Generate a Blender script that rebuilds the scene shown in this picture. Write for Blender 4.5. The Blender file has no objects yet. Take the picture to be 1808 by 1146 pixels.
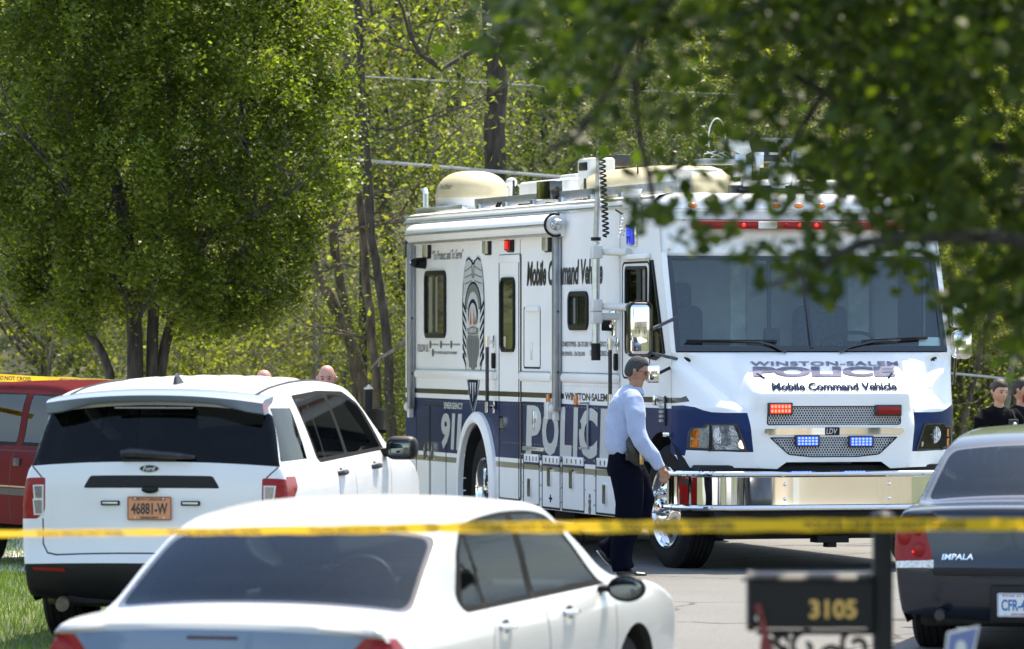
import bpy, bmesh, math, random
import numpy as np
from mathutils import Vector, Matrix, Quaternion
from mathutils.geometry import delaunay_2d_cdt
random.seed(7); rng = np.random.default_rng(7)
SC = bpy.context.scene; COL = SC.collection
R = math.radians
# ------------------------------------------------------------------ camera, light, exposure
CAMH = 2.0; FPX = 10044.0; CX = 904.0; HY = 590.0
cam = bpy.data.cameras.new('camera'); co = bpy.data.objects.new('camera', cam); COL.objects.link(co); SC.camera = co
cam.sensor_width = 36; cam.lens = FPX*36/1808; cam.clip_start = .5; cam.clip_end = 3000
co.location = (0, 0, CAMH); co.rotation_euler = (math.pi/2+math.atan((HY-573)/FPX), 0, 0)
cam.dof.use_dof = True; cam.dof.focus_distance = 47.5; cam.dof.aperture_fstop = 4.0
SUN_AZ, SUN_EL = 29, 61.5          # degrees clockwise from +Y (the view direction), elevation
W = bpy.data.worlds.new('World'); SC.world = W; W.use_nodes = True
nt = W.node_tree; bg = nt.nodes['Background']; sky = nt.nodes.new('ShaderNodeTexSky')
sky.sky_type = 'NISHITA'; sky.sun_disc = False; sky.sun_elevation = R(SUN_EL); sky.sun_rotation = R(SUN_AZ)
nt.links.new(sky.outputs[0], bg.inputs[0]); bg.inputs[1].default_value = .15
sl = bpy.data.lights.new('sun', 'SUN'); sl.energy = 2.9; sl.angle = R(.5); sl.color = (1, .94, .85)
so = bpy.data.objects.new('sun', sl); COL.objects.link(so)
sd = Vector((math.cos(R(SUN_EL))*math.sin(R(SUN_AZ)), math.cos(R(SUN_EL))*math.cos(R(SUN_AZ)), math.sin(R(SUN_EL))))
so.rotation_euler = sd.to_track_quat('Z', 'Y').to_euler(); so.location = (0, 0, 60)
SC.view_settings.view_transform = 'Standard'; SC.view_settings.look = 'None'
SC.view_settings.exposure = 1.62; SC.view_settings.gamma = 1
SC.view_settings.use_white_balance = True; SC.view_settings.white_balance_temperature = 7300; SC.view_settings.white_balance_tint = 8
SC.cycles.max_bounces = 8; SC.cycles.transparent_max_bounces = 24; SC.cycles.use_denoising = True
# ------------------------------------------------------------------ materials
def nodes(name):
    m = bpy.data.materials.new(name); m.use_nodes = True; t = m.node_tree
    return m, t, t.nodes['Principled BSDF']
def rgb(c): return (c[0], c[1], c[2], 1)
def mat(name, c, rough=.5, metal=0, coat=0, noise=0, nscale=8, bump=0, bscale=60, emit=None, es=0, spec=None, sheen=0, tr=0, dust=0):
    m, t, b = nodes(name); N, L = t.nodes, t.links
    b.inputs['Base Color'].default_value = rgb(c); b.inputs['Roughness'].default_value = rough
    b.inputs['Metallic'].default_value = metal; b.inputs['Coat Weight'].default_value = coat
    b.inputs['Coat Roughness'].default_value = .04
    if spec is not None: b.inputs['Specular IOR Level'].default_value = spec
    if sheen: b.inputs['Sheen Weight'].default_value = sheen
    if emit: b.inputs['Emission Color'].default_value = rgb(emit); b.inputs['Emission Strength'].default_value = es
    tc = None
    if noise or bump or dust:
        tc = N.new('ShaderNodeTexCoord')
    if noise:
        n = N.new('ShaderNodeTexNoise'); n.inputs['Scale'].default_value = nscale; n.inputs['Detail'].default_value = 6
        L.new(tc.outputs['Object'], n.inputs['Vector'])
        r = N.new('ShaderNodeValToRGB'); r.color_ramp.elements[0].position = .3; r.color_ramp.elements[1].position = .7
        r.color_ramp.elements[0].color = rgb([max(0, x*(1-noise)) for x in c]); r.color_ramp.elements[1].color = rgb([min(1, x*(1+noise)) for x in c])
        L.new(n.outputs['Fac'], r.inputs[0]); L.new(r.outputs[0], b.inputs['Base Color'])
        mr = N.new('ShaderNodeMapRange'); mr.inputs[3].default_value = max(0, rough-.06); mr.inputs[4].default_value = min(1, rough+.08)
        L.new(n.outputs['Fac'], mr.inputs[0]); L.new(mr.outputs[0], b.inputs['Roughness'])
    if bump:
        n = N.new('ShaderNodeTexNoise'); n.inputs['Scale'].default_value = bscale; n.inputs['Detail'].default_value = 4
        L.new(tc.outputs['Object'], n.inputs['Vector'])
        bp = N.new('ShaderNodeBump'); bp.inputs['Strength'].default_value = bump; bp.inputs['Distance'].default_value = .02
        L.new(n.outputs['Fac'], bp.inputs['Height']); L.new(bp.outputs[0], b.inputs['Normal'])
    return m
def glass(name, tint=(.3, .36, .37), rough=.02, refl=1.0):
    m = bpy.data.materials.new(name); m.use_nodes = True; t = m.node_tree; N, L = t.nodes, t.links
    N.remove(N['Principled BSDF']); out = N['Material Output']
    tr = N.new('ShaderNodeBsdfTransparent'); tr.inputs[0].default_value = rgb(tint)
    gl = N.new('ShaderNodeBsdfGlossy'); gl.inputs['Roughness'].default_value = rough; gl.inputs[0].default_value = rgb(refl) if isinstance(refl, tuple) else (refl, refl, refl, 1)
    fr = N.new('ShaderNodeFresnel'); fr.inputs[0].default_value = 1.55
    mx = N.new('ShaderNodeMixShader'); L.new(fr.outputs[0], mx.inputs[0]); L.new(tr.outputs[0], mx.inputs[1]); L.new(gl.outputs[0], mx.inputs[2])
    L.new(mx.outputs[0], out.inputs[0]); return m
def leafmat(name, c1, c2, trans, tw=.5, scale=1.5, rough=.45, spec=.35, c3=None):
    m = bpy.data.materials.new(name); m.use_nodes = True; t = m.node_tree; N, L = t.nodes, t.links
    b = N['Principled BSDF']; b.inputs['Roughness'].default_value = rough; b.inputs['Specular IOR Level'].default_value = spec
    out = N['Material Output']
    at = N.new('ShaderNodeAttribute'); at.attribute_name = 'tone'
    r = N.new('ShaderNodeValToRGB'); r.color_ramp.elements[0].color = rgb(c1); r.color_ramp.elements[1].color = rgb(c2)
    if c3:
        e = r.color_ramp.elements.new(.93); e.color = rgb(c2); r.color_ramp.elements[-1].position = 1; r.color_ramp.elements[-1].color = rgb(c3)
    L.new(at.outputs['Fac'], r.inputs[0]); L.new(r.outputs[0], b.inputs['Base Color'])
    tl = N.new('ShaderNodeBsdfTranslucent')
    mul = N.new('ShaderNodeMixRGB'); mul.blend_type = 'MULTIPLY'; mul.inputs[0].default_value = 1; mul.inputs[2].default_value = rgb(trans)
    L.new(r.outputs[0], mul.inputs[1]); L.new(mul.outputs[0], tl.inputs[0])
    mx = N.new('ShaderNodeMixShader'); mx.inputs[0].default_value = tw
    L.new(b.outputs[0], mx.inputs[1]); L.new(tl.outputs[0], mx.inputs[2]); L.new(mx.outputs[0], out.inputs[0]); return m
M = {}
def paint(name, c, rough=.28, **k): return mat(name, c, rough, coat=1.0, **k)
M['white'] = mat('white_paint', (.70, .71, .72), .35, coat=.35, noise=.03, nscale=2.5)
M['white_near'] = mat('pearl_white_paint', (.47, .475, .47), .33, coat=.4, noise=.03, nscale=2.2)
M['twhite'] = mat('truck_white', (.84, .845, .85), .5, coat=.12, spec=.25, noise=.035, nscale=1.6, bump=.02, bscale=3)
M['navy'] = mat('navy_vinyl', (.008, .026, .10), .45, coat=.05, spec=.15, bump=.03, bscale=3)
M['stripe_dark'] = mat('dark_bronze_stripe', (.035, .03, .022), .3, coat=.3)
M['stripe_tan'] = mat('tan_stripe', (.26, .25, .17), .35, coat=.3)
M['navy_dark'] = mat('side_navy', (.008, .021, .085), .4, coat=.08, spec=.2, bump=.04, bscale=2.2)
M['red_paint'] = mat('red_paint', (.085, .002, .003), .6, coat=.0, spec=.04)
M['black_paint'] = mat('dark_blue_black_paint', (.009, .014, .026), .25, .3, coat=.55)
M['shaded_white'] = mat('shaded_white', (.17, .22, .30), .35, coat=.3)  # shade of the white roof spoiler, put into its colour
M['boot_tone'] = mat('boot_blue_grey', (.10, .17, .28), .3, coat=.5)  # blue-grey tone on the white saloon's boot face, below the lip
M['chrome'] = mat('chrome', (.82, .82, .82), .04, 1)
M['alu'] = mat('aluminium', (.55, .57, .6), .32, 1, noise=.12, nscale=20)
M['grey_alu'] = mat('grey_anodised', (.33, .345, .37), .38, .7, noise=.1, nscale=12)
M['dkmetal'] = mat('dark_metal', (.05, .05, .055), .45, .6, noise=.3, nscale=14)
M['black_trim'] = mat('black_trim', (.008, .008, .008), .8, spec=.1)
M['red_dark'] = mat('dark_red_lens', (.06, .003, .005), .4)
M['black'] = mat('black_plastic', (.007, .007, .008), .5, spec=.3, noise=.25, nscale=25)
M['gloss_black'] = mat('gloss_black', (.006, .006, .007), .12, coat=1)
M['gap'] = mat('panel_gap', (.012, .012, .013), .8)
M['rubber'] = mat('tyre_rubber', (.012, .012, .013), .8, spec=.2, noise=.3, nscale=30, bump=.3, bscale=90)
M['under'] = mat('underbody', (.01, .01, .011), .8, noise=.5, nscale=6)
M['glass_clear'] = glass('clear_glass', (.50, .58, .58))
M['glass_wind'] = glass('windscreen_glass', (.90, .97, .97), refl=1.0)
M['glass_dark'] = glass('privacy_glass', (.08, .10, .105), refl=.42)
M['glass_rear'] = glass('rear_glass', (.38, .52, .54), refl=(.36, .46, .58))
M['glass_side'] = glass('side_glass', (.30, .34, .34), refl=.28)
M['pane'] = mat('dark_pane', (.02, .024, .022), .04, coat=1)
M['mirror'] = mat('mirror_glass', (.85, .87, .9), .01, 1)
M['car_mirror'] = mat('car_mirror_glass', (.16, .18, .18), .02, 1)
M['red_lens'] = mat('red_lens', (.26, .002, .004), .3, coat=.1, spec=.3)
M['red_on'] = mat('red_lamp_on', (.9, .02, .02), .3, emit=(.55, .012, .006), es=1)
M['red_led'] = mat('red_led', (.5, .05, .03), .3, emit=(.75, .17, .11), es=1)
M['blue_lens'] = mat('blue_lens', (.01, .03, .5), .1, coat=1, emit=(.01, .03, .5), es=.25)
M['blue_on'] = mat('blue_lamp_on', (.02, .05, .9), .3, emit=(.01, .035, .6), es=1)
M['blue_led'] = mat('blue_led', (.1, .15, .5), .3, emit=(.14, .24, .70), es=1)
M['amber'] = mat('amber_lens', (.75, .2, .02), .15, coat=1, noise=.3, nscale=60)
M['clear_lens'] = mat('clear_lens', (.72, .72, .70), .2, .0, coat=1, noise=.35, nscale=45, bump=.5, bscale=80)
M['lens_dk'] = mat('smoked_lens', (.16, .15, .15), .15, coat=1, noise=.3, nscale=60)
M['reflector'] = mat('reflector', (.92, .94, .97), .2, .45, coat=.3, bump=1.0, bscale=24)
M['lamp_on'] = mat('lamp_on', (1, .9, .75), .3, emit=(1, .80, .55), es=1.2)
M['cream'] = mat('cream_plastic', (.60, .50, .31), .55, noise=.06, nscale=6)
M['offwhite'] = mat('offwhite_plastic', (.68, .68, .66), .4, noise=.06, nscale=6)
M['lamp_cream'] = mat('scene_lamp_lens', (.48, .47, .38), .2, .1, coat=1, noise=.1, nscale=20)
M['ink_navy'] = mat('ink_navy', (.02, .03, .06), 1.0, spec=0)
M['ink_brown'] = mat('ink_black', (.035, .035, .035), .35)
M['ink_grey'] = mat('ink_reflective_grey', (.60, .63, .66), .3, coat=.6)
M['ink_hood'] = mat('ink_hood', (.19, .185, .25), 1.0, noise=.35, nscale=7, spec=0)
M['ink_fade'] = mat('ink_small', (.09, .09, .10), .4)
M['ink_mid'] = mat('ink_mid_grey', (.16, .17, .18), .4)
M['ink_red'] = mat('ink_red', (.45, .04, .03), .4)
M['ink_green'] = mat('ink_green', (.08, .25, .06), .4)
M['plate_or'] = mat('plate_orange', (.62, .26, .13), .4, noise=.06)
M['plate_wh'] = mat('plate_white', (.72, .75, .78), .35)
M['plate_blue'] = mat('plate_blue', (.05, .17, .42), .4)
M['plate_red'] = mat('plate_red', (.5, .05, .05), .4)
M['gold'] = mat('gold_figures', (.55, .36, .13), .35, .8)
M['cloth_grey'] = mat('seat_cloth', (.035, .038, .042), .9, noise=.3, nscale=30)
M['interior'] = mat('interior_trim', (.66, .72, .72), .8, noise=.15)
M['interior_lt'] = mat('interior_panel', (.42, .44, .44), .7, noise=.08)
M['curtain'] = mat('curtain', (.22, .23, .16), .9)
M['paper'] = mat('paper', (.8, .82, .82), .5)
M['skin_tan'] = mat('skin_tan', (.34, .17, .105), .5, noise=.1, nscale=20)
M['skin_pink'] = mat('skin_pink', (.55, .27, .21), .45, noise=.12, nscale=18)
M['skin_lt'] = mat('skin_light', (.50, .28, .20), .5, noise=.1, nscale=20)
M['shirt'] = mat('blue_shirt', (.33, .40, .58), .85, noise=.06, nscale=9, bump=.5, bscale=12, sheen=.2)
M['trousers'] = mat('navy_trousers', (.0025, .0035, .010), .95, spec=.08, noise=.25, nscale=9, bump=.3, bscale=12)
M['uniform'] = mat('black_uniform', (.004, .0045, .007), .9, spec=.08, noise=.3, nscale=10, bump=.3, bscale=16)
M['leather'] = mat('black_leather', (.012, .012, .012), .35, noise=.2)
M['hair_grey'] = mat('grey_black_hair', (.04, .04, .042), .85, noise=.55, nscale=90, bump=.5, bscale=90)
M['hair_dark'] = mat('dark_hair', (.018, .012, .01), .5, bump=.6, bscale=60)
M['hair_fair'] = mat('fair_hair', (.22, .12, .06), .55, bump=.6, bscale=60)
M['tape'] = None
# ------------------------------------------------------------------ mesh helpers
def link(o, parent=None):
    COL.objects.link(o)
    if parent is not None: o.parent = parent
    return o
def mesh_obj(name, me, m, parent=None, label=None, smooth=True, ang=38):
    if isinstance(m, (list, tuple)):
        for x in m: me.materials.append(x)
    elif m is not None: me.materials.append(m)
    if smooth and len(me.polygons):
        me.polygons.foreach_set('use_smooth', [True]*len(me.polygons))
        me.set_sharp_from_angle(angle=R(ang))
    o = bpy.data.objects.new(name, me); link(o, parent)
    if label: o['label'] = label
    return o
def thing(name, label, cat, loc=(0, 0, 0), rot=None, group=None):
    o = bpy.data.objects.new(name, None); COL.objects.link(o); o.empty_display_size = .2
    o.location = loc
    if rot is not None: o.rotation_euler = rot
    tag(o, label, cat, group); return o
def tag(o, label=None, cat=None, group=None, kind=None):
    if label: o['label'] = label
    if cat: o['category'] = cat
    if group: o['group'] = group
    if kind: o['kind'] = kind
    return o
class MB:
    def __init__(s): s.bm = bmesh.new()
    def box(s, x0, x1, y0, y1, z0, z1, bev=0, seg=2, mtx=None, mi=0):
        r = bmesh.ops.create_cube(s.bm, size=1); vs = r['verts']
        bmesh.ops.transform(s.bm, matrix=Matrix.Translation(((x0+x1)/2, (y0+y1)/2, (z0+z1)/2)) @ Matrix.Diagonal((abs(x1-x0), abs(y1-y0), abs(z1-z0), 1)), verts=vs)
        fs = list({f for v in vs for f in v.link_faces})
        if bev > 0:
            es = list({e for v in vs for e in v.link_edges})
            q = bmesh.ops.bevel(s.bm, geom=es, offset=bev, segments=seg, profile=.5, affect='EDGES')
            fs = q['faces']; vs = list({v for f in fs for v in f.verts} | {v for v in vs if v.is_valid})
        if mtx is not None: bmesh.ops.transform(s.bm, matrix=mtx, verts=vs)
        return s
    def cyl(s, p1, p2, r1, r2=None, seg=16, cap=True):
        p1, p2 = Vector(p1), Vector(p2); r2 = r1 if r2 is None else r2
        d = p2-p1
        m = Matrix.Translation((p1+p2)/2) @ d.to_track_quat('Z', 'Y').to_matrix().to_4x4()
        bmesh.ops.create_cone(s.bm, cap_ends=cap, segments=seg, radius1=max(r1, 1e-5), radius2=max(r2, 1e-5), depth=d.length, matrix=m); return s
    def tube(s, pts, r, seg=8, cap=True):
        pts = [Vector(p) for p in pts]; rr = r if isinstance(r, (list, tuple)) else [r]*len(pts)
        rings = []; up = Vector((0, 0, 1)); prev = None
        for i, p in enumerate(pts):
            d = (pts[min(i+1, len(pts)-1)]-pts[max(i-1, 0)]).normalized()
            if prev is None:
                a = d.cross(up if abs(d.z) < .9 else Vector((1, 0, 0))).normalized()
            else:
                a = (prev - d*prev.dot(d)).normalized()
            prev = a; b = d.cross(a)
            rings.append([s.bm.verts.new(p+(a*math.cos(t)+b*math.sin(t))*rr[i]) for t in [2*math.pi*k/seg for k in range(seg)]])
        for A, B in zip(rings, rings[1:]):
            for k in range(seg): s.bm.faces.new((A[k], A[(k+1) % seg], B[(k+1) % seg], B[k]))
        if cap: s.bm.faces.new(rings[0][::-1]); s.bm.faces.new(rings[-1])
        return s
    def loft(s, rings, cap=True, closed=True):
        """rings: lists of equal numbers of points"""
        V = [[s.bm.verts.new(p) for p in r] for r in rings]; n = len(V[0])
        for A, B in zip(V, V[1:]):
            for k in range(n if closed else n-1): s.bm.faces.new((A[k], A[(k+1) % n], B[(k+1) % n], B[k]))
        if cap: s.bm.faces.new(V[0][::-1]); s.bm.faces.new(V[-1])
        return s
    def sph(s, c, r, seg=16, rings=10, scale=(1, 1, 1), mtx=None):
        m = Matrix.Translation(c) @ (mtx if mtx else Matrix.Identity(4)) @ Matrix.Diagonal((scale[0], scale[1], scale[2], 1))
        bmesh.ops.create_uvsphere(s.bm, u_segments=seg, v_segments=rings, radius=r, matrix=m); return s
    def prism(s, poly, f0, f1):
        """poly 2D; f0/f1 map a 2D point to 3D for back and front"""
        a = [s.bm.verts.new(f0(*p)) for p in poly]; b = [s.bm.verts.new(f1(*p)) for p in poly]; n = len(poly)
        s.bm.faces.new(a[::-1]); s.bm.faces.new(b)
        for k in range(n): s.bm.faces.new((a[k], a[(k+1) % n], b[(k+1) % n], b[k]))
        return s
    def ring(s, outer, inner, f0, f1):
        n = len(outer)
        A = [s.bm.verts.new(f0(*p)) for p in outer]; B = [s.bm.verts.new(f1(*p)) for p in outer]
        C = [s.bm.verts.new(f1(*p)) for p in inner]; D = [s.bm.verts.new(f0(*p)) for p in inner]
        for k in range(n):
            j = (k+1) % n
            s.bm.faces.new((A[k], A[j], B[j], B[k])); s.bm.faces.new((B[k], B[j], C[j], C[k])); s.bm.faces.new((C[k], C[j], D[j], D[k]))
        return s
    def build(s, name, m, parent=None, label=None, smooth=True, ang=38, norm=True):
        if norm: bmesh.ops.recalc_face_normals(s.bm, faces=s.bm.faces)
        me = bpy.data.meshes.new(name); s.bm.to_mesh(me); s.bm.free()
        return mesh_obj(name, me, m, parent, label, smooth, ang)
def rrect(x0, x1, z0, z1, r, n=5):
    out = []
    for cx, cz, a0 in ((x1-r, z1-r, 0), (x0+r, z1-r, 90), (x0+r, z0+r, 180), (x1-r, z0+r, 270)):
        for k in range(n+1):
            a = R(a0+90*k/n); out.append((cx+r*math.cos(a), cz+r*math.sin(a)))
    return out
def roundpoly(pts, r, n=4):
    out = []; m = len(pts)
    for i in range(m):
        p0, p, p1 = Vector(pts[i-1]), Vector(pts[i]), Vector(pts[(i+1) % m])
        a, b = (p0-p), (p1-p); ra = min(r, a.length*.45, b.length*.45)
        A = p+a.normalized()*ra; B = p+b.normalized()*ra
        for k in range(n+1):
            t = k/n; q = A*(1-t)**2+p*2*t*(1-t)+B*t*t; out.append((q.x, q.y))
    return out
def inset(poly, d):
    """move a convex-ish polygon's outline inward by d"""
    n = len(poly); P = [Vector(p) for p in poly]
    area = sum(P[i].x*P[(i+1) % n].y-P[(i+1) % n].x*P[i].y for i in range(n)); sg = 1 if area > 0 else -1
    out = []
    for i in range(n):
        t = (P[(i+1) % n]-P[i-1]); 
        if t.length < 1e-9: t = Vector((1, 0))
        t.normalize(); out.append((P[i].x-t.y*d*sg, P[i].y+t.x*d*sg))
    return out
def catmull(pts, step=.03):
    P = [np.array(p, float) for p in pts]; P = [2*P[0]-P[1]]+P+[2*P[-1]-P[-2]]; out = []
    for i in range(1, len(P)-2):
        p0, p1, p2, p3 = P[i-1:i+3]; n = max(2, int(np.linalg.norm(p2-p1)/step))
        m1 = (p2-p0)/(np.linalg.norm(p2-p1)+np.linalg.norm(p1-p0))*np.linalg.norm(p2-p1)
        m2 = (p3-p1)/(np.linalg.norm(p3-p2)+np.linalg.norm(p2-p1))*np.linalg.norm(p2-p1)
        for k in range(n):
            t = k/n; out.append((2*t**3-3*t*t+1)*p1+(t**3-2*t*t+t)*m1+(-2*t**3+3*t*t)*p2+(t**3-t*t)*m2)
    out.append(P[-2]); return np.array(out)
def interp(x, tab):
    xs = [t[0] for t in tab]; ys = [t[1] for t in tab]
    if x <= xs[0]: return ys[0]
    if x >= xs[-1]: return ys[-1]
    i = max(k for k in range(len(xs)) if xs[k] <= x); i = min(i, len(xs)-2)
    def sl(j):
        if j <= 0 or j >= len(xs)-1: return (ys[min(j+1, len(xs)-1)]-ys[max(j-1, 0)])/(xs[min(j+1, len(xs)-1)]-xs[max(j-1, 0)])
        a = (ys[j]-ys[j-1])/(xs[j]-xs[j-1]); b = (ys[j+1]-ys[j])/(xs[j+1]-xs[j])
        return 0 if a*b <= 0 else 2*a*b/(a+b)
    h = xs[i+1]-xs[i]; t = (x-xs[i])/h
    return (2*t**3-3*t*t+1)*ys[i]+(t**3-2*t*t+t)*h*sl(i)+(-2*t**3+3*t*t)*ys[i+1]+(t**3-t*t)*h*sl(i+1)
def smooth01(x, a, b):
    t = min(1, max(0, (x-a)/(b-a))); return t*t*(3-2*t)
def inpoly(P, poly):
    x, y = P[:, 0], P[:, 1]; q = np.array(poly); r = np.zeros(len(P), bool); n = len(q)
    j = n-1
    for i in range(n):
        xi, yi, xj, yj = q[i][0], q[i][1], q[j][0], q[j][1]
        c = ((yi > y) != (yj > y)) & (x < (xj-xi)*(y-yi)/((yj-yi) if yj != yi else 1e-12)+xi); r ^= c; j = i
    return r
def stroke(pts, w):
    """list of small quads along a polyline"""
    out = []
    for a, b in zip(pts, pts[1:]):
        a, b = Vector(a), Vector(b); d = (b-a)
        if d.length < 1e-6: continue
        d.normalize(); n = Vector((-d.y, d.x))*w/2; e = d*w*.4
        out.append([tuple(a-e+n), tuple(a-e-n), tuple(b+e-n), tuple(b+e+n)])
    return out
def panel(outline, regions, step, fmap, extra=()):
    """regions: list of (name, polygon); later win. Returns {name: (verts, tris)} in 3D; 'hole' is dropped"""
    pts, idx, edges = [], {}, []
    def add(p):
        k = (round(p[0], 5), round(p[1], 5))
        if k not in idx: idx[k] = len(pts); pts.append(k)
        return idx[k]
    def loop(poly, sub):
        ids = []
        n = len(poly)
        for i in range(n):
            a, b = poly[i], poly[(i+1) % n]; L = math.hypot(b[0]-a[0], b[1]-a[1]); m = max(1, int(L/sub)) if sub else 1
            for k in range(m): ids.append(add((a[0]+(b[0]-a[0])*k/m, a[1]+(b[1]-a[1])*k/m)))
        for a, b in zip(ids, ids[1:]+ids[:1]):
            if a != b: edges.append((a, b))
    loop(outline, 0)
    for nme, poly in regions: loop(poly, step)
    o = np.array(outline); x0, y0 = o.min(0); x1, y1 = o.max(0)
    sx, sy = (step, step) if not isinstance(step, tuple) else step
    gx = np.arange(x0+sx/2, x1, sx); gy = np.arange(y0+sy/2, y1, sy)
    G = np.array([(a, b) for a in gx for b in gy]); G = G[inpoly(G, outline)] if len(G) else G
    for p in G: add(p)
    for p in extra: add(p)
    v, e, f, ov, oe, of = delaunay_2d_cdt([Vector(p) for p in pts], edges, [], 0, 1e-6)
    V = np.array([(a.x, a.y) for a in v]); T = np.array([t for t in f if len(t) == 3]); C = V[T].mean(1)
    reg = np.full(len(T), -1); keep = inpoly(C, outline)
    names = ['body']; reg[:] = 0
    for nme, poly in regions:
        if nme not in names: names.append(nme)
        reg[inpoly(C, poly)] = names.index(nme)
    out = {}; P3 = [None]*len(V)
    for k, nme in enumerate(names):
        if nme == 'hole': continue
        TT = T[(reg == k) & keep]
        if not len(TT): continue
        used = np.unique(TT); mp = {u: i for i, u in enumerate(used)}
        vs = []
        for u in used:
            if P3[u] is None: P3[u] = tuple(fmap(float(V[u][0]), float(V[u][1])))
            vs.append(P3[u])
        out[nme] = (vs, [tuple(mp[a] for a in t) for t in TT])
    return out
def merge(list_of, name, m, parent, label=None, weld=2e-4, solid=0, ang=38, flipto=None):
    bm = bmesh.new()
    for vs, fs in list_of:
        b = [bm.verts.new(p) for p in vs]
        for t in fs:
            try: bm.faces.new([b[i] for i in t])
            except ValueError: pass
    bmesh.ops.remove_doubles(bm, verts=bm.verts, dist=weld)
    bmesh.ops.dissolve_degenerate(bm, edges=bm.edges, dist=1e-5)
    bmesh.ops.recalc_face_normals(bm, faces=bm.faces)
    if flipto is not None:
        c = Vector(flipto); s = sum(f.normal.dot(f.calc_center_median()-c)*f.calc_area() for f in bm.faces)
        if s < 0: bmesh.ops.reverse_faces(bm, faces=bm.faces)
    me = bpy.data.meshes.new(name); bm.to_mesh(me); bm.free()
    o = mesh_obj(name, me, m, parent, label, True, ang)
    return o
def text_mesh(s, bold=0.0, shear=0.0, res=3, spacing=1.0):
    cu = bpy.data.curves.new('t', 'FONT'); cu.body = s; cu.size = 1; cu.offset = bold; cu.shear = shear; cu.resolution_u = res; cu.space_character = spacing
    cu.dimensions = '2D'; cu.fill_mode = 'BOTH'
    o = bpy.data.objects.new('t', cu); COL.objects.link(o); bpy.context.view_layer.update()
    dg = bpy.context.evaluated_depsgraph_get(); me = bpy.data.meshes.new_from_object(o.evaluated_get(dg))
    bpy.data.objects.remove(o); bpy.data.curves.remove(cu)
    n = len(me.vertices); a = np.empty(n*3); me.vertices.foreach_get('co', a); a = a.reshape(-1, 3)
    faces = [tuple(p.vertices) for p in me.polygons]; bpy.data.meshes.remove(me)
    return a[:, :2], faces
def text_on(name, s, m, parent, fmap, a0, b0, a1, b1, bold=.01, shear=0, label=None, flip=False, spacing=1.0, thick=None, sub=0):
    """lettering fitted into the box (a0,b0)-(a1,b1) of a surface map fmap(a,b)->3D"""
    v, fs = text_mesh(s, bold, shear, spacing=spacing)
    lo, hi = v.min(0), v.max(0)
    q = (v-lo)/(hi-lo)
    vs = [tuple(fmap(a0+(a1-a0)*x, b0+(b1-b0)*y)) for x, y in q]
    if sub:
        bm = bmesh.new(); bv = [bm.verts.new((a0+(a1-a0)*x, b0+(b1-b0)*y, 0)) for x, y in q]
        for f in fs:
            try: bm.faces.new([bv[i] for i in f])
            except ValueError: pass
        for _ in range(4):
            es = [e for e in bm.edges if e.calc_length() > sub]
            if not es: break
            bmesh.ops.subdivide_edges(bm, edges=es, cuts=1); bmesh.ops.triangulate(bm, faces=bm.faces)
        for v_ in bm.verts: v_.co = Vector(fmap(v_.co.x, v_.co.y))
        me = bpy.data.meshes.new(name); bm.to_mesh(me); bm.free(); return mesh_obj(name, me, m, parent, label, smooth=False)
    me = bpy.data.meshes.new(name); me.from_pydata(vs, [], fs if not flip else [f[::-1] for f in fs]); me.update()
    return mesh_obj(name, me, m, parent, label, smooth=False)
# leaves: one mesh of many small faces
def leaf_cloud(C, size, aspect=.62, up_bias=.0, fold=False, seed=0, tone=None, squash=None):
    r = np.random.default_rng(seed); n = len(C); size = np.broadcast_to(size, (n,)) if np.ndim(size) else np.full(n, size)
    a = r.normal(size=(n, 3)); a /= np.linalg.norm(a, axis=1)[:, None]
    b = r.normal(size=(n, 3)); b[:, 2] += 0
    nrm = np.cross(a, b); nrm[:, 2] += up_bias*np.sign(nrm[:, 2]+1e-9)*np.linalg.norm(nrm, axis=1); nrm /= np.linalg.norm(nrm, axis=1)[:, None]
    a = a-nrm*(a*nrm).sum(1)[:, None]; a /= np.linalg.norm(a, axis=1)[:, None]; b = np.cross(nrm, a)
    L = (size/2)[:, None]; Wd = (size*aspect/2)[:, None]
    if fold:
        base = [(-1, 0, 0), (-.35, -.9, .18), (.4, -.75, .15), (1, 0, 0), (.4, .75, .15), (-.35, .9, .18)]
        V = np.stack([C+a*L*x+b*Wd*y+nrm*Wd*z for x, y, z in base], 1); k = 6
        F = np.arange(n)[:, None, None]*6+np.array([[0, 1, 2, 3], [0, 3, 4, 5]])[None]
        F = F.reshape(-1, 4); per = 2
    else:
        base = [(-1, 0), (-.15, -1), (1, 0), (-.15, 1)]
        V = np.stack([C+a*L*x+b*Wd*y for x, y in base], 1); k = 4
        F = (np.arange(n)[:, None]*4+np.arange(4)[None]); per = 1
    V = V.reshape(-1, 3)
    me = bpy.data.meshes.new('leaves'); me.vertices.add(len(V)); me.vertices.foreach_set('co', V.astype(np.float32).ravel())
    me.loops.add(F.size); me.loops.foreach_set('vertex_index', F.astype(np.int32).ravel())
    me.polygons.add(len(F)); me.polygons.foreach_set('loop_start', np.arange(len(F), dtype=np.int32)*4)
    me.update(calc_edges=True); me.validate()
    t = r.random(n) if tone is None else tone
    at = me.attributes.new('tone', 'FLOAT', 'POINT'); at.data.foreach_set('value', np.repeat(t, k).astype(np.float32))
    return me
def gz(x, y):
    d = min(46-y, 26); z = 0 if d < 0 else -(.0105*d+.0004*d*d)
    return z
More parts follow.
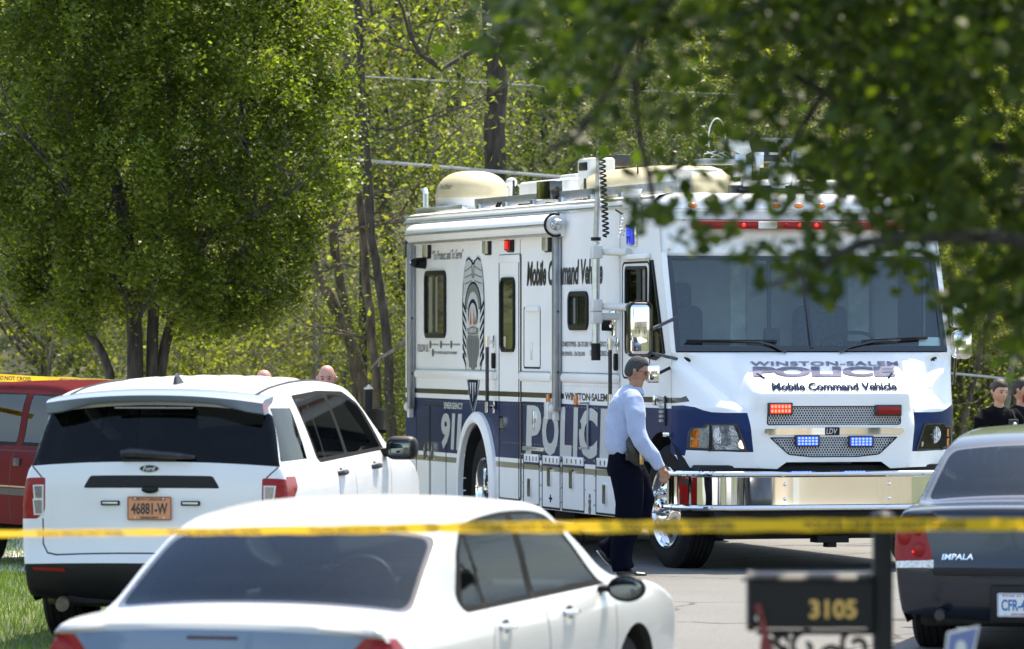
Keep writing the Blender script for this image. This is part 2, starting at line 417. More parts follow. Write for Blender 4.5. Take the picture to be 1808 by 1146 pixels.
# ------------------------------------------------------------------ ground, road
def ground_mat():
    m, t, b = nodes('lawn_soil'); N, L = t.nodes, t.links
    tc = N.new('ShaderNodeTexCoord'); n = N.new('ShaderNodeTexNoise'); n.inputs['Scale'].default_value = .7; n.inputs['Detail'].default_value = 9
    r = N.new('ShaderNodeValToRGB'); e = r.color_ramp.elements; e[0].position = .35; e[0].color = (.055, .068, .028, 1); e[1].position = .62; e[1].color = (.105, .118, .05, 1)
    L.new(tc.outputs['Object'], n.inputs['Vector']); L.new(n.outputs['Fac'], r.inputs[0]); L.new(r.outputs[0], b.inputs['Base Color']); b.inputs['Roughness'].default_value = .95
    return m
def road_mat():
    m, t, b = nodes('worn_asphalt'); N, L = t.nodes, t.links
    tc = N.new('ShaderNodeTexCoord'); n = N.new('ShaderNodeTexNoise'); n.inputs['Scale'].default_value = 38; n.inputs['Detail'].default_value = 8; n.inputs['Roughness'].default_value = .8
    n2 = N.new('ShaderNodeTexNoise'); n2.inputs['Scale'].default_value = .5; n2.inputs['Detail'].default_value = 5
    r = N.new('ShaderNodeValToRGB'); e = r.color_ramp.elements; e[0].position = .3; e[0].color = (.09, .09, .088, 1); e[1].position = .72; e[1].color = (.20, .196, .188, 1)
    mx = N.new('ShaderNodeMixRGB'); mx.blend_type = 'MULTIPLY'; mx.inputs[0].default_value = .5
    r2 = N.new('ShaderNodeValToRGB'); r2.color_ramp.elements[0].position = .35; r2.color_ramp.elements[0].color = (.7, .7, .7, 1); r2.color_ramp.elements[1].position = .6
    L.new(tc.outputs['Object'], n.inputs['Vector']); L.new(tc.outputs['Object'], n2.inputs['Vector'])
    L.new(n.outputs['Fac'], r.inputs[0]); L.new(n2.outputs['Fac'], r2.inputs[0]); L.new(r.outputs[0], mx.inputs[1]); L.new(r2.outputs[0], mx.inputs[2]); L.new(mx.outputs[0], b.inputs['Base Color'])
    vo = N.new('ShaderNodeTexVoronoi'); vo.feature = 'DISTANCE_TO_EDGE'; vo.inputs['Scale'].default_value = .42
    n3 = N.new('ShaderNodeTexNoise'); n3.inputs['Scale'].default_value = 2.2; n3.inputs['Detail'].default_value = 4; mx3 = N.new('ShaderNodeMixRGB'); mx3.inputs[0].default_value = .22
    L.new(tc.outputs['Object'], n3.inputs['Vector']); L.new(tc.outputs['Object'], mx3.inputs[1]); L.new(n3.outputs['Color'], mx3.inputs[2]); L.new(mx3.outputs[0], vo.inputs['Vector'])
    rc_ = N.new('ShaderNodeValToRGB'); rc_.color_ramp.elements[0].position = .004; rc_.color_ramp.elements[0].color = (.35, .35, .35, 1); rc_.color_ramp.elements[1].position = .012; L.new(vo.outputs['Distance'], rc_.inputs[0])
    mx2 = N.new('ShaderNodeMixRGB'); mx2.blend_type = 'MULTIPLY'; mx2.inputs[0].default_value = 1; L.new(mx.outputs[0], mx2.inputs[1]); L.new(rc_.outputs[0], mx2.inputs[2]); L.new(mx2.outputs[0], b.inputs['Base Color'])
    bp = N.new('ShaderNodeBump'); bp.inputs['Strength'].default_value = .6; bp.inputs['Distance'].default_value = .01
    L.new(n.outputs['Fac'], bp.inputs['Height']); L.new(bp.outputs[0], b.inputs['Normal']); b.inputs['Roughness'].default_value = .85
    return m
def hill(x, y):
    s = smooth01(y, 66, 110)*7.5 + smooth01(y, 110, 200)*12
    return s*(1+.15*math.sin(x*.13+y*.05))+(.25*math.sin(x*.8)*math.sin(y*.6) if y > 64 else 0)
def sheet(name, xs, ys, zf, m):
    vs = [(x, y, zf(x, y)) for y in ys for x in xs]; n = len(xs)
    fs = [(j*n+i, j*n+i+1, (j+1)*n+i+1, (j+1)*n+i) for j in range(len(ys)-1) for i in range(n-1)]
    me = bpy.data.meshes.new(name); me.from_pydata(vs, [], fs); return tag(mesh_obj(name, me, m, ang=80), kind='structure')
GX = sorted(set([-900, -400, -200, -120, -80] + list(range(-60, 61, 3)) + [80, 120, 200, 400, 900]))
GY = sorted(set([-900, -300, -120, -60, -40] + list(range(-30, 131, 2)) + [140, 160, 200, 300, 600, 1200]))
sheet('ground', GX, GY, lambda x, y: gz(x, y)+hill(x, y), ground_mat())
RL = lambda y: -1.62+.050*(y-56); RR = lambda y: 5.6+.083*(y-38)
ys = np.arange(4, 63, 1.0); vs = []; fs = []
for y in ys:
    for k in range(9):
        x = RL(y)+(RR(y)-RL(y))*k/8; vs.append((x, y, gz(x, y)+.012))
for j in range(len(ys)-1):
    for k in range(8): fs.append((j*9+k, j*9+k+1, (j+1)*9+k+1, (j+1)*9+k))
me = bpy.data.meshes.new('road'); me.from_pydata(vs, [], fs); tag(mesh_obj('road', me, road_mat(), ang=80), kind='structure')
M['concrete'] = mat('kerb_concrete', (.34, .33, .31), .85, noise=.15, nscale=12)
b = MB(); b.loft([[(-15, 47.5, .02), (-1.6, 47.5, .02), (-1.6, 47.5, -.1), (-15, 47.5, -.1)], [(-16, 61, .02), (-1.35, 61, .02), (-1.35, 61, -.1), (-16, 61, -.1)]]);  tag(b.build('bounce_apron', mat('bounce_apron_concrete', (.58, .56, .52), .9, noise=.12, nscale=5)), kind='structure')  # pale slab added unseen behind the cars to bounce sun onto the truck side
b = MB(); b.loft([[(6.2, 20, -.45), (20, 16, -.5), (20, 16, -.6), (6.2, 20, -.6)], [(7.4, 34, -.15), (17, 34, -.15), (17, 34, -.3), (7.4, 34, -.3)]]); tag(b.build('bounce_apron', bpy.data.materials['bounce_apron_concrete']), kind='structure')  # second slab added out of view, pale ground for the truck chrome to mirror
for f, s in ((RL, -1), (RR, 1)):
    b = MB(); prof = [(0, 0), (0, .13), (.15, .13), (.15, -.1), (0, -.1)]
    b.loft([[(f(y)+s*a, y, gz(0, y)+c) for a, c in prof] for y in np.arange(4, 62.5, 1.5)])
    tag(b.build('kerb', M['concrete']), kind='structure')
# ------------------------------------------------------------------ command truck
TH = R(15); TO = (2.555, 48.434)
HV = (math.sin(TH), -math.cos(TH)); RV = (math.cos(TH), math.sin(TH))
truck = thing('command_truck', 'large white and navy police mobile command truck facing the camera on the road', 'truck', (TO[0], TO[1], 0), (0, 0, math.atan2(HV[1], HV[0])))
def on_v(px, py, v):
    """a measured picture point to (u, z) on the truck's lengthwise plane v"""
    t = (px-CX)/FPX; a = TO[0]+v*RV[0]; b = TO[1]+v*RV[1]; u = (a-t*b)/(t*HV[1]-HV[0]); Y = b+u*HV[1]
    return u, CAMH-(py-HY)*Y/FPX
def on_u(px, py, u):
    t = (px-CX)/FPX; a = TO[0]+u*HV[0]; b = TO[1]+u*HV[1]; v = (a-t*b)/(t*RV[1]-RV[0]); Y = b+v*RV[1]
    return v, CAMH-(py-HY)*Y/FPX
def crop(x0, y0, s, f, *k): return lambda x, y, *kk: f(x0+x/s, y0+y/s, *(kk or k))
HW = 1.25; UR = -9.34
A = crop(700, 280, 3.371, on_v, -HW); B = crop(700, 590, 3.37, on_v, -HW); G = crop(700, 420, 3.473, on_v, -HW)
H = crop(940, 360, 3.015, on_v, -HW); K = crop(900, 700, 4.773, on_v, -HW)
def SV(u, z, o=.004): return (u, -HW-o, z)
def sidemap(o): return lambda u, z: (u, -HW-o, z)
ARF = (-.30, .53, .64); ARR = (-6.44, .53, .60)
def circ(c, r, n=28, sx=1): return [(c[0]+r*sx*math.cos(2*math.pi*k/n), c[1]+r*math.sin(2*math.pi*k/n)) for k in range(n)]
ZT = 3.12
def body_side(sgn):
    out = [(UR, .40), (-.0, .40), (0, 1.845), (-.30, 2.66), (-.42, ZT), (UR, ZT)]
    dr0 = H(500, 330); dr1 = H(612, 520)
    regs = [('navy', [(UR, .842), (0.0, .842), (0, 1.37), (UR, 1.37)]),
            ('dark', [(UR, 1.415), (.0, 1.415), (0, 1.463), (UR, 1.463)]),
            ('tan', [(UR, .750), (-.9, .750), (-.9, .803), (UR, .803)])]
    c1 = roundpoly([H(499, 332), H(613, 330), H(613, 800), H(499, 800)], .06)
    c2 = [H(630, 298), H(645, 298), H(708, 795), H(660, 832), H(622, 822)]
    c2 = [(max(u, c1[0][0]+.0), z) for u, z in c2]
    regs += [('hole', c1), ('hole', c2), ('hole', circ(ARF[:2], ARF[2])), ('hole', circ(ARR[:2], ARR[2]))]
    p = panel(out, regs, .25, (lambda u, z: (u, sgn*HW, z)))
    return p, c1, c2
for sgn in (-1, 1):
    p, c1, c2 = body_side(sgn)
    bo = merge([p['body']], 'side_panel', M['twhite'], truck)
    merge([p['navy']], 'navy_band', M['navy_dark'], bo); merge([p['dark']], 'dark_stripe', M['stripe_dark'], bo); merge([p['tan']], 'tan_stripe', M['stripe_tan'], bo)
    for c, nm in ((c1, 'door_window'), (c2, 'quarter_window')):
        if sgn < 0 or True:
            fm = MB(); fm.ring(c, inset(c, .03), lambda u, z: (u, sgn*(HW-.01), z), lambda u, z: (u, sgn*(HW+.016), z)); fr = fm.build(nm, M['black'], truck)
            g = MB(); g.prism(inset(c, .02), lambda u, z: (u, sgn*(HW-.012), z), lambda u, z: (u, sgn*(HW-.006), z)); g.build('pane', M['glass_clear'], fr)
    if sgn < 0:
        u0, u1 = H(555, 340)[0], H(578, 340)[0]; za = H(565, 340)[1]; zb = H(565, 515)[1]
        s = MB(); s.box(u0, u1, -HW-.002, -HW+.012, zb, za); s.build('window_bar', M['black'], truck)
# roof: long cap with rounded cant rails
def roofring(u, drop=0):
    pr = [(-HW, ZT-.02), (-HW, ZT), (-HW+.01, ZT+.035), (-HW+.045, ZT+.07), (-HW+.12, ZT+.085), (0, ZT+.10), (HW-.12, ZT+.085), (HW-.045, ZT+.07), (HW-.01, ZT+.035), (HW, ZT), (HW, ZT-.02)]
    return [(u, v, z-drop) for v, z in pr]
r_ = MB(); r_.loft([roofring(UR), roofring(UR+3), roofring(-3), roofring(-.52)], closed=False, cap=False)
r_.build('roof', M['twhite'], truck)
t = MB(); t.tube([(UR, -HW-.008, ZT-.01), (-.5, -HW-.008, ZT-.01)], .018, 6); t.tube([(UR, -HW-.004, ZT+.05), (-.5, -HW-.004, ZT+.05)], .012, 6); t.build('drip_rail', M['alu'], truck)
b = MB(); b.box(UR-.004, UR+.03, -HW, HW, .40, ZT+.05, .01); b.build('rear_wall', M['twhite'], truck)
b = MB(); b.box(UR+.05, .25, -HW+.12, HW-.12, .42, .5); b.box(UR+.05, -.2, -.45, .45, .26, .44); b.box(-6.6, -6.3, -1, 1, .4, .62); b.build('floor_pan', M['under'], truck)
b = MB(); b.box(-5.0, -4.3, -.9, -.3, .26, .45, .03); b.cyl((-4.4, -.2, .34), (-3.1, -.2, .34), .13, seg=12); b.box(-2.6, -1.9, .1, .9, .28, .5, .02)
b.cyl((-3.6, -1.08, .42), (-3.6, -1.08, .2), .02); b.tube([(-3.6, -1.08+.07*math.cos(a), .15+.07*math.sin(a)) for a in np.linspace(0, 6.28, 14)], .018, 6); b.build('under_tanks', M['under'], truck)
for c in (ARF, ARR):
    for sgn in (-1, 1):
        w = MB(); ring = []
        n = 20
        o0 = [(c[0]+(c[2]+.0)*math.cos(a), sgn*HW, c[1]+c[2]*math.sin(a)) for a in np.linspace(-.25, math.pi+.25, n)]
        o1 = [(x, sgn*(HW-.62), z) for x, y, z in o0]
        w.loft([o0, o1], closed=False, cap=False)
        w.bm.faces.new([w.bm.verts.new(p) for p in o1]); w.build('wheel_well', M['under'], truck)
# rear arch flare (white fibreglass lip)
for sgn in (-1, 1):
    w = MB(); n = 26; rings = []
    for a in np.linspace(-.18, math.pi+.18, n):
        ca, sa = math.cos(a), math.sin(a); q = []
        for rr, oo in ((.60, -.03), (.60, .05), (.62, .066), (.665, .06), (.70, .03), (.705, -.01)):
            q.append((ARR[0]+rr*ca, sgn*(HW+oo), ARR[1]+rr*sa*1.04))
        rings.append(q)
    w.loft(rings); w.build('arch_flare', M['twhite'], truck)
# front skin ------------------------------------------------------
def Pv(v):
    return interp(abs(v), [(0, .60), (.45, .59), (.68, .56), (.85, .50), (1.0, .41), (1.12, .29), (1.2, .16), (1.235, .07), (1.25, -.02)])
def Fs(v, z):
    a = abs(v); P = Pv(v)
    zb = 1.50
    bulge = .60-.02*(a/.7)**2 + .015*smooth01(z, 1.0, 1.4)
    if z > zb: bulge *= max(0, 1-((z-zb)/(1.845-zb)))**.93
    zn = 1.395
    out = P + .02*smooth01(z, 1.0, 1.35)
    if z > zn: out = P*max(0, 1-((z-zn)/(1.845-zn)))**.80
    vv = .75+.40*max(0, min(1.1, (z-1.35)/(1.82-1.35)))
    w = smooth01(a, .655, .76)
    u = bulge*(1-w)+out*w
    fade = smooth01(z, 1.18, 1.45)*(1-smooth01(z, 1.78, 1.845))
    u -= .075*fade*math.exp(-((a-vv)/.095)**2)
    if a < vv: u -= .035*fade*w
    # recess for the grilles' chrome strip band
    return u
def FS(v, z, o=.004):
    u = Fs(v, z); e = .01
    du = (Fs(v+e, z)-Fs(v-e, z))/(2*e); dz = (Fs(v, z+e)-Fs(v, min(z+e, 1.845)-2*e))/(2*e) if z < 1.82 else -1
    n = Vector((1, -du, -dz)).normalized(); return (u+n.x*o, v+n.y*o, z+n.z*o)
def front_hit(px, py):
    u = .45
    for _ in range(14):
        v, z = on_u(px, py, u); v = max(-1.249, min(1.249, v)); u = .5*u+.5*Fs(v, min(z, 1.845))
    return v, z
C1 = crop(1120, 420, 2.865, front_hit); D1 = crop(1180, 610, 4.777, front_hit); D2 = crop(1440, 590, 4.407, front_hit); E1 = crop(1120, 700, 2.57, front_hit)
def mir(poly): return [(-v, z) for v, z in poly][::-1]
zbot = .868
navy = [(-1.25, 1.37), (-1.20, 1.365), (-1.06, 1.315), (-.92, 1.285), (-.70, 1.278), (-.625, .93), (-.70, .925), (-1.215, .935), (-1.19, .845), (-1.25, .845)]
navyL = [D1(*p) for p in ((4, 508), (120, 505), (225, 520), (290, 545), (360, 562), (480, 568), (665, 568), (718, 900), (600, 900), (150, 882), (140, 930), (32, 920))]
navyL = [(-1.25, navyL[0][1])]+navyL[1:-1]+[(-1.25, navyL[-1][1])]
headL = roundpoly([D1(*p) for p in ((152, 870), (165, 730), (195, 688), (300, 680), (306, 660), (580, 662), (672, 895), (332, 893), (325, 880))], .02)
dark1 = [(-1.25, 1.463), (-1.205, 1.463), D1(150, 425), D1(180, 472), (-1.25, 1.415)]
g1 = roundpoly([D1(822, 452), D2(655, 510), D2(668, 665), D1(812, 614)], .02)
zc = [D1(797, 640)[1], D1(797, 700)[1]]
g1z = (1.24, 1.395)
def sym(poly):
    c = .5*(poly[0][0]+poly[1][0]); return poly
gv = .585
grA = roundpoly([(-gv-.01, 1.235), (gv+.01, 1.235), (gv, 1.397), (-gv, 1.397)], .03)
grB = roundpoly([(-gv+.015, 1.135), (-.40, .985), (-.2, .965), (.2, .965), (.40, .985), (gv-.015, 1.135)], .02)
strip = rrect(-.625, .625, 1.155, 1.213, .028)
outl = [(-1.25, zbot)]+[(-.5, zbot), (-.42, .925), (.42, .925), (.5, zbot), (1.25, zbot)]
zz = list(np.linspace(zbot, 1.845, 30))
outl += [(1.25, z) for z in zz[1:]]+[(v, 1.845) for v in np.linspace(1.2, -1.2, 40)]+[(-1.25, z) for z in zz[:0:-1]]
archL = [(-1.26, .80), (-1.26, 1.02), (-1.235, .97), (-1.20, .87), (-1.19, .80)]
regs = [('navy', navyL), ('navy', mir(navyL)), ('dark', dark1), ('hole', archL), ('hole', mir(archL)),
        ('hole', headL), ('hole', mir(headL)), ('hole', grA), ('hole', grB), ('strip', strip)]
p = panel(outl, regs, .020, lambda v, z: (Fs(v, z), v, z))
sk = merge([p['body']], 'front_skin', M['twhite'], truck, ang=60)
merge([p['navy']], 'navy_panel', M['navy'], sk, ang=60); merge([p['dark']], 'dark_stripe', M['stripe_dark'], sk)
# chrome strip between the grilles, with letters
st = merge([([(Fs(q[1], 1.184)+.012, q[1], q[2]) for q in p['strip'][0]], p['strip'][1])], 'chrome_strip', M['chrome'], truck)
b = MB(); b.ring(strip, inset(strip, .006), lambda v, z: (Fs(v, z)-.01, v, z), lambda v, z: (Fs(v, z)+.014, v, z)); b.build('strip_bezel', M['twhite'], st)
bd = MB(); bd.prism(rrect(-.085, .04, 1.150, 1.217, .01), lambda v, z: (Fs(v, z), v, z), lambda v, z: (Fs(v, z)+.02, v, z)); bb = bd.build('maker_badge', M['ink_navy'], st)
text_on('lettering', 'LDV', M['alu'], bb, lambda v, z: (Fs(v, z)+.022, v, z), -.08, 1.160, .02, 1.207, .02, .2)
for px in (-.60, .60):
    b = MB(); b.cyl((.585, px, 1.184), (.60, px, 1.184), .014); b.build('bolt', M['dkmetal'], st)
# grilles: perforated honeycomb plates
def honey(poly, name):
    b = MB(); sp = .0235; P = np.array(poly); x0, z0 = P.min(0); x1, z1 = P.max(0); j = 0; z = z0
    while z < z1+sp:
        x = x0+(sp/2 if j % 2 else 0)
        while x < x1+sp:
            if inpoly(np.array([[x, z]]), poly)[0]:
                o = [b.bm.verts.new((Fs(x, z)-.004, x+.0137*math.sin(R(60*k)), z+.0137*math.cos(R(60*k)))) for k in range(6)]
                i = [b.bm.verts.new((Fs(x, z)-.006, x+.0094*math.sin(R(60*k)), z+.0094*math.cos(R(60*k)))) for k in range(6)]
                w = [b.bm.verts.new((Fs(x, z)-.018, x+.0094*math.sin(R(60*k)), z+.0094*math.cos(R(60*k)))) for k in range(6)]
                for k in range(6):
                    q = (k+1) % 6; b.bm.faces.new((o[k], o[q], i[q], i[k])); b.bm.faces.new((i[k], i[q], w[q], w[k]))
            x += sp
        z += sp*.866; j += 1
    g = b.build(name, M['alu'], truck, smooth=False); g['kind'] = 'stuff'
    f = MB(); f.ring(poly, inset(poly, .008), lambda v, z: (Fs(v, z)-.05, v, z), lambda v, z: (Fs(v, z)+.004, v, z)); f.build('grille_rim', M['black'], truck)
    k = MB(); k.prism(poly, lambda v, z: (Fs(v, z)-.10, v, z), lambda v, z: (Fs(v, z)-.045, v, z)); k.build('grille_backing', M['gap'], truck)
honey(grA, 'grille'); honey(grB, 'grille')
def led(v0, v1, z0, z1, on, mled, mbase, rows, cols):
    b = MB(); uu = Fs((v0+v1)/2, (z0+z1)/2)
    b.box(uu-.01, uu+.022, v0-.018, v1+.018, z0-.012, z1+.012, .006); lo = b.build('warning_light', M['dkmetal'], truck)
    b = MB(); b.box(uu+.018, uu+.030, v0, v1, z0, z1, .004); b.build('lens', mbase, lo)
    if on:
        b = MB()
        for i in range(cols):
            for j in range(rows):
                y = v0+(v1-v0)*(i+.5)/cols; z = z0+(z1-z0)*(j+.5)/rows; dx = (v1-v0)/cols*.30; dz = (z1-z0)/rows*.32
                b.box(uu+.026, uu+.034, y-dx, y+dx, z-dz, z+dz, .002, 1)
        o = b.build('led_array', mled, lo); o['kind'] = 'stuff'
va, za = D1(852, 572); vb, zb_ = D1(1028, 495)
led(va, vb, za, zb_, True, M['red_led'], M['red_on'], 2, 6)
va, za = D2(475, 625); vb, zb_ = D2(648, 560); led(va, vb, za, zb_, False, None, M['red_lens'], 2, 6)
va, za = E1(735, 222); vb, zb_ = E1(830, 182); led(va, vb, za, zb_, True, M['blue_led'], M['blue_on'], 3, 6)
va, za = E1(978, 224); vb, zb_ = E1(1074, 185); led(va, vb, za, zb_, True, M['blue_led'], M['blue_on'], 3, 6)
# headlights
def headlight(poly, sg):
    f = MB(); f.ring(poly, inset(poly, .014), lambda v, z: (Fs(v, z)-.06, v, z), lambda v, z: (Fs(v, z)+.01, v, z)); hd = f.build('headlight', M['dkmetal'], truck)
    P = np.array(poly); v0, v1 = P[:, 0].min(), P[:, 0].max(); inn = inset(poly, .012)
    if sg < 0: split = v0+(v1-v0)*.36
    else: split = v1-(v1-v0)*.36
    # clear lens faces behind: reflector bowl
    b = MB(); b.prism(inn, lambda v, z: (Fs(v, z)-.09, v, z), lambda v, z: (Fs(v, z)-.055, v, z)); b.build('reflector', M['reflector'], hd, smooth=False)
    zm0, zm1 = P[:, 1].min(), P[:, 1].max()
    vo = (v0+split)/2 if sg < 0 else (v1+split)/2
    tsl = [(v, z) for v, z in [(min(split, v0) if sg < 0 else split, zm0), ]]
    a0, a1 = (v0+.02, split-.012) if sg < 0 else (split+.012, v1-.02)
    q = rrect(a0, a1, zm0+.025, zm1-.04, .02)
    b = MB(); b.prism(q, lambda v, z: (Fs(v, z)-.05, v, z), lambda v, z: (Fs(v, z)-.004, v, z)); tl = b.build('turn_signal', M['clear_lens'], hd)
    ao = a0+(a1-a0)*.42 if sg < 0 else a1-(a1-a0)*.42
    for (zz0, zz1) in ((zm0+.03, zm0+(zm1-zm0)*.42), (zm0+(zm1-zm0)*.48, zm1-.05)):
        b = MB(); qq = rrect(*((a0+.005, ao) if sg < 0 else (ao, a1-.005)), zz0, zz1, .012); b.prism(qq, lambda v, z: (Fs(v, z)-.01, v, z), lambda v, z: (Fs(v, z)+.001, v, z)); b.build('amber_lens', M['amber'], tl)
    b = MB(); b.box(-.01, .01, -.012, .012, zm0+.01, zm1-.01, mtx=Matrix.Translation((Fs(split, 1)-.0, split, 0))); b.build('divider', M['black'], hd)
    cv = split+(.115 if sg < 0 else -.115); cz = (zm0+zm1)/2+.02
    uu = Fs(cv, cz)-.052
    b = MB()
    for k in range(5): b.tube([(uu+.004*k, cv+(.098-.018*k)*math.cos(a), cz+(.088-.017*k)*math.sin(a)) for a in np.linspace(0, 2*math.pi, 28)], .0035, 5, False)
    for k in range(-6, 7):
        h = math.sqrt(max(0, .092**2-(k*.0145)**2)); b.box(uu, uu+.012, cv+k*.0145-.003, cv+k*.0145+.003, cz-h*.9, cz+h*.9)
    b.cyl((uu, cv, cz), (uu+.03, cv, cz), .018, .01); b.build('high_beam', M['reflector'], hd)
    lv = split+(.245 if sg < 0 else -.245); lz = zm0+.062; uu = Fs(lv, lz)-.03
    b = MB(); b.tube([(uu, lv+.043*math.cos(a), lz+.043*math.sin(a)) for a in np.linspace(0, 2*math.pi, 24)], .008, 6, False)
    for k in range(6):
        a = k*math.pi/3+.3; b.tube([(uu, lv, lz), (uu, lv+.04*math.cos(a), lz+.04*math.sin(a))], .004, 5)
    b.build('low_beam_ring', M['reflector'], hd)
    b = MB(); b.cyl((uu-.02, lv, lz), (uu-.005, lv, lz), .042); b.build('low_beam_glow', M['lamp_cream'], hd)
    b = MB(); b.sph((uu, lv, lz), .030, scale=(.4, 1, 1.2)); b.build('low_beam_bulb', M['lamp_on'], hd)
    g = MB(); g.prism(inn, lambda v, z: (Fs(v, z)+.002, v, z), lambda v, z: (Fs(v, z)+.006, v, z)); g.build('lens', glass_hl, hd)
glass_hl = glass('headlight_lens', (.96, .97, .98), refl=.8); headlight(headL, -1); headlight(mir(headL), 1)
# hood lettering
FT = lambda v, z: FS(v, z, .008)
a0, a1 = C1(695, 768), C1(1318, 742); z0 = C1(1000, 776)[1]; z1 = C1(1000, 737)[1]
text_on('lettering', 'Mobile Command Vehicle', M['ink_navy'], sk, lambda v, z: FS(v, z, .010), a0[0], z0, a1[0], z1, .040, .25, sub=.03)
a0, a1 = C1(600, 700), C1(1338, 700); z0 = C1(1000, 704)[1]; z1 = C1(1000, 654)[1]
text_on('lettering', 'POLICE', M['ink_hood'], sk, FT, a0[0], z0, a1[0], z1, .05, .12, sub=.03)
a0, a1 = C1(590, 640), C1(1335, 640); z0 = C1(1000, 650)[1]; z1 = C1(1000, 628)[1]
text_on('lettering', 'WINSTON-SALEM', M['ink_hood'], sk, FT, a0[0], z0, a1[0], z1, .03, .12, spacing=1.1, sub=.03)
for s in (1, -1):
    b = MB(); q = [FS(s*.60, 1.66, .006), FS(s*.55, 1.625, .006)]; b.tube([q[0], q[1]], .009, 5); b.build('hood_vent', M['ink_navy'], sk)
# windscreen
ZW0, ZW1 = 1.852, 2.665; UW1 = -.30
def WS(v, z, o=0):
    t = (z-ZW0)/(ZW1-ZW0); return (UW1*t+o, v, z+o*.3)
fr = [(-1.215, ZW0), (1.215, ZW0), (1.205, ZW1), (-1.205, ZW1)]; fi = [(-1.165, ZW0+.045), (1.165, ZW0+.045), (1.16, ZW1-.03), (-1.16, ZW1-.03)]
def sub(poly, n):
    o = []
    for i in range(len(poly)):
        a, b_ = poly[i], poly[(i+1) % len(poly)]
        for k in range(n): o.append((a[0]+(b_[0]-a[0])*k/n, a[1]+(b_[1]-a[1])*k/n))
    return o
b = MB(); b.ring(sub(fr, 3), sub(fi, 3), lambda v, z: WS(v, z, -.02), lambda v, z: WS(v, z, .01)); wf = b.build('windscreen', M['gloss_black'], truck)
b = MB(); b.prism(fi, lambda v, z: WS(v, z, -.008), lambda v, z: WS(v, z, -.002)); b.build('pane', M['glass_wind'], wf)
b = MB(); b.box(-.012, .012, -.014, .014, 0, 1, mtx=Matrix(((1, 0, UW1, 0), (0, 1, 0, 0), (0, 0, ZW1-ZW0-.05, ZW0+.03), (0, 0, 0, 1)))); b.build('centre_bar', M['gloss_black'], wf)
for s in (-1, 1):
    b = MB(); b.loft([[(.006, s*1.252, ZW0-.01), (.012, s*1.212, ZW0-.01), (-.04, s*1.212, ZW0-.01), (-.04, s*1.252, ZW0-.01)], [(UW1-.0, s*1.252, ZW1+.03), (UW1+.008, s*1.204, ZW1+.03), (UW1-.05, s*1.204, ZW1+.03), (UW1-.05, s*1.252, ZW1+.03)]]); b.build('screen_pillar', M['twhite'], truck)
# header cap above the screen
def capring(v):
    e = max(0, abs(v)-1.05); r = .20*(1-math.sqrt(max(0, 1-(e/.2)**2))) if e > 0 else 0
    pr = [(-.305, ZW1-.004), (-.285, ZW1+.03), (-.33, 2.85), (-.36, 3.05), (-.375, 3.12), (-.40, 3.165), (-.45, 3.20), (-.56, 3.213)]
    return [(u-r*.45, v, z-(r*.9 if z > 3.1 else 0)) for u, z in pr]
b = MB(); b.loft([capring(v) for v in [-1.25, -1.24, -1.2, -1.14, -1.05, -.6, 0, .6, 1.05, 1.14, 1.2, 1.24, 1.25]], closed=False, cap=False); b.build('header_cap', M['twhite'], truck)
b = MB(); b.box(-.34, -.29, -1.18, 1.18, 3.06, 3.075); b.build('cap_seam', M['alu'], truck)
for i, v in enumerate(list(np.arange(-1.18, -.6, .14))+[-1.0, -.5, 0, .5, 1.0]):
    b = MB(); zq = 2.72+.36*((i*37) % 10)/10 if i < 5 else 3.02; b.sph((-.31-.1*(zq-2.69)+.012, v, zq), .010, 8, 6); b.build('rivet', M['alu'], truck)
b = MB(); b.box(-.33, -.19, -.98, .98, 2.895, 2.965, .02); lb = b.build('light_bar', M['red_lens'], truck)
for v in (-.62, -.55, -.17, -.05, .1, .52, .62):
    b = MB(); b.sph((-.185, v, 2.93), .017, 10, 8, (.4, 1, .9)); b.build('flashing_lamp', M['red_on'] if v in (-.55, .1, -.05) else M['red_lens'], lb)
b = MB(); b.box(-.24, -.185, -.42, -.25, 2.90, 2.96, .01); b.box(-.24, -.185, .2, .45, 2.90, 2.96, .01); b.build('clear_segment', M['offwhite'], lb)
for v in (-.95, .95, -.2, .2, 0):
    b = MB(); b.sph((-.37, v, 3.10), .035, 10, 8, (.6, 1.3, .7)); b.build('marker_lamp', M['amber'], truck)
# wipers
for s, pv, tipx in ((-1, D1(985, 70), None), (1, D2(185, 140), None)):
    if s < 0: pts = [(1387, 622), (1365, 610), (1340, 603), (1300, 602), (1212, 603)]
    else: pts = [(1482, 622), (1500, 612), (1545, 602), (1590, 600), (1638, 597)]
    q = []
    for i, (x, y) in enumerate(pts):
        u = .02-.03*(i/4); v, z = on_u(x, y, u); q.append((WS(v, z)[0]+.035, v, z))
    b = MB(); b.tube(q[:4], [.014, .011, .009, .007], 6); wp = b.build('wiper', M['gloss_black'], truck)
    b = MB(); 
    a, c = Vector(q[2]), Vector(q[4]); a2 = a+(a-c)*.25
    b.tube([a2+Vector((-.012, 0, -.008)), c+Vector((-.012, 0, 0))], .011, 6); b.tube([a2+Vector((.004, 0, .01)), c+Vector((.004, 0, .012))], .005, 6); b.build('wiper_blade', M['black'], wp)
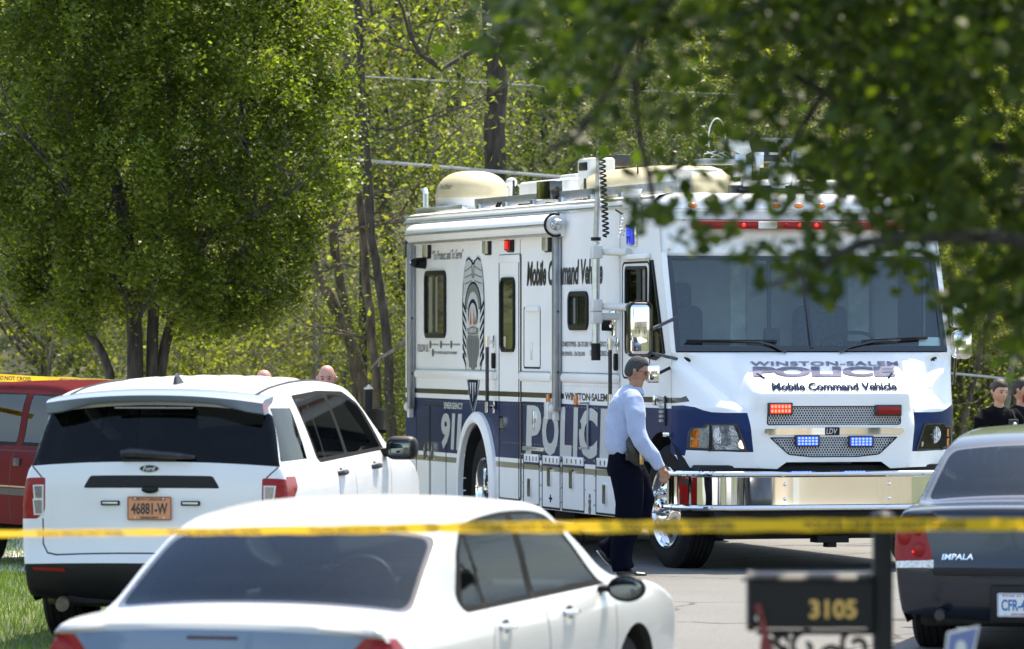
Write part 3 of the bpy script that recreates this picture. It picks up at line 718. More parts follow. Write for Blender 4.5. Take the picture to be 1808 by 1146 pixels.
# interior of the cab
b = MB(); b.box(-2.1, -2.05, -1.2, 1.2, .6, 3.0); b.build('bulkhead', M['interior'], truck)
b = MB(); b.box(-2.04, -2.02, .05, 1.0, 1.2, 2.62, .01); b.box(-2.04, -2.02, -.75, -.1, 1.9, 2.7, .01); b.build('bulkhead_panel', M['interior_lt'], truck)
b = MB(); b.box(-.75, -.02, -1.17, 1.17, 1.45, 1.83, .05, 3); b.box(-.6, -.3, .4, .95, 1.8, 1.92, .05); b.build('dashboard', M['black'], truck)
b = MB(); b.box(-2.0, -.3, -1.24, 1.24, 2.98, 3.05); b.build('cab_ceiling', M['interior'], truck)
for v in (-.78, .55):
    st_ = MB(); st_.box(-1.55, -1.4, v-.25, v+.25, 1.35, 2.25, .09, 4); seat = st_.build('cab_seat', M['cloth_grey'], truck)
    st_ = MB(); st_.box(-1.5, -1.0, v-.25, v+.25, 1.22, 1.42, .05, 3); st_.build('cushion', M['cloth_grey'], seat)
    st_ = MB(); st_.box(-1.53, -1.42, v-.15, v+.15, 2.22, 2.45, .05, 4); st_.build('headrest', M['cloth_grey'], seat)
    st_ = MB(); st_.box(-1.45, -1.05, v+.27, v+.34, 1.62, 1.70, .03, 3); st_.build('armrest', M['cloth_grey'], seat)
b = MB(); c = Vector((-.72, .55, 1.93)); ax = Vector((-.35, 0, .9)).normalized(); e1 = Vector((0, 1, 0)); e2 = ax.cross(e1)
b.tube([c+e1*.23*math.cos(a)+e2*.23*math.sin(a) for a in np.linspace(0, 2*math.pi, 32)], .016, 8, False)
for a in (0, 2.1, 4.2): b.tube([c, c+e1*.22*math.cos(a)+e2*.22*math.sin(a)], .014, 6)
b.build('steering_wheel', M['black'], truck)
b = MB(); b.box(-1.28, -1.24, .0, .03, 1.83, 2.9); b.box(-.5, -.42, -.28, -.15, 1.83, 2.05, .01); b.build('console_post', M['black'], truck)
v0, z0 = on_u(1627, 620, .0); v1, z1 = on_u(1668, 595, .0)
b = MB(); b.prism([(v0-.02, z0), (v1+.02, z0), (v1-.02, z1), (v0, z1+.005)], lambda v, z: WS(v, z, -.02), lambda v, z: WS(v, z, -.016)); tag(b.build('windscreen_card', M['paper']), 'white paper card propped inside the windscreen of the command truck', 'card').matrix_world = Matrix.LocRotScale(Vector((TO[0], TO[1], 0)), Quaternion((0, 0, 1), math.atan2(HV[1], HV[0])), None)
# bumper
plan = [(1.285, .02), (1.27, .20), (1.22, .38), (1.12, .52), (.95, .615), (.80, .645), (.66, .665)]
pl = [(u, -v) for v, u in plan]+[(.665, -.33), (.665, 0), (.665, .33)]+[(u, v) for v, u in plan[::-1]]
def sweep(prof, mtl, name, parent, pl_=pl, ang=30):
    b = MB(); rings = []
    for i, (u, v) in enumerate(pl_):
        a = Vector(pl_[max(i-1, 0)]); c = Vector(pl_[min(i+1, len(pl_)-1)]); d = (c-a).normalized(); n = Vector((d.y, -d.x))
        rings.append([(u+n.x*o, v+n.y*o, z) for o, z in prof])
    b.loft(rings); return b.build(name, mtl, parent, ang=ang)
pf = [(0.0, .565), (.012, .57), (.012, .80), (0, .805), (-.03, .805), (-.03, .565)]
bump = sweep(pf, M['chrome'], 'bumper', truck)
for zc_ in (.828, .542):
    q = [(.022+.024*math.cos(a), zc_+.024*math.sin(a)) for a in np.linspace(0, 2*math.pi, 11)[:-1]]
    sweep(q, M['chrome'], 'bumper_tube', bump)
for v in (-.46, .46):
    for z in (.742, .62):
        b = MB(); b.sph((.675, v, z), .018, 10, 8, (.5, 1, 1)); b.build('bolt', M['chrome'], bump)
b = MB(); b.box(.10, .60, -1.05, 1.05, .36, .56, .02); b.box(.25, .5, -1.15, 1.15, .56, .90, .02); b.box(.0, .3, -.9, .9, .27, .40, .02); b.box(.25, .45, -.1, .18, .24, .30); b.box(.3, .42, .0, .08, .2, .27); b.build('front_frame', M['under'], truck)
b = MB(); b.box(.2, .40, -.5, -.1, .84, .93, .02); b.build('tow_plate', M['dkmetal'], truck)
# wheels
def truck_wheel(u, v, sgn, dual=False, steer=0):
    w = bpy.data.objects.new('wheel', None); link(w, truck); w.location = (u, v, .53); w.rotation_euler = (0, 0, steer)
    def prof_ring(prof, name, mtl, ang=35, seg=64):
        b = MB(); rings = []
        for k in range(seg):
            a = 2*math.pi*k/seg; rings.append([(r*math.cos(a), sgn*y, r*math.sin(a)) for y, r in prof])
        rings.append(rings[0])
        V = [[b.bm.verts.new(p) for p in r] for r in rings[:-1]]; V.append(V[0]); n = len(V[0])
        for A_, B_ in zip(V, V[1:]):
            for k in range(n-1): b.bm.faces.new((A_[k], A_[k+1], B_[k+1], B_[k]))
        return b.build(name, mtl, w, ang=ang)
    tw = .28
    ri = .345 if not dual else .285
    pr = [(0, ri), (.0, ri+.01), (.006, .37), (.014, .42), (.010, .46), (-.005, .495), (-.03, .522)]
    y = -.035
    for k in range(5): pr += [(y, .53), (y-.034, .53), (y-.036, .516), (y-.042, .516), (y-.044, .53)]; y -= .044
    pr += [(-tw+.03, .522), (-tw+.005, .495), (-tw-.01, .44), (-tw, ri+.02), (-tw, ri)]
    prof_ring(pr, 'tyre', M['rubber'])
    deep = -.03 if not dual else -.15; RB = .315 if not dual else .252
    pr = [(-tw, ri), (-.0, ri), (.010, ri+.007), (.015, ri), (.008, ri-.013), (-.01, RB+.01), (deep, RB+.003), (deep, RB-.006)]
    rim = prof_ring(pr, 'rim', M['chrome'])
    # disc with oval hand holes
    b = MB(); n = 10
    def dm(x, z): 
        r = math.hypot(x, z); return (x, sgn*((deep+.002)*smooth01(r, .17, .31)+(.040 if not dual else -.10)*(1-smooth01(r, .14, .30))), z)
    ol = circ((0, 0), RB, 60); hr = .245 if not dual else .205; rg = [('hole', [(q[0], q[1]) for q in [(hr*math.cos(a0)+.020*math.cos(t_)*math.cos(a0)-.030*math.sin(t_)*math.sin(a0), hr*math.sin(a0)+.020*math.cos(t_)*math.sin(a0)+.030*math.sin(t_)*math.cos(a0)) for t_ in np.linspace(0, 2*math.pi, 13)[:-1]]]) for a0 in [2*math.pi*k/n for k in range(n)]]
    pp = panel(ol, rg, .022, dm); merge([pp['body']], 'rim_disc', M['chrome'], w, ang=50)
    b = MB(); b.cyl((0, sgn*(deep-.06), 0), (0, sgn*(deep-.08), 0), RB, seg=32); b.build('brake_drum', M['gap'], w)
    yb = .040 if not dual else -.10
    for k in range(10):
        a = 2*math.pi*(k+.5)/10; b = MB(); x, z = .140*math.cos(a), .140*math.sin(a)
        b.cyl((x, sgn*yb*.8, z), (x, sgn*(yb+.028), z), .019, .015, 10); b.sph((x, sgn*(yb+.030), z), .014, 8, 6); b.build('lug_nut', M['chrome'], w)
    b = MB(); b.cyl((0, sgn*yb, 0), (0, sgn*(yb+.04), 0), .082, .075, 24); b.sph((0, sgn*(yb+.038), 0), .075, 20, 10, (1, .35, 1)); b.build('hub_cap', M['chrome'], w)
truck_wheel(-.30, -1.20, -1, steer=R(5)); truck_wheel(-.30, 1.20, 1, steer=R(5))
truck_wheel(-6.44, -1.19, -1, True); truck_wheel(-6.44, 1.19, 1, True)
for s in (-1, 1):
    b = MB(); b.cyl((-6.44, s*.88, .53), (-6.44, s*.60, .53), .53, seg=48); b.build('inner_tyre', M['rubber'], truck)
b = MB(); b.cyl((-6.44, -.9, .53), (-6.44, .9, .53), .09); b.sph((-6.44, 0, .53), .2); b.cyl((-.3, -1, .5), (-.3, 1, .5), .06); b.build('axle', M['under'], truck)
# ------------------------------------------------------------------ truck side fittings
def sbox(name, p0, p1, out, m, parent=truck, bev=.004, inn=.0, f=None):
    """box on the near side between two measured corners, standing 'out' proud of it"""
    (u0, z0), (u1, z1) = p0, p1; b = MB(); u0, u1 = min(u0, u1), max(u0, u1)
    out = max(.004, min(out, (u1-u0-.02)/3.7)); u0 += 3.7*out
    b.box(min(u0, u1), max(u0, u1), -HW-out, -HW-inn, min(z0, z1), max(z0, z1), bev); return b.build(name, m, parent)
def sprism(name, poly, o0, o1, m, parent=truck):
    b = MB(); b.prism(poly, lambda u, z: (u, -HW-o0, z), lambda u, z: (u, -HW-o1, z)); return b.build(name, m, parent)
def sring(name, poly, wd, o1, m, parent=truck, o0=-.005):
    b = MB(); b.ring(poly, inset(poly, wd), lambda u, z: (u, -HW-o0, z), lambda u, z: (u, -HW-o1, z)); return b.build(name, m, parent)
def rectp(p0, p1, r=.03): 
    u0, u1 = sorted((p0[0], p1[0])); z0, z1 = sorted((p0[1], p1[1])); return rrect(u0, u1, z0, z1, r)
def seam(p0, p1, parent=truck, w=.018, r=.03, name='door_seam'):
    q = rectp(p0, p1, r); return sring(name, q, w, .003, M['gap'], parent, o0=.0)
# windows
for p0, p1, nm in ((A(175, 1068), A(298, 665), 'side_window'), (A(1030, 1022), A(1145, 788), 'side_window'), (G(645, 700), G(730, 240), 'door_glass')):
    q = rectp(p0, p1, .09); fr = sring(nm, q, .045 if nm == 'side_window' else .03, .022, M['black'])
    sprism('pane', inset(q, .03), .002, .006, M['pane'], fr)
    u0, u1 = sorted((p0[0], p1[0])); z0, z1 = sorted((p0[1], p1[1]))
    if nm == 'side_window':
        um = u0+(u1-u0)*.5; b = MB(); b.box(um-.03, um, -HW-.012, -HW-.006, z0+.05, z1-.05); b.build('window_bar', M['black'], fr)
        for k in range(2 if u0 < -6 else 1):
            b = MB(); uu = u0+.16+k*(u1-u0)*.25; b.box(uu, uu+(.13 if u0 < -6 else .06), -HW-.0085, -HW-.0065, z0+.06, z1-.06); b.build('curtain', M['curtain'] if u0 < -6 else M['ink_mid'], fr)
# entry door, upper locker, cab door
ed = seam(B(610, 980), A(742, 565)); sbox('door_header', A(607, 622), A(735, 570), .012, M['twhite'], ed)
ck = seam(H(478, 930), H(626, 303), r=.08); sbox('rain_gutter', H(475, 300), H(632, 262), .05, M['twhite'], ck, .015)
lk = seam(B(758, 205), A(858, 880)); sbox('locker_hood', A(762, 912), A(858, 878), .035, M['twhite'], lk, .01); sbox('locker_latch', B(797, 155), B(811, 50), .02, M['chrome'], lk)
seam(B(727, 985), A(745, 565), w=.02)
# latches
def latch(p0, p1, parent=truck):
    q = rectp(p0, p1, .02); o = sring('latch', q, .018, .02, M['chrome'], parent)
    sprism('latch_cup', inset(q, .015), .002, .006, M['dkmetal'], o); (u0, z0), (u1, z1) = p0, p1
    sbox('paddle', (u0+(u1-u0)*.3, z0+(z1-z0)*.45), (u0+(u1-u0)*.75, z0+(z1-z0)*.95), .016, M['chrome'], o)
latch(B(624, 570), B(648, 488), ed)
rc = seam(B(118, 965), B(297, 422)); sring('door_seam', rectp(B(196, 965), B(205, 424), .01), .012, .0035, M['gap'], rc, 0)
latch(B(172, 742), B(188, 640), rc); latch(B(217, 744), B(233, 640), rc)
# lower lockers
for i, (x0, y0, x1, y1, lx0, ly0, lx1, ly1) in enumerate([(115, 490, 252, 912, 163, 692, 190, 843), (272, 506, 428, 965, 330, 600, 358, 756), (440, 516, 630, 985, 515, 618, 543, 775), (725, 530, 905, 1010, 796, 745, 824, 905), (905, 530, 1075, 1015, 985, 760, 1010, 915)]):
    p0 = K(x0, y1); p1 = K(x1, y0); p0 = (p0[0], max(p0[1], .405)); lo = seam(p0, p1, r=.015, name='lower_locker', w=.02)
    latch(K(lx0, ly1), K(lx1, ly0), lo)
    h0 = K(x0, y0+38); h1 = K(x1, y0); hg = sbox('hinge', (p0[0]+.01, h1[1]-.075), (p1[0]-.01, h1[1]), .016, M['twhite'], lo)
    n = 5; b = MB()
    for k in range(n):
        uu = p0[0]+(p1[0]-p0[0])*(k+.5)/n; b.box(uu-.012, uu+.012, -HW-.019, -HW-.012, h1[1]-.06, h1[1]-.02)
    o = b.build('hinge_slots', M['dkmetal'], hg)
    sbox('hinge_lip', (p0[0], h1[1]-.095), (p1[0], h1[1]-.078), .022, M['navy'], lo)
    for uu in (p0[0]+.02, p1[0]-.02):
        for k in range(4):
            b = MB(); b.sph((uu+(-.05 if uu < p0[0]+.1 else .05), -HW-.003, p0[1]+.08+k*.13), .010, 6, 4); b.build('screw', M['alu'], lo)
sbox('lock', K(190, 280), K(217, 122), .02, M['chrome'])
seam(K(107, 485), K(310, 50), w=.016, r=.01)
sbox('locker_sill', K(105, 450), K(300, 432), .02, M['alu'])
# fold-out bracket on the second locker
bk = sbox('folding_step', K(645, 445), K(675, 50), .12, M['grey_alu'], bev=.008); sbox('step_arm', K(580, 60), K(675, 48), .10, M['grey_alu'], bk); sbox('step_arm', K(580, 440), K(650, 428), .10, M['alu'], bk)
sbox('step_catch', K(578, 272), K(604, 222), .02, M['dkmetal'], bk)
# chrome belt moulding
for x0, x1 in ((115, 600), (735, 920), (985, 1330)):
    ua, ub = B(x0, 0)[0], B(x1, 0)[0]; zc_ = 1.607; rings = []
    for u in (ua, ua+.05, ub-.05, ub):
        sc = .25 if u in (ua, ub) else 1; rings.append([(u, -HW-.03*sc*max(0, math.sin(t)), zc_+.045*math.cos(t)*(1 if sc == 1 else .6)) for t in np.linspace(-.1, math.pi+.1, 9)])
    b = MB(); b.loft(rings, closed=False, cap=False); b.build('belt_moulding', M['twhite'], truck, ang=60)
    b = MB(); b.tube([(ua+.02, -HW-.012, zc_+.043), (ub-.02, -HW-.012, zc_+.043)], .008, 6); b.build('moulding_edge', M['alu'], truck)
# rows of rivets along the skin (joined: too small and too many to pick apart)
b = MB()
for u in np.arange(UR+.25, -.7, .10):
    for z in (1.345, .985 if u > -5.5 else 1.345, 1.535 if u > -3.4 else 1.345):
        if not (-7.2 < u < -5.7 and z < 1.1): b.box(u-.006, u+.006, -HW-.003, -HW+.001, z-.006, z+.006)
o = b.build('rivet_row', M['alu'], truck); o['kind'] = 'stuff'
for x, y0, y1 in ((1332, 0, 900), (738, 0, 980)):
    u = B(x, 0)[0]; z0 = 1.35; b = MB(); b.box(u-.006, u+.006, -HW-.004, -HW, .45, 3.05); b.build('panel_joint', M['alu'], truck)
# grab handles
def vbar(x, y0, y1, f, nm, m=M['chrome'], out=.085, r=.018, blk=True):
    u, zt = f(x, y0); _, zb = f(x, y1); b = MB(); u += 3.7*out; out_ = out; b.cyl((u, -HW-out, zt), (u, -HW-out, zb), r, seg=10); o = b.build(nm, M['dkmetal'] if blk else m, truck)
    b = MB()
    for z in (zt, zb): b.cyl((u, -HW-out, z-.05), (u, -HW-out, z+.05), r*1.35, seg=10); b.cyl((u, -HW-out, z), (u-.05, -HW-.01, z), r*.9, seg=8); b.box(u-.08, u-.02, -HW-.012, -HW, z-.06, z+.06, .01)
    b.build('handle_mount', M['chrome'], o); return o
vbar(541, 45, 432, B, 'grab_rail'); vbar(1268, 60, 390, B, 'grab_rail')
sprism('door_pull', rectp(B(581, 205), B(591, 112), .03), .0, .03, M['black']); sprism('door_pull', rectp(B(1309, 218), B(1319, 115), .03), .0, .03, M['black'])
sbox('hinge_bracket', B(583, 447), B(596, 398), .03, M['dkmetal'])
# cab door hinges and latches by the wheel
sbox('door_catch', B(1520, 422), B(1566, 362), .06, M['chrome']); hs = sbox('hinge_strap', B(1590, 545), B(1606, 368), .03, M['dkmetal'])
for k in range(6):
    z0 = B(1598, 380+k*27)[1]; b = MB(); u = B(1598, 0)[0]; b.cyl((u-.03, -HW-.035, z0), (u+.03, -HW-.035, z0), .014, seg=8); b.build('hinge_knuckle', M['alu'], hs)
sbox('tow_hook', B(1576, 608), B(1640, 582), .08, M['chrome'], bev=.012)
# awning
au0, _ = A(50, 0); au1 = on_v(976, 380, -HW-.12)[0]; au0 = on_v(716, 390, -HW-.15)[0]
zt = A(60, 322)[1]-.0
ring = lambda u, s=1: [(u, -HW-.03-.13*s*max(0, math.cos(t))-.0, 2.985+.105*math.sin(t)*s) for t in np.linspace(-1.5, 1.75, 12)]+[(u, -HW, 3.08), (u, -HW, 2.885)]
b = MB(); b.loft([ring(au0), ring(au0+.02, 1.0), ring(au1-.05), ring(au1)]); aw = b.build('awning_roll', M['twhite'], truck, ang=40)
b = MB(); b.tube([(au0, -HW-.165, 2.985), (au1, -HW-.165, 2.985)], .013, 6); b.tube([(au0, -HW-.11, 2.905), (au1, -HW-.11, 2.905)], .02, 6); b.build('awning_rail', M['alu'], aw)
b = MB(); b.cyl((au1-.005, -HW-.10, 2.985), (au1+.03, -HW-.10, 2.985), .085, .08, 24); b.build('awning_end', M['offwhite'], aw)
b = MB(); b.tube([(au1+.02, -HW-.10+.10*math.cos(t), 2.985+.10*math.sin(t)) for t in np.linspace(1.2, 5.2, 18)], .012, 6); b.build('awning_cord', M['black'], aw)
b = MB(); b.sph((au1+.04, -HW-.10, 2.99), .055, 16, 8, (.8, 1, 1)); b.box(au1+.0, au1+.16, -HW-.14, -HW-.06, 2.985, 3.03, .02); b.build('awning_knob', M['alu'], aw)
for x0, x1, yb, nm in ((66, 118, 440, 'arm'), (930, 988, 455, 'arm')):
    u0 = on_v(700+x0/3.371, 500, -HW-.06)[0]; u1 = u0+.09; zb = B(x0, yb)[1]
    o = MB(); w = u1-u0; o.box(u0, u1, -HW-.07, -HW-.003, zb, 2.90 if x0 < 500 else 3.10, .006); arm = o.build('awning_arm', M['grey_alu'], aw)
    o = MB(); o.box(u1-.01, u1+.012, -HW-.066, -HW-.045, zb+.03, 2.88, .003); o.box(u1-.01, u1+.012, -HW-.03, -HW-.008, zb+.03, 2.88, .003); o.build('arm_rib', M['grey_alu'], arm)
    for z in (zb+.35, zb+.9): 
        o = MB(); o.cyl((u1-.01, -HW-.038, z), (u1+.02, -HW-.038, z), .010, seg=8); o.build('arm_bolt', M['dkmetal'], arm)
    o = MB(); o.box(u0-.03, u0+w*.5, -HW-.06, -HW-.005, zb-.09, zb+.02, .01); o.sph((u0, -HW-.05, zb+.02), .05, 10, 8); o.build('arm_foot', M['offwhite'], arm)
# lamps on the side
for (x0, y0, x1, y1, k) in ((158, 598, 208, 468, 0), (514, 577, 567, 442, 0), (868, 560, 926, 420, 0), (646, 560, 703, 430, 1), (1371, 527, 1435, 380, 2)):
    p0, p1 = A(x0, y0), A(x1, y1); p0 = (p0[0]+.13, p0[1]); w = p1[0]-p0[0]
    b = MB(); b.box(p0[0]+.01, p1[0], -HW-.025, -HW, p0[1], p1[1], .012, 3); la = b.build('scene_lamp' if not k else 'warning_lamp', M['black'] if k < 2 else M['chrome'], truck)
    b = MB(); b.box(p0[0]+.01, p1[0]-.03, -HW-.05, -HW-.02, p0[1]+.012, p1[1]-.012, .018, 4); b.build('lens', [M['lamp_cream'], M['red_lens'], M['blue_lens']][k], la)
    if k:
        b = MB(); zm = p0[1]+(p1[1]-p0[1])*(.33 if k == 1 else .62)
        for dz in (-.025, .0, .025): b.box(p0[0]+w*.3, p1[0]-w*.3, -HW-.056, -HW-.046, zm+dz-.008, zm+dz+.008, .003)
        b.build('led_row', M['red_on'] if k == 1 else M['blue_on'], la)
p0 = A(120, 645); p1 = A(157, 602); p0 = (p0[0]+.35, p0[1]); p1 = (p1[0]+.1, p1[1]); b = MB(); b.cyl((p0[0]+.05, -HW-.10, (p0[1]+p1[1])/2), (p1[0], -HW, (p0[1]+p1[1])/2), .05, .06, 12); b.sph((p0[0]+.04, -HW-.12, (p0[1]+p1[1])/2), .045, 12, 8); sc_ = b.build('side_camera', M['black'], truck)
b = MB(); b.cyl((p0[0]+.03, -HW-.165, (p0[1]+p1[1])/2), (p0[0]+.04, -HW-.12, (p0[1]+p1[1])/2), .025, seg=12); b.build('camera_lens', M['chrome'], sc_)
p0 = H(415, 645); b = MB(); b.cyl((p0[0], -HW-.08, p0[1]), (p0[0]+.02, -HW, p0[1]), .05, .055, 14); b.build('charge_socket', M['black'], truck)
b = MB(); b.tube([(p0[0]+.12+.05*math.cos(t), -HW-.03, p0[1]+.05+.06*math.sin(t)) for t in np.linspace(-1.4, 1.6, 10)], .018, 6); b.box(p0[0]+.09, p0[0]+.19, -HW-.02, -HW, p0[1]-.1, p0[1]+.16, .01); b.build('socket_cover', M['chrome'], truck)
sprism('marker_lamp', rectp(A(62, 590), A(70, 488), .01), 0, .02, M['navy'])
for x, y in ((912, 388), (1077, 392)):
    p = B(x, y); b = MB(); b.box(p[0]-.03, p[0]+.03, -HW-.03, -HW, p[1]-.045, p[1]+.045, .008); b.build('amber_marker', M['amber'], truck)
p = B(905, 455); b = MB(); b.box(p[0]-.02, p[0]+.12, -HW-.04, -HW, p[1]-.08, p[1]+.08, .01); b.build('arm_rest', M['offwhite'], truck)
# telescopic antenna tube on standoffs, coiled leads
MV = -HW-.20
fm = lambda x, y: on_v(940+x/3.015, 360+y/3.015, MV)
ub, zb_ = on_v(1052, 630, MV); ut, zt_ = on_v(1058, 268, MV); 
b = MB(); b.cyl((ub, MV, zb_+.1), (ub, MV, fm(340, 205)[1]), .036, seg=12); b.cyl((ub, MV, fm(340, 205)[1]), (ut, MV, zt_), .026, seg=12); mast = b.build('mast_tube', M['alu'], truck)
for y0, y1, r in ((198, 216, .045), (740, 828, .042)):
    b = MB(); b.cyl((ub, MV, fm(0, y0)[1]), (ub, MV, fm(0, y1)[1]), r, seg=12); b.build('mast_collar', M['black'], mast)
for y in (255, 545, 600):
    u, z = fm(340, y); b = MB(); b.box(u-.05, u+.05, MV-.045, MV+.045, z-.06, z+.06, .01); b.cyl((u, MV, z), (u+.0, -HW, z), .03, seg=10)
    if y < 590: b.cyl((u+.05, MV+.08, z), (u+.42, -HW-.03, z-.01), .033, seg=10)
    b.build('mast_clamp', M['offwhite'], mast)
def coil(p0, p1, n, r, w, m, nm):
    p0, p1 = Vector(p0), Vector(p1); pts = []
    for k in range(n*8+1):
        t = k/(n*8); a = k*math.pi/4; pts.append(p0.lerp(p1, t)+Vector((r*math.cos(a), r*math.sin(a), 0)))
    b = MB(); b.tube(pts, w, 4); return b.build(nm, m, truck)
u0, z0 = on_v(1063, 275, MV); u1, z1 = on_v(1070, 418, MV); coil((u0, MV, z0), (u1, MV, z1), 17, .026, .009, M['black'], 'coiled_cable')
u0, z0 = fm(440, 25); u1, z1 = fm(405, 180); coil((u0+.1, -HW-.12, z0+.05), (u1+.12, -HW-.12, z1), 10, .022, .007, M['offwhite'], 'coiled_cable')
u0, z0 = fm(445, -60); b = MB(); 
for k in range(7): b.cyl((u0+.12, -HW-.09, z0+.03-k*.045), (u0+.12, -HW-.09, z0-.005-k*.045), .09, .075, 14)
b.build('ribbed_boot', M['offwhite'], truck)
pts = [on_v(940+x/3.015, 360+y/3.015, -HW-.06) for x, y in ((445, 32), (470, 48), (490, 62), (485, 90), (500, 115), (510, 118))]; b = MB(); b.tube([(u, -HW-.06, z) for u, z in pts], .01, 6); b.build('lamp_cable', M['black'], truck)
# mirrors
def mirror(v, px0, py0, px1, py1, s):
    u = .12; (v0, z1), (v1, z0) = on_u(px0, py0, u), on_u(px1, py1, u)
    cx, cz, w, h = (v0+v1)/2, (z0+z1)/2, abs(v1-v0), z1-z0
    mt = Matrix.Translation((u, cx, cz)) @ Matrix.Rotation(s*R(0), 4, 'Z')
    b = MB(); b.box(-.09, .0, -w/2, w/2, -h/2, h/2, .055, 4, mtx=mt); o = b.build('mirror', M['chrome'], truck)
    return o, mt, w, h
# passenger mirror: its glass faces back, its polished shell faces us
o, mt, w, h = mirror(-1.5, 1109, 532, 1153, 631, 1)
b = MB(); b.box(-.10, -.088, -w/2+.02, w/2-.02, -h/2+.02, h/2-.02, .02, 2, mtx=mt); b.build('mirror_glass', M['mirror'], o)
b = MB(); b.ring(rrect(-w/2, w/2, -h/2, h/2, .06), rrect(-w/2+.012, w/2-.012, -h/2+.012, h/2-.012, .05), lambda y, z: tuple(mt @ Vector((-.02, y, z))), lambda y, z: tuple(mt @ Vector((.004, y, z)))); b.build('mirror_rim', M['gloss_black'], o)
b = MB(); c = mt @ Vector((-.04, w/2, 0)); b.tube([c, (.0, -1.2, c.z+.1)], .016, 8); b.tube([c+Vector((0, 0, -.2)), (0, -1.2, c.z-.25)], .014, 8); b.build('mirror_arm', M['gloss_black'], o)
v0, z1 = on_u(1144, 643, .1); v1, z0 = on_u(1166, 676, .1)
b = MB(); b.box(.02, .10, v0, v1, z0, z1, .02, 3); o2 = b.build('spot_mirror', M['chrome'], truck); b = MB(); b.tube([(.05, v1, (z0+z1)/2), (-.05, -1.24, (z0+z1)/2+.05)], .014, 6); b.build('mirror_arm', M['black'], o2)
v0, z1 = on_u(1684, 583, .05); v1, z0 = on_u(1719, 634, .05); cx = (v0+v1)/2
b = MB(); b.box(-.06, .05, v0, v1, z0, z1, .05, 4); o3 = b.build('mirror', M['chrome'], truck)
b = MB(); b.box(-.05, .05, cx-.1, cx+.04, z1+.02, z1+.24, .04, 3); b.build('spot_mirror', M['chrome'], o3)
b = MB(); b.tube([(-.02, cx, z0-.02), (-.02, cx, z1+.3)], .014, 6); b.tube([(-.02, cx, z1+.28), (-.05, 1.24, z1+.3)], .014, 6); b.tube([(-.02, cx-.05, z0), (-.02, 1.28, z0-.22)], .012, 6); b.build('mirror_arm', M['gloss_black'], o3)
# ------------------------------------------------------------------ lettering on the side
SM = sidemap(.004)
def stext(s, m, p0, p1, bold=.01, shear=0, o=.004, spacing=1.0, parent=truck):
    (u0, z0), (u1, z1) = p0, p1
    return text_on('lettering', s, m, parent, sidemap(o), u0, z0, u1, z1, bold, shear, spacing=spacing)
def zlev(f, x, y): return f(x, y)[1]
stext('“To Protect and To Serve”', M['ink_mid'], (A(215, 0)[0], zlev(A, 215, 606)), (A(400, 0)[0], zlev(A, 215, 548)), .012, .2)
stext('Mobile Command Vehicle', M['ink_brown'], (A(778, 0)[0], zlev(A, 778, 760)), (A(1228, 0)[0], zlev(A, 778, 612)), .035, .18)
stext('FOLLOW US :', M['ink_fade'], (G(132, 0)[0], zlev(G, 132, 699)), (G(201, 0)[0], zlev(G, 132, 652)), .02)
for s, x0, x1, y0, y1 in (('www.cityofws.org', 217, 260, 640, 668), ('/cityofwspolice', 282, 327, 640, 668), ('/cityofwspolice', 345, 392, 640, 668), ('CITY OF WINSTON-SALEM CITY GOVERNMENT', 232, 374, 690, 718)):
    stext(s, M['ink_fade'], (G(x0, 0)[0], zlev(G, x0, y1-5)), (G(x1, 0)[0], zlev(G, x0, y0+5)), .03)
    sprism('round_mark', circ(G(x0-8, (y0+y1)/2), .04, 12), 0, .003, M['ink_fade'])
for s, x0, x1, y0, y1 in (('CRIMESTOPPERS - 336-727-2800', 160, 300, 730, 762), ('NON-EMERGENCY - 336-773-7700', 307, 466, 730, 762), ('EN ESPAÑOL - 336-728-3904', 160, 281, 778, 811), ('TEXT TIPS FEEDBACK to 274', 307, 425, 778, 811)):
    stext(s, M['ink_fade'], (H(x0, 0)[0], zlev(H, x0, y1-2)), (H(x1, 0)[0], zlev(H, x0, y0+2)), .02)
sprism('stripe_gap', [(H(170, 0)[0], 1.375), (H(560, 0)[0], 1.375), (H(560, 0)[0], 1.52), (H(170, 0)[0], 1.52)], 0, .002, M['twhite'])
stext('WINSTON·SALEM', M['ink_brown'], (H(175, 0)[0], zlev(H, 175, 1044)), (H(400, 0)[0], zlev(H, 175, 1003)), .035)
u = K(138, 0)[0]; zb_, zt_ = zlev(K, 150, 485), zlev(K, 160, 74)
ends = [K(x, 0)[0] for x in (138, 270, 276, 415, 425, 525, 535, 580, 586, 745, 760, 900)]
for ch, (i, j) in zip('POLICE', ((0, 1), (2, 3), (4, 5), (6, 7), (8, 9), (10, 11))):
    stext(ch, M['ink_grey'], (ends[i], zb_), (ends[j], zt_), .05, .06)
stext('EMERGENCY', M['ink_grey'], (B(285, 0)[0], zlev(B, 285, 443)), (B(398, 0)[0], zlev(B, 285, 404)), .035)
ends = [B(x, 0)[0] for x in (268, 322, 325, 352, 357, 392)]
for ch, (i, j) in zip('911', ((0, 1), (2, 3), (4, 5))): stext(ch, M['ink_grey'], (ends[i], zlev(B, 270, 682)), (ends[j], zlev(B, 270, 468)), .045, .12)
p0 = K(345, 860); sprism('cross_mark', [(p0[0]-.05, p0[1]-.01), (p0[0]+.05, p0[1]-.01), (p0[0]+.05, p0[1]+.01), (p0[0]-.05, p0[1]+.01)], 0, .003, M['ink_navy']); sprism('cross_mark', [(p0[0]-.014, p0[1]-.035), (p0[0]+.014, p0[1]-.035), (p0[0]+.014, p0[1]+.035), (p0[0]-.014, p0[1]+.035)], 0, .004, M['ink_navy'])
p0 = K(675, 912); 
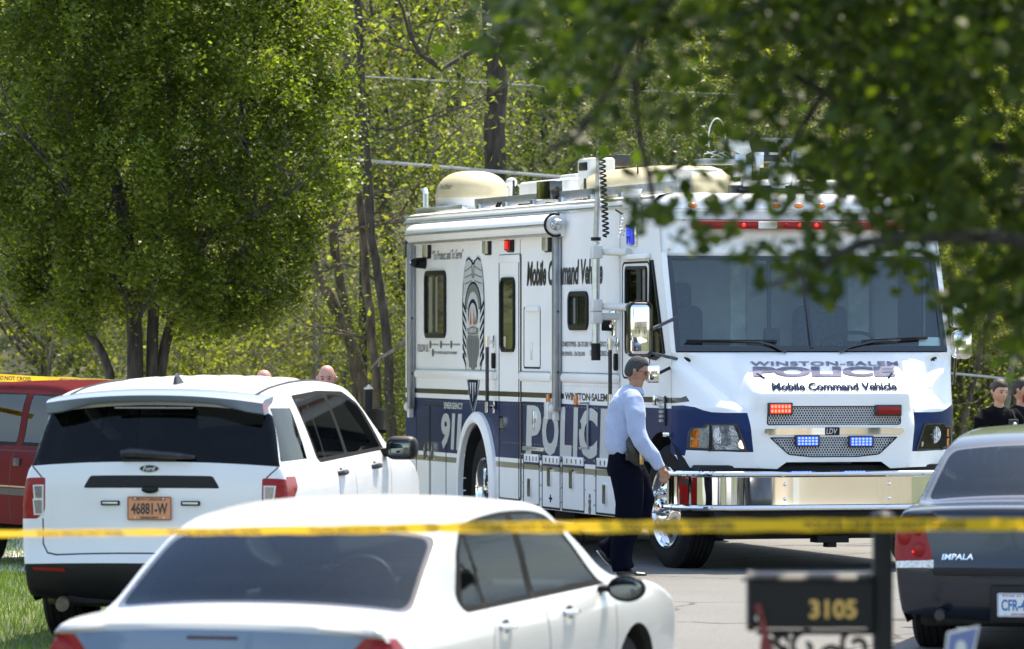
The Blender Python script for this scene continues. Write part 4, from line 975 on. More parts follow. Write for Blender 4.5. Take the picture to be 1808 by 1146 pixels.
for dz, w, h in ((.075, .03, .02), (.03, .045, .018), (0, .03, .025), (-.04, .045, .02), (-.075, .035, .015)): sprism('pump_mark', [(p0[0]-w, p0[1]+dz-h), (p0[0]+w, p0[1]+dz-h), (p0[0]+w*.8, p0[1]+dz+h), (p0[0]-w*.8, p0[1]+dz+h)], 0, .003, M['ink_fade'])
# shield emblem
ec = G(474, 0)[0]; eu0, eu1 = G(403, 0)[0], G(545, 0)[0]; hw = (eu1-eu0)/2; ztop = G(475, 106)[1]; zbt = G(466, 1082)[1]; eh = ztop-zbt; ec = (eu0+eu1)/2
def EP(x, y): return (ec+hw*x, zbt+eh*y)       # x -1..1, y 0 bottom..1 top
def half(pts): return [EP(x, y) for x, y in pts]+[EP(-x, y) for x, y in pts[::-1]]
def em(name, poly, o, m, par): return sprism(name, poly, 0, o, m, par)
shape = [(0, 0), (.22, .06), (.45, .15), (.62, .24), (.80, .34), (.92, .45), (.98, .58), (1.0, .70), (.93, .82), (.80, .92), (.62, .985), (.40, 1.0), (.22, .985), (.10, .965)]
emb = em('shield_emblem', half(shape), .003, M['ink_grey'], truck); 
def sc(pts, s, dy=0): return [(x*s, .5+(y-.5)*(1-(1-s)*.55)+dy) for x, y in pts]
em('emblem_line', half(sc(shape, .96)), .004, M['ink_navy'], emb); em('emblem_field', half(sc(shape, .90)), .005, M['offwhite'], emb)
em('emblem_wing', half([(0, .84), (.5, .80), (.80, .74), (.82, .85), (.66, .955), (.40, .975), (.20, .95), (0, .93)]), .006, M['ink_grey'], emb)
for s in (-1, 1):
    for y0, y1 in ((.93, .90), (.88, .86), (.84, .82)):
        em('emblem_line', stroke([EP(s*.12, y0), EP(s*.70, y1)], .012)[0], .007, M['ink_fade'], emb)
    em('emblem_line', stroke([EP(s*.10, .965), EP(s*.06, .86)], .02)[0], .0075, M['ink_navy'], emb)
arc = lambda r, y0, ry: [EP(r*math.cos(t), y0+ry*math.sin(t)) for t in np.linspace(0, math.pi, 16)]
em('emblem_arch', arc(.72, .66, .175), .007, M['ink_navy'], emb); em('emblem_arch', arc(.64, .665, .155), .008, M['ink_mid'], emb); em('emblem_arch', arc(.48, .66, .11), .009, M['ink_grey'], emb); em('emblem_disc', [EP(.42*math.cos(t), .63+.095*math.sin(t)) for t in np.linspace(0, 2*math.pi, 24)], .010, M['ink_navy'], emb)
em('emblem_disc', [EP(.34*math.cos(t), .60+.10*math.sin(t)) for t in np.linspace(0, 2*math.pi, 24)], .011, M['ink_grey'], emb)
for s, c_ in ((-.16, 'ink_red'), (.12, 'ink_red'), (.26, 'ink_green')): em('emblem_figure', [EP(s-.07, .56), EP(s+.07, .57), EP(s+.03, .62), EP(s-.02, .67 if c_ == 'ink_red' else .61)], .012, M[c_], emb)
em('emblem_ribbon', half([(0, .50), (.42, .505), (.46, .54), (0, .555)]), .012, M['ink_mid'], emb)
stext('1859', M['offwhite'], EP(-.3, .513), EP(.3, .54), .01, 0, .0135, parent=emb)
em('emblem_disc', half([(0, .27), (.25, .30), (.48, .38), (.55, .46), (.40, .50), (0, .495)]), .010, M['ink_mid'], emb)
for k in range(7):
    for s in (-1, 1):
        y = .30+k*.055; em('emblem_ray', [EP(s*.60, y), EP(s*.90, y+.055), EP(s*.90, y+.085), EP(s*.60, y+.02)], .008, M['ink_navy'], emb)
for k in range(4): em('emblem_line', stroke([EP(-.3+.2*k, .30), EP(-.3+.2*k, .47)], .012)[0], .011, M['ink_fade'], emb)
em('emblem_tip', half([(0, .03), (.30, .12), (.44, .22), (.30, .245), (0, .235)]), .008, M['ink_navy'], emb)
for s in (-.2, 0, .2): em('emblem_ray', [EP(s, .08+abs(s)*.2), EP(s+.05, .2), EP(s-.05, .2)], .010, M['offwhite'], emb)
# ------------------------------------------------------------------ roof equipment
def rv(px, py, v): return on_v(px, py, v)
def rbox(name, px0, py0, px1, py1, v0, v1, m, parent=truck, bev=.02, u_=None):
    vc = v0; (u0, z1), (u1, z0) = rv(px0, py0, vc), rv(px1, py1, vc)
    if u_: u0, u1 = u_
    b = MB(); b.box(u0, u1, v0, v1, z0, z1, bev, 3); return b.build(name, m, parent)
# satellite dome
v = -.55; u0, z0 = rv(767, 358, v); u1, z1 = rv(901, 302, v); uc = (u0+u1)/2
uc, _ = rv(834, 330, v); zb0 = ZT+.10; rad = .36
rings = []
dz = rv(834, 302, v)[1]; rw = .68/2*1.12
for t, rr in ((0, .97), (.10, 1.0), (.22, 1.0), (.30, .97)): rings.append((zb0+.04+(dz-zb0-.04)*t, rr))
def lathe(name, prof, c, m, parent=truck, seg=40, sx=1, sy=1):
    b = MB(); b.loft([[(c[0]+r*sx*math.cos(2*math.pi*k/seg), c[1]+r*sy*math.sin(2*math.pi*k/seg), z) for k in range(seg)] for z, r in prof]); return b.build(name, m, parent, ang=40)
RD = 67/178*1.0
base = lathe('satellite_dome', [(zb0+.03, RD*.90), (zb0+.06, RD*.97), (zb0+.15, RD*.99)], (uc, v), M['offwhite'], sx=1.05)
lathe('dome_shell', [(zb0+.15, RD*1.0), (zb0+.17, RD*1.01), (zb0+.19, RD*.985)]+[(zb0+.19+(dz-zb0-.19)*math.sin(t), RD*.97*math.cos(t)**.75) for t in np.linspace(.08, 1.5, 12)], (uc, v), M['cream'], base, sx=1.05)
def dommap(a, z):
    aa = math.atan2(-1, 0)+a; t = min(1, max(0, (z-zb0-.19)/(dz-zb0-.19))); r = RD*.985*max(.05, math.cos(math.asin(t)))**.75
    return (uc+r*1.05*math.cos(aa), v+r*math.sin(aa), z)
text_on('lettering', "TracStar", M['ink_mid'], base, dommap, .12, zb0+.235, .70, zb0+.29, .01)
rf = MB()
for du in (-.28, .28): rf.box(uc+du-.05, uc+du+.05, v-.3, v+.3, zb0-.02, zb0+.05, .01)
rf.box(uc-.7, uc+1.2, v-.42, v-.36, zb0, zb0+.06, .01); rf.build('roof_frame', M['alu'], truck)
u_, z_ = rv(752, 342, -.7); b = MB(); b.tube([(u_, -.7, ZT+.08), (u_, -.7, z_), (u_-.03, -.7, z_+.035), (u_-.12, -.7, z_+.03)], .03, 8); b.build('vent_pipe', M['alu'], truck)
# long aluminium rail with the black junction box
pts0 = rv(843, 349, -1.0); pts1 = rv(1150, 322, -1.0)
b = MB(); b.box(pts0[0], -.7, -1.03, -.99, 3.235, 3.315, .004); ra = b.build('roof_rail', M['grey_alu'], truck)
for k in range(6):
    b = MB(); uu = pts0[0]+.15+k*1.0; b.box(uu, uu+.12, -1.06, -.93, ZT+.05, 3.26, .01); b.build('rail_foot', M['alu'], ra)
rbox('junction_box', 947, 321, 971, 352, -1.12, -1.0, M['gloss_black'], bev=.008)
b = MB(); 
for k in range(2): b.tube([(rv(880, 0, -1.05)[0]+k*.1, -1.05, 3.26), (rv(880, 0, -1.05)[0]+k*.1, -1.08, 3.19)], .012, 6)
b.build('rail_cable', M['black'], ra)
# antennas
for px, py0, py1, v, r in ((907, 318, 350, -.6, .018), (1033, 315, 345, -.8, .02), (1126, 283, 330, -.5, .012)):
    u, z = rv(px, py0, v); b = MB(); b.cyl((u, v, ZT+.06), (u, v, z), r, r*.6, 8); b.cyl((u, v, ZT+.06), (u, v, ZT+.12), r*2.2, r*1.8, 10); b.build('antenna', M['dkmetal'], truck)
b = MB(); u, z = rv(903, 322, -.45); b.sph((u, -.45, z), .06, 12, 8, (1, 1, .8)); b.cyl((u, -.45, ZT+.08), (u, -.45, z), .035, seg=10); b.build('horn_antenna', M['offwhite'], truck)
# air conditioners and second dome
rbox('air_conditioner', 915, 322, 1003, 348, -.45, .35, M['offwhite'], bev=.04); rbox('vent_lid', 988, 309, 1014, 324, -.3, .2, M['offwhite'], bev=.02)
u, z = rv(1042, 280, -.35); b = MB(); b.box(u-.1, u+.35, -.45, -.2, 3.3, z, .03, 3); cm = b.build('roof_camera', M['offwhite'], truck); b = MB(); b.box(u-.02, u+.26, -.46, -.44, z-.12, z-.04, .01); b.build('camera_eye', M['black'], cm)
u0, _ = rv(1022, 320, -.5); u1, _ = rv(1150, 320, -.5)
def stad(u0, u1, v0, v1, prof, name, m, parent=truck):
    b = MB(); rg = []
    for z, ins in prof: rg.append([(x, y, z) for x, y in rrect(u0+ins*1.4, u1-ins*1.4, v0+ins, v1-ins, .25-ins*.3, 6)])
    b.loft(rg); return b.build(name, m, parent, ang=50)
td = stad(u0, u1, -.55, .35, [(ZT+.09, .02), (3.36, 0), (3.38, 0), (3.44, .03), (3.50, .09), (3.53, .16)], 'dish_cover', M['cream'])
text_on('lettering', 'Power', M['ink_navy'], td, lambda a, z: (a, -.556, z), u1-.75, 3.25, u1-.35, 3.31, .02)
u, z = rv(1087, 285, -.1); b = MB(); b.box(u-.15, u+.2, -.15, .0, z-.05, z+.06, .01); b.build('antenna_bracket', M['dkmetal'], truck)
# folded mast head with floodlights and cameras at the front of the roof
def fr_at(px, py, u): return on_u(px, py, u)
U0 = -1.3
(v0, z1), (v1, z0) = fr_at(1288, 246, U0), fr_at(1325, 272, U0)
b = MB(); 
q = [fr_at(x, y, U0) for x, y in ((1287, 245), (1322, 246), (1327, 268), (1312, 275), (1287, 262))]
b.prism(q, lambda v, z: (U0-.25, v, z), lambda v, z: (U0, v, z)); mh = b.build('mast_head', M['alu'], truck)
b = MB(); q = [fr_at(x, y, U0) for x, y in ((1322, 243), (1398, 244), (1405, 256), (1394, 258), (1385, 248), (1322, 248))]; b.prism(q, lambda v, z: (U0-.3, v, z), lambda v, z: (U0+.02, v, z)); b.build('mast_hood', M['grey_alu'], mh)
b = MB(); q = [fr_at(x, y, U0) for x, y in ((1332, 256), (1380, 256), (1380, 285), (1332, 285))]; b.prism(q, lambda v, z: (U0-.3, v, z), lambda v, z: (U0-.06, v, z)); b.build('mast_body', M['dkmetal'], mh)
b = MB()
for x in (1334, 1360, 1404):
    a = fr_at(x, 271, U0); c = fr_at(x+15, 269, U0); b.box(U0-.05, U0+.0, a[0], c[0], a[1]-.01, a[1]+.012)
b.build('mast_rung', M['offwhite'], mh)
(v0, z1), (v1, z0) = fr_at(1361, 287, U0), fr_at(1396, 325, U0); b = MB(); b.box(U0-.1, U0+.06, v0, v1, z0, z1, .03, 3); fl = b.build('pan_camera', M['offwhite'], mh)
b = MB(); b.box(U0+.055, U0+.065, v0+.02, v1-.02, z0+.085, z0+.11); b.build('yellow_band', M['cream'], fl)
for x, y in ((1370, 297), (1379, 297), (1369, 317)):
    v_, z_ = fr_at(x, y, U0+.06); b = MB(); b.cyl((U0+.05, v_, z_), (U0+.072, v_, z_), .016, seg=10); b.build('camera_eye', M['black'], fl)
b = MB(); q0 = fr_at(1241, 278, U0); q1 = fr_at(1315, 290, U0); b.box(U0-.3, U0, q0[0], q1[0], q1[1], q0[1]-.01, .01); fb = b.build('fluted_housing', M['grey_alu'], mh)
for (x0, y0, x1, y1) in ((1243, 272, 1285, 262), (1255, 278, 1290, 262), (1262, 264, 1284, 278), (1275, 264, 1292, 276), (1248, 268, 1275, 279)):
    a = fr_at(x0, y0, U0-.1); c = fr_at(x1, y1, U0-.1); b = MB(); b.tube([(U0-.1, a[0], a[1]), (U0-.05, c[0], c[1])], .006, 5); b.build('loose_cable', M['offwhite'], mh)
a = [fr_at(1266+15*math.cos(t), 245-36*math.sin(t)+(0), U0-.2) for t in np.linspace(-.5, math.pi+.4, 18)]
b = MB(); b.tube([(U0-.2, q[0], q[1]) for q in a], .007, 5); b.build('hoop_antenna', M['offwhite'], mh)
b = MB()
for x, y0, y1, w in ((1308, 272, 312, .05), (1338, 270, 310, .02), (1320, 290, 330, .04), (1409, 268, 300, .06), (1375, 325, 342, .06), (1403, 262, 330, .025), (1345, 272, 296, .02)):
    a = fr_at(x, y0, U0); c = fr_at(x, y1, U0); b.box(U0-.08, U0-.0, a[0]-w, a[0]+w, c[1], a[1], .006)
b.tube([(U0, *fr_at(1372, 258, U0)), (U0, *fr_at(1388, 286, U0))], .014, 6)
b.build('mast_bracket', M['alu'], mh)
b = MB(); a = fr_at(1305, 330, U0); c = fr_at(1432, 338, U0); b.box(U0-.2, U0+.05, a[0], c[0], c[1], a[1]-.01, .008); b.box(U0-.5, U0+.1, a[0]+.1, c[0]-.1, ZT+.07, c[1]+.01, .02); b.box(U0-.15, U0-.05, -.3, .3, 3.17, 3.3); b.build('mast_cradle', M['dkmetal'], mh)
b = MB(); a = fr_at(1200, 296, U0); c = fr_at(1290, 302, U0); b.box(U0-.9, U0-.4, a[0], c[0], c[1], a[1], .01); b.box(U0-.8, U0-.5, a[0]+.05, c[0]-.2, ZT+.07, c[1]); b.build('roof_cover', M['offwhite'], truck)
b = MB(); b.box(-4.6, -2.2, .25, 1.0, ZT+.06, 3.38, .06, 3); b.build('air_conditioner', M['offwhite'], truck)
# ------------------------------------------------------------------ cars
def islands(l):
    vs, fs = l; par = list(range(len(vs)))
    def fd(a):
        while par[a] != a: par[a] = par[par[a]]; a = par[a]
        return a
    for t in fs:
        for a in t[1:]: par[fd(a)] = fd(t[0])
    g = {}
    for t in fs: g.setdefault(fd(t[0]), []).append(t)
    out = []
    for ts in g.values():
        us = sorted({a for t in ts for a in t}); mp = {a: i for i, a in enumerate(us)}; out.append(([vs[a] for a in us], [tuple(mp[a] for a in t) for t in ts]))
    return out
def build_car(S):
    """S: spec. local frame: x right, y forward (0 = rearmost), z up. Panels are height fields cut along measured outlines."""
    root = thing(S['name'], S['label'], S['cat'], S['loc'], S['rot'], S.get('group'))
    prof = catmull(S['prof'], .045); n = len(prof)
    d = np.gradient(prof, axis=0); d /= np.linalg.norm(d, axis=1)[:, None]; nrm = np.stack([-d[:, 1], d[:, 0]], 1)   # outward (profile runs rear-bottom, up, forward)
    for _ in range(3): nrm[1:-1] = (nrm[:-2]+2*nrm[1:-1]+nrm[2:])/4
    nrm /= np.linalg.norm(nrm, axis=1)[:, None]
    seg = np.linalg.norm(np.diff(prof, axis=0), axis=1); s = np.concatenate([[0], np.cumsum(seg)])
    Lt = s[-1]; mid = n//2
    f = S['width']; rf = S.get('fillet', .045)
    def cr(nv): return S['crown_top']+(S['crown_end']-S['crown_top'])*min(1, abs(nv[0]))**1.3
    C = np.array([cr(v) for v in nrm]); 
    Ed = prof-nrm*(C+rf)[:, None]; Wd = np.array([max(.1, f(y, z)) for y, z in Ed]); Wt = Wd-rf+rf*math.pi/2
    def at(arr, q): return np.interp(q, s, arr)
    def top(q, w):
        y, z = at(prof[:, 0], q), at(prof[:, 1], q); ny, nz = at(nrm[:, 0], q), at(nrm[:, 1], q); c = at(C, q); W_ = at(Wd, q); fl = W_-rf; a = abs(w)
        if a <= fl: x = a; o = c*(a/fl)**2.2
        else:
            th = min(math.pi/2, (a-fl)/rf); x = fl+rf*math.sin(th); o = c+rf*(1-math.cos(th))
        return (math.copysign(x, w), y-ny*o, z-nz*o)
    out = [(s[i], Wt[i]) for i in range(n)]+[(s[i], -Wt[i]) for i in range(n-1, -1, -1)]
    extra = [(s[i], sg*(Wd[i]-rf+rf*t)) for i in range(0, n) for sg in (-1, 1) for t in (.0, .5, 1.05)]
    # polygons given as (x, z) on the rear, (x, y) on the deck/roof
    zr = prof[:, 1]; rear_n = int(np.argmax(prof[:, 1])); 
    def s_of_z(z): return float(np.interp(z, prof[:rear_n, 1], s[:rear_n]))
    front0 = rear_n
    def s_of_zf(z): return float(np.interp(-z, -prof[front0:, 1], s[front0:]))
    def corr(x, q): return x
    regs = []
    for nm, kind, poly in S['top']:
        fn = {'rear': s_of_z, 'front': s_of_zf}[kind]
        regs.append((nm, [(fn(z), x) for x, z in poly]))
    pt = panel(out, regs, S.get('step', .045), top, extra)
    # sides
    zs = S['sill']
    i0 = next(i for i in range(n) if Ed[i, 1] > zs-.2) if False else 0
    side_out = [(float(y), float(z)) for y, z in Ed]
    side_out = side_out+[(side_out[-1][0]-.12, zs), (side_out[0][0]+.16, zs)]
    if side_out[-1][1] >= side_out[0][1]: pass
    regions = list(S['side'])
    for yc in S['wheels']: regions.append(('hole', circ((yc, S['wr']+.01), S['arch'], 30)))
    body = [pt['body']]; parts = {}
    for k in pt:
        if k != 'body': parts.setdefault(k, []).append(pt[k])
    def side(sg):
        return panel(side_out, regions, S.get('step', .045), lambda y, z: (sg*f(y, z), y, z))
    for sg in (1, -1):
        ps = side(sg); body.append(ps['body'])
        for k in ps:
            if k != 'body': parts.setdefault(k+('R' if sg > 0 else 'L') if k in S['split'] else k, []).append(ps[k])
    bodyo = merge(body, 'body', S['mats']['body'], root, weld=.0015, ang=S.get('ang', 50))
    for k, lst in parts.items():
        if k[:-1] not in S['split']: lst = [q for l in lst for q in islands(l)]
        base = k[:-1] if k[:-1] in S['split'] else k
        nm, mt_, par = S['parts'][base]
        if base in S['split']: merge(lst, nm, mt_, bodyo if par else root, weld=.0015, ang=60)
        else:
            for l in lst: merge([l], nm, mt_, bodyo if par else root, weld=.0015, ang=60)
    # underbody and wells
    u = MB(); L = prof[:, 0].max(); u.box(-.72, .72, .25, L-.3, S['sill']-.02, S['sill']+.12, .03); u.box(-.6, .6, .12, .5, S['sill'], S['sill']+.2, .03)
    for yc in S['wheels']:
        for sg in (-1, 1):
            x0 = sg*.55; xs = sg*(f(yc, S['wr'])-.02); pts = [(yc+(S['arch']+.02)*math.cos(a), S['wr']+.01+(S['arch']+.02)*math.sin(a)) for a in np.linspace(-.2, math.pi+.2, 16)]
            u.loft([[(x0, y, z) for y, z in pts], [(xs, y, z) for y, z in pts]], closed=False, cap=False); u.bm.faces.new([u.bm.verts.new((x0, y, z)) for y, z in pts])
    u.cyl((-.6, S['wheels'][0], S['wr']), (.6, S['wheels'][0], S['wr']), .05); u.build('underbody', M['under'], root)
    for yc in S['wheels']:
        for sg in (-1, 1): car_wheel(root, (sg*(f(yc, S['wr'])-.015), yc, S['wr']), S['wr'], sg, S['tw'], S['rimmat'])
    return root, bodyo, f, top, s_of_z
def car_wheel(root, c, r, sg, tw, rm):
    w = bpy.data.objects.new('wheel', None); link(w, root); w.location = c
    def pr(prof, nm, m, seg=40):
        b = MB(); V = [[b.bm.verts.new((sg*x, rr*math.cos(2*math.pi*k/seg), rr*math.sin(2*math.pi*k/seg))) for x, rr in prof] for k in range(seg)]; V.append(V[0])
        for A_, B_ in zip(V, V[1:]):
            for k in range(len(A_)-1): b.bm.faces.new((A_[k], A_[k+1], B_[k+1], B_[k]))
        return b.build(nm, m, w)
    P = [(-.02, r*.66), (0, r*.72), (.0, r*.86), (-.015, r*.95), (-.035, r*.995)]; x = -.035
    for k in range(4): P += [(x, r), (x-tw*.17, r), (x-tw*.175, r-.008), (x-tw*.20, r-.008), (x-tw*.205, r)]; x -= tw*.205
    P += [(-tw, r*.97), (-tw, r*.66)]; pr(P, 'tyre', M['rubber'])
    pr([(-tw+.02, r*.64), (-.03, r*.64), (-.02, r*.68), (-.01, r*.67), (-.02, r*.60), (-.06, r*.55), (-.05, r*.2), (-.03, r*.16), (-.03, .001)], 'rim', rm)
def seat(root, x, y, z, m, h=.62, nm='front_seat', w=.24):
    b = MB(); b.box(x-w, x+w, y-.09, y+.09, z, z+h, .07, 4, mtx=Matrix.Translation((0, 0, 0))); o = b.build(nm, m, root)
    b = MB(); b.box(x-.14, x+.14, y-.07, y+.03, z+h+.03, z+h+.22, .05, 4); b.cyl((x-.06, y-.02, z+h-.02), (x-.06, y-.02, z+h+.06), .01); b.cyl((x+.06, y-.02, z+h-.02), (x+.06, y-.02, z+h+.06), .01); b.build('headrest', m, o)
    b = MB(); b.box(x-w, x+w, y, y+.5, z-.12, z+.04, .05, 3); b.build('cushion', m, o)
# --- sedan shape shared by the white and the dark saloon
def sedan_w(y, z):
    lo = interp(z, [(.15, .80), (.28, .865), (.5, .905), (.72, .92), (.84, .91), (.91, .885), (.96, .835), (1.02, .805), (1.2, .755), (1.36, .69), (1.44, .63), (1.5, .54)])
    t = interp(y, [(-.1, .89), (.08, .93), (.3, .97), (.7, .99), (1.1, 1), (4.1, 1), (4.6, .965), (4.9, .90), (5.15, .80)])
    return lo*t
SED_PROF = [(.10, .24), (.05, .27), (.015, .36), (.0, .48), (.0, .60), (.02, .68), (.035, .80), (.045, .90), (.055, .955), (.075, .985), (.13, 1.0), (.35, 1.015), (.56, 1.02), (.66, 1.035), (.80, 1.115), (1.0, 1.225), (1.2, 1.325), (1.34, 1.385), (1.50, 1.425), (1.75, 1.450), (2.1, 1.466), (2.45, 1.468), (2.8, 1.453), (3.02, 1.42), (3.2, 1.34), (3.5, 1.18), (3.74, 1.045), (3.85, 1.01), (4.1, .985), (4.5, .92), (4.8, .83), (4.96, .72), (5.03, .58), (5.05, .42), (5.0, .26), (4.9, .2)]
def sedan_spec(name, label, loc, rot, paintm, glassr, tw_=True):
    win_r = [(1.24, 1.03), (1.30, .955), (3.56, .955), (3.50, .98), (3.02, 1.345), (2.85, 1.385), (2.3, 1.405), (1.85, 1.39), (1.62, 1.355), (1.42, 1.24)]
    dlo = roundpoly(win_r, .05)
    q1 = [(1.31, .99), (1.60, .98), (1.60, 1.318), (1.48, 1.235)]; q2 = [(1.65, .98), (2.32, .98), (2.36, 1.375), (2.0, 1.370), (1.75, 1.35), (1.65, 1.33)]; q3 = [(2.42, .98), (3.44, .985), (3.0, 1.320), (2.83, 1.358), (2.46, 1.375)]
    tl = [(.50, .64), (.93, .64), (.93, .93), (.76, .93), (.62, .90), (.54, .78)]
    SP = dict(name=name, label=label, cat='car', loc=loc, rot=rot, prof=SED_PROF, width=sedan_w, crown_top=.03, crown_end=.10, sill=.22, wheels=(1.06, 3.87), wr=.335, arch=.385, tw=.225,
        rimmat=M['alu'], mats=dict(body=paintm), split=('tail',), sep=dict(glass=True),
        top=[('seal', 'rear', roundpoly([(-.765, 1.035), (.765, 1.035), (.69, 1.37), (-.69, 1.37)], .05)), ('rglass', 'rear', roundpoly([(-.74, 1.047), (.74, 1.047), (.665, 1.358), (-.665, 1.358)], .06)),
             ('wglass', 'front', roundpoly([(-.72, 1.07), (.72, 1.07), (.60, 1.40), (-.60, 1.40)], .05)),
             ('tailL', 'rear', roundpoly([(-1.0, .655), (-.60, .655), (-.66, .84), (-.74, .945), (-1.0, .945)], .03)), ('tailR', 'rear', roundpoly([(1.0, .655), (.60, .655), (.66, .84), (.74, .945), (1.0, .945)], .03)),
             ('seam', 'rear', [(-.62, .585), (.62, .585), (.62, .593), (-.62, .593)]), ('seam', 'rear', [(-.665, .62), (-.657, .62), (-.60, .585), (-.61, .585)])],
        side=[('trim', dlo), ('glass', roundpoly(q1, .02)), ('glass', roundpoly(q2, .02)), ('glass', roundpoly(q3, .02)), ('tail', [(-.2, .66), (.26, .70), (.33, .80), (.24, .91), (-.2, .94)])]
            + [('seam', q) for q in stroke([(1.45, .55), (1.50, .80), (1.62, .985)], .009)+stroke([(2.38, .25), (2.38, .985)], .013)+stroke([(3.50, .28), (3.52, .8), (3.56, .98)], .009)+stroke([(1.5, .36), (3.5, .36)], .009)],
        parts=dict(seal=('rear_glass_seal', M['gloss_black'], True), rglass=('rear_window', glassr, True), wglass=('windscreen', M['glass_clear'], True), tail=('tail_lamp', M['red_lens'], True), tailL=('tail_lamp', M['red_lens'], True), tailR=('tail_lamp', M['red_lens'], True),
            seam=('panel_gap', M['gap'], True), trim=('window_trim', M['black_trim'], True), rev=('reverse_lamp', M['clear_lens'], True), bluep=('boot_panel', M['boot_tone'], True), glass=('side_window', M['glass_side'], True)))
    for sg in (-1, 1): SP['top'].append(('rev', 'rear', [(sg*1.0, .602), (sg*.60, .602), (sg*.60, .652), (sg*1.0, .652)]))
    SP['side'].append(('rev', [(-.2, .602), (.22, .62), (.25, .668), (-.2, .652)]))
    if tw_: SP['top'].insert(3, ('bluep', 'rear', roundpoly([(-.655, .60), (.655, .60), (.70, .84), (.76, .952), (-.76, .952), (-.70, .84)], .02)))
    return SP
def sedan_fit(root, body, f, wht):
    ins = M['cloth_grey']
    b = MB(); b.box(-.66, .66, .72, 1.15, .93, .955, .01); b.build('parcel_shelf', M['cloth_grey'], root)
    b = MB(); b.box(-.68, .68, 1.12, 1.30, .5, 1.02, .06, 3); rs = b.build('rear_seat', ins, root)
    for x in (-.38, .38): b = MB(); b.box(x-.13, x+.13, 1.10, 1.2, 1.02, 1.14, .04, 3); b.build('headrest', ins, rs)
    for x in (-.37, .37): seat(root, x, 2.35, .42, ins, .66, w=.25)
    b = MB(); b.box(-.72, .72, 3.35, 3.8, .7, .97, .06, 3); b.build('dashboard', M['black'], root)
    b = MB(); c = Vector((-.37, 3.12, .93)); ax = Vector((0, -.9, .42)).normalized(); e1 = Vector((1, 0, 0)); e2 = ax.cross(e1); b.tube([c+e1*.185*math.cos(a)+e2*.185*math.sin(a) for a in np.linspace(0, 6.2832, 26)], .017, 8, False); b.tube([c-e1*.18, c+e1*.18], .02, 6); b.build('steering_wheel', M['black'], root)
    b = MB(); b.box(-.62, .62, .9, 3.6, .25, .35); b.build('cabin_floor', M['under'], root)
    b = MB(); b.box(-.11, .11, 3.02, 3.04, 1.27, 1.33, .01); b.build('rear_view_mirror', M['black'], root)
    b = MB(); b.box(-.13, .13, .045, .075, .905, .922, .005); b.build('high_brake_lamp', M['red_dark'], body) if wht else None
    for sg in (-1, 1):
        mt = Matrix.Translation((sg*1.02, 3.36, .945))
        b = MB(); b.sph((0, 0, 0), .105, 18, 12, (1.0, .62, .68), Matrix.Identity(4)); bmesh.ops.transform(b.bm, matrix=mt, verts=b.bm.verts)
        for v in b.bm.verts:
            if v.co.y < 3.345: v.co.y = 3.345
        mo = b.build('door_mirror', M['black'], root)
        b = MB(); b.box(sg*.86, sg*.95, 3.34, 3.44, .925, .96, .015); b.build('mirror_foot', M['black'], mo)
        b = MB(); b.sph((sg*1.02, 3.343, .945), .088, 16, 8, (1.0, .04, .62)); b.build('mirror_glass', M['car_mirror'], mo)
        for y in (1.72, 2.75):
            x = sg*(f(y, .86)+.012); b = MB(); b.sph((sg*(f(y, .86)-.004), y, .86), .05, 14, 8, (.25, 1.2, .8)); b.build('handle_cup', M['gap'], root)
            b = MB(); b.tube([(x-sg*.01, y-.10, .862), (x+sg*.018, y-.07, .865), (x+sg*.022, y+.02, .865), (x-sg*.005, y+.08, .862)], .017, 8); b.build('door_handle', M['chrome'] if wht else M['black_paint'], root)
    return
def rotz(deg, pitch=0): return (R(pitch), 0, R(-deg))
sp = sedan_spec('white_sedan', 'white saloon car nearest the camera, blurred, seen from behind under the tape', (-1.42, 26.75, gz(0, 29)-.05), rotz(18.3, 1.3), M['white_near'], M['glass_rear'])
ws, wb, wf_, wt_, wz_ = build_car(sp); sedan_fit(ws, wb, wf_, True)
b = MB(); b.sph((0, .035, .80), .09, 18, 10, (1, .25, .45)); b.box(-.16, .16, .02, .045, .785, .815, .01); b.build('boot_badge', M['chrome'], ws)
for sg in (-1, 1):
    b = MB(); q = wt_(wz_(.845), sg*.80); b.sph((q[0], q[1]-.005, q[2]), .06, 14, 8, (1, .3, 1)); b.build('lamp_bowl', M['red_on'] if False else M['red_lens'], ws)
sp = sedan_spec('dark_sedan', 'dark blue-black saloon car parked at the right edge of the picture', (3.33, 37.0, gz(0, 39)-.03), rotz(13, .9), M['black_paint'], M['glass_rear'], False)
ds, db, df_, dt_, dz_ = build_car(sp); sedan_fit(ds, db, df_, False)
def rearmap(t_, z_, o=.006):
    def g(x, z):
        q = t_(z_(z), x); return (q[0], q[1]-o, q[2])
    return g
rm = rearmap(dt_, dz_)
b = MB(); q = roundpoly([(-1.02, .585), (-.60, .585), (-.595, .66), (-1.02, .655)], .01)
for sg in (-1, 1):
    b = MB(); b.prism([(sg*x, z) for x, z in ((-.93, .60), (-.60, .60), (-.602, .655), (-.93, .655))], rearmap(dt_, dz_, -.002), rearmap(dt_, dz_, .006)); b.build('reverse_lamp', M['clear_lens'], ds)
    for xx, zz in ((-.80, .80), (-.70, .72), (-.71, .86)):
        g0 = rm(sg*xx, zz); b = MB(); b.sph(g0, .05, 14, 8, (1, .2, 1)); b.build('lamp_bowl', M['red_lens'], ds)
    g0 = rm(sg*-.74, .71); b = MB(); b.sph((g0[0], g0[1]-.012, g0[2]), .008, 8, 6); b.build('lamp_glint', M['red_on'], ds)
text_on('lettering', 'IMPALA', M['chrome'], ds, rearmap(dt_, dz_, .010), -.545, .655, -.335, .693, .02, .15)
b = MB(); b.box(-.60, .60, -.012, .03, .548, .60, .012); b.build('bumper_step', M['gap'], ds)
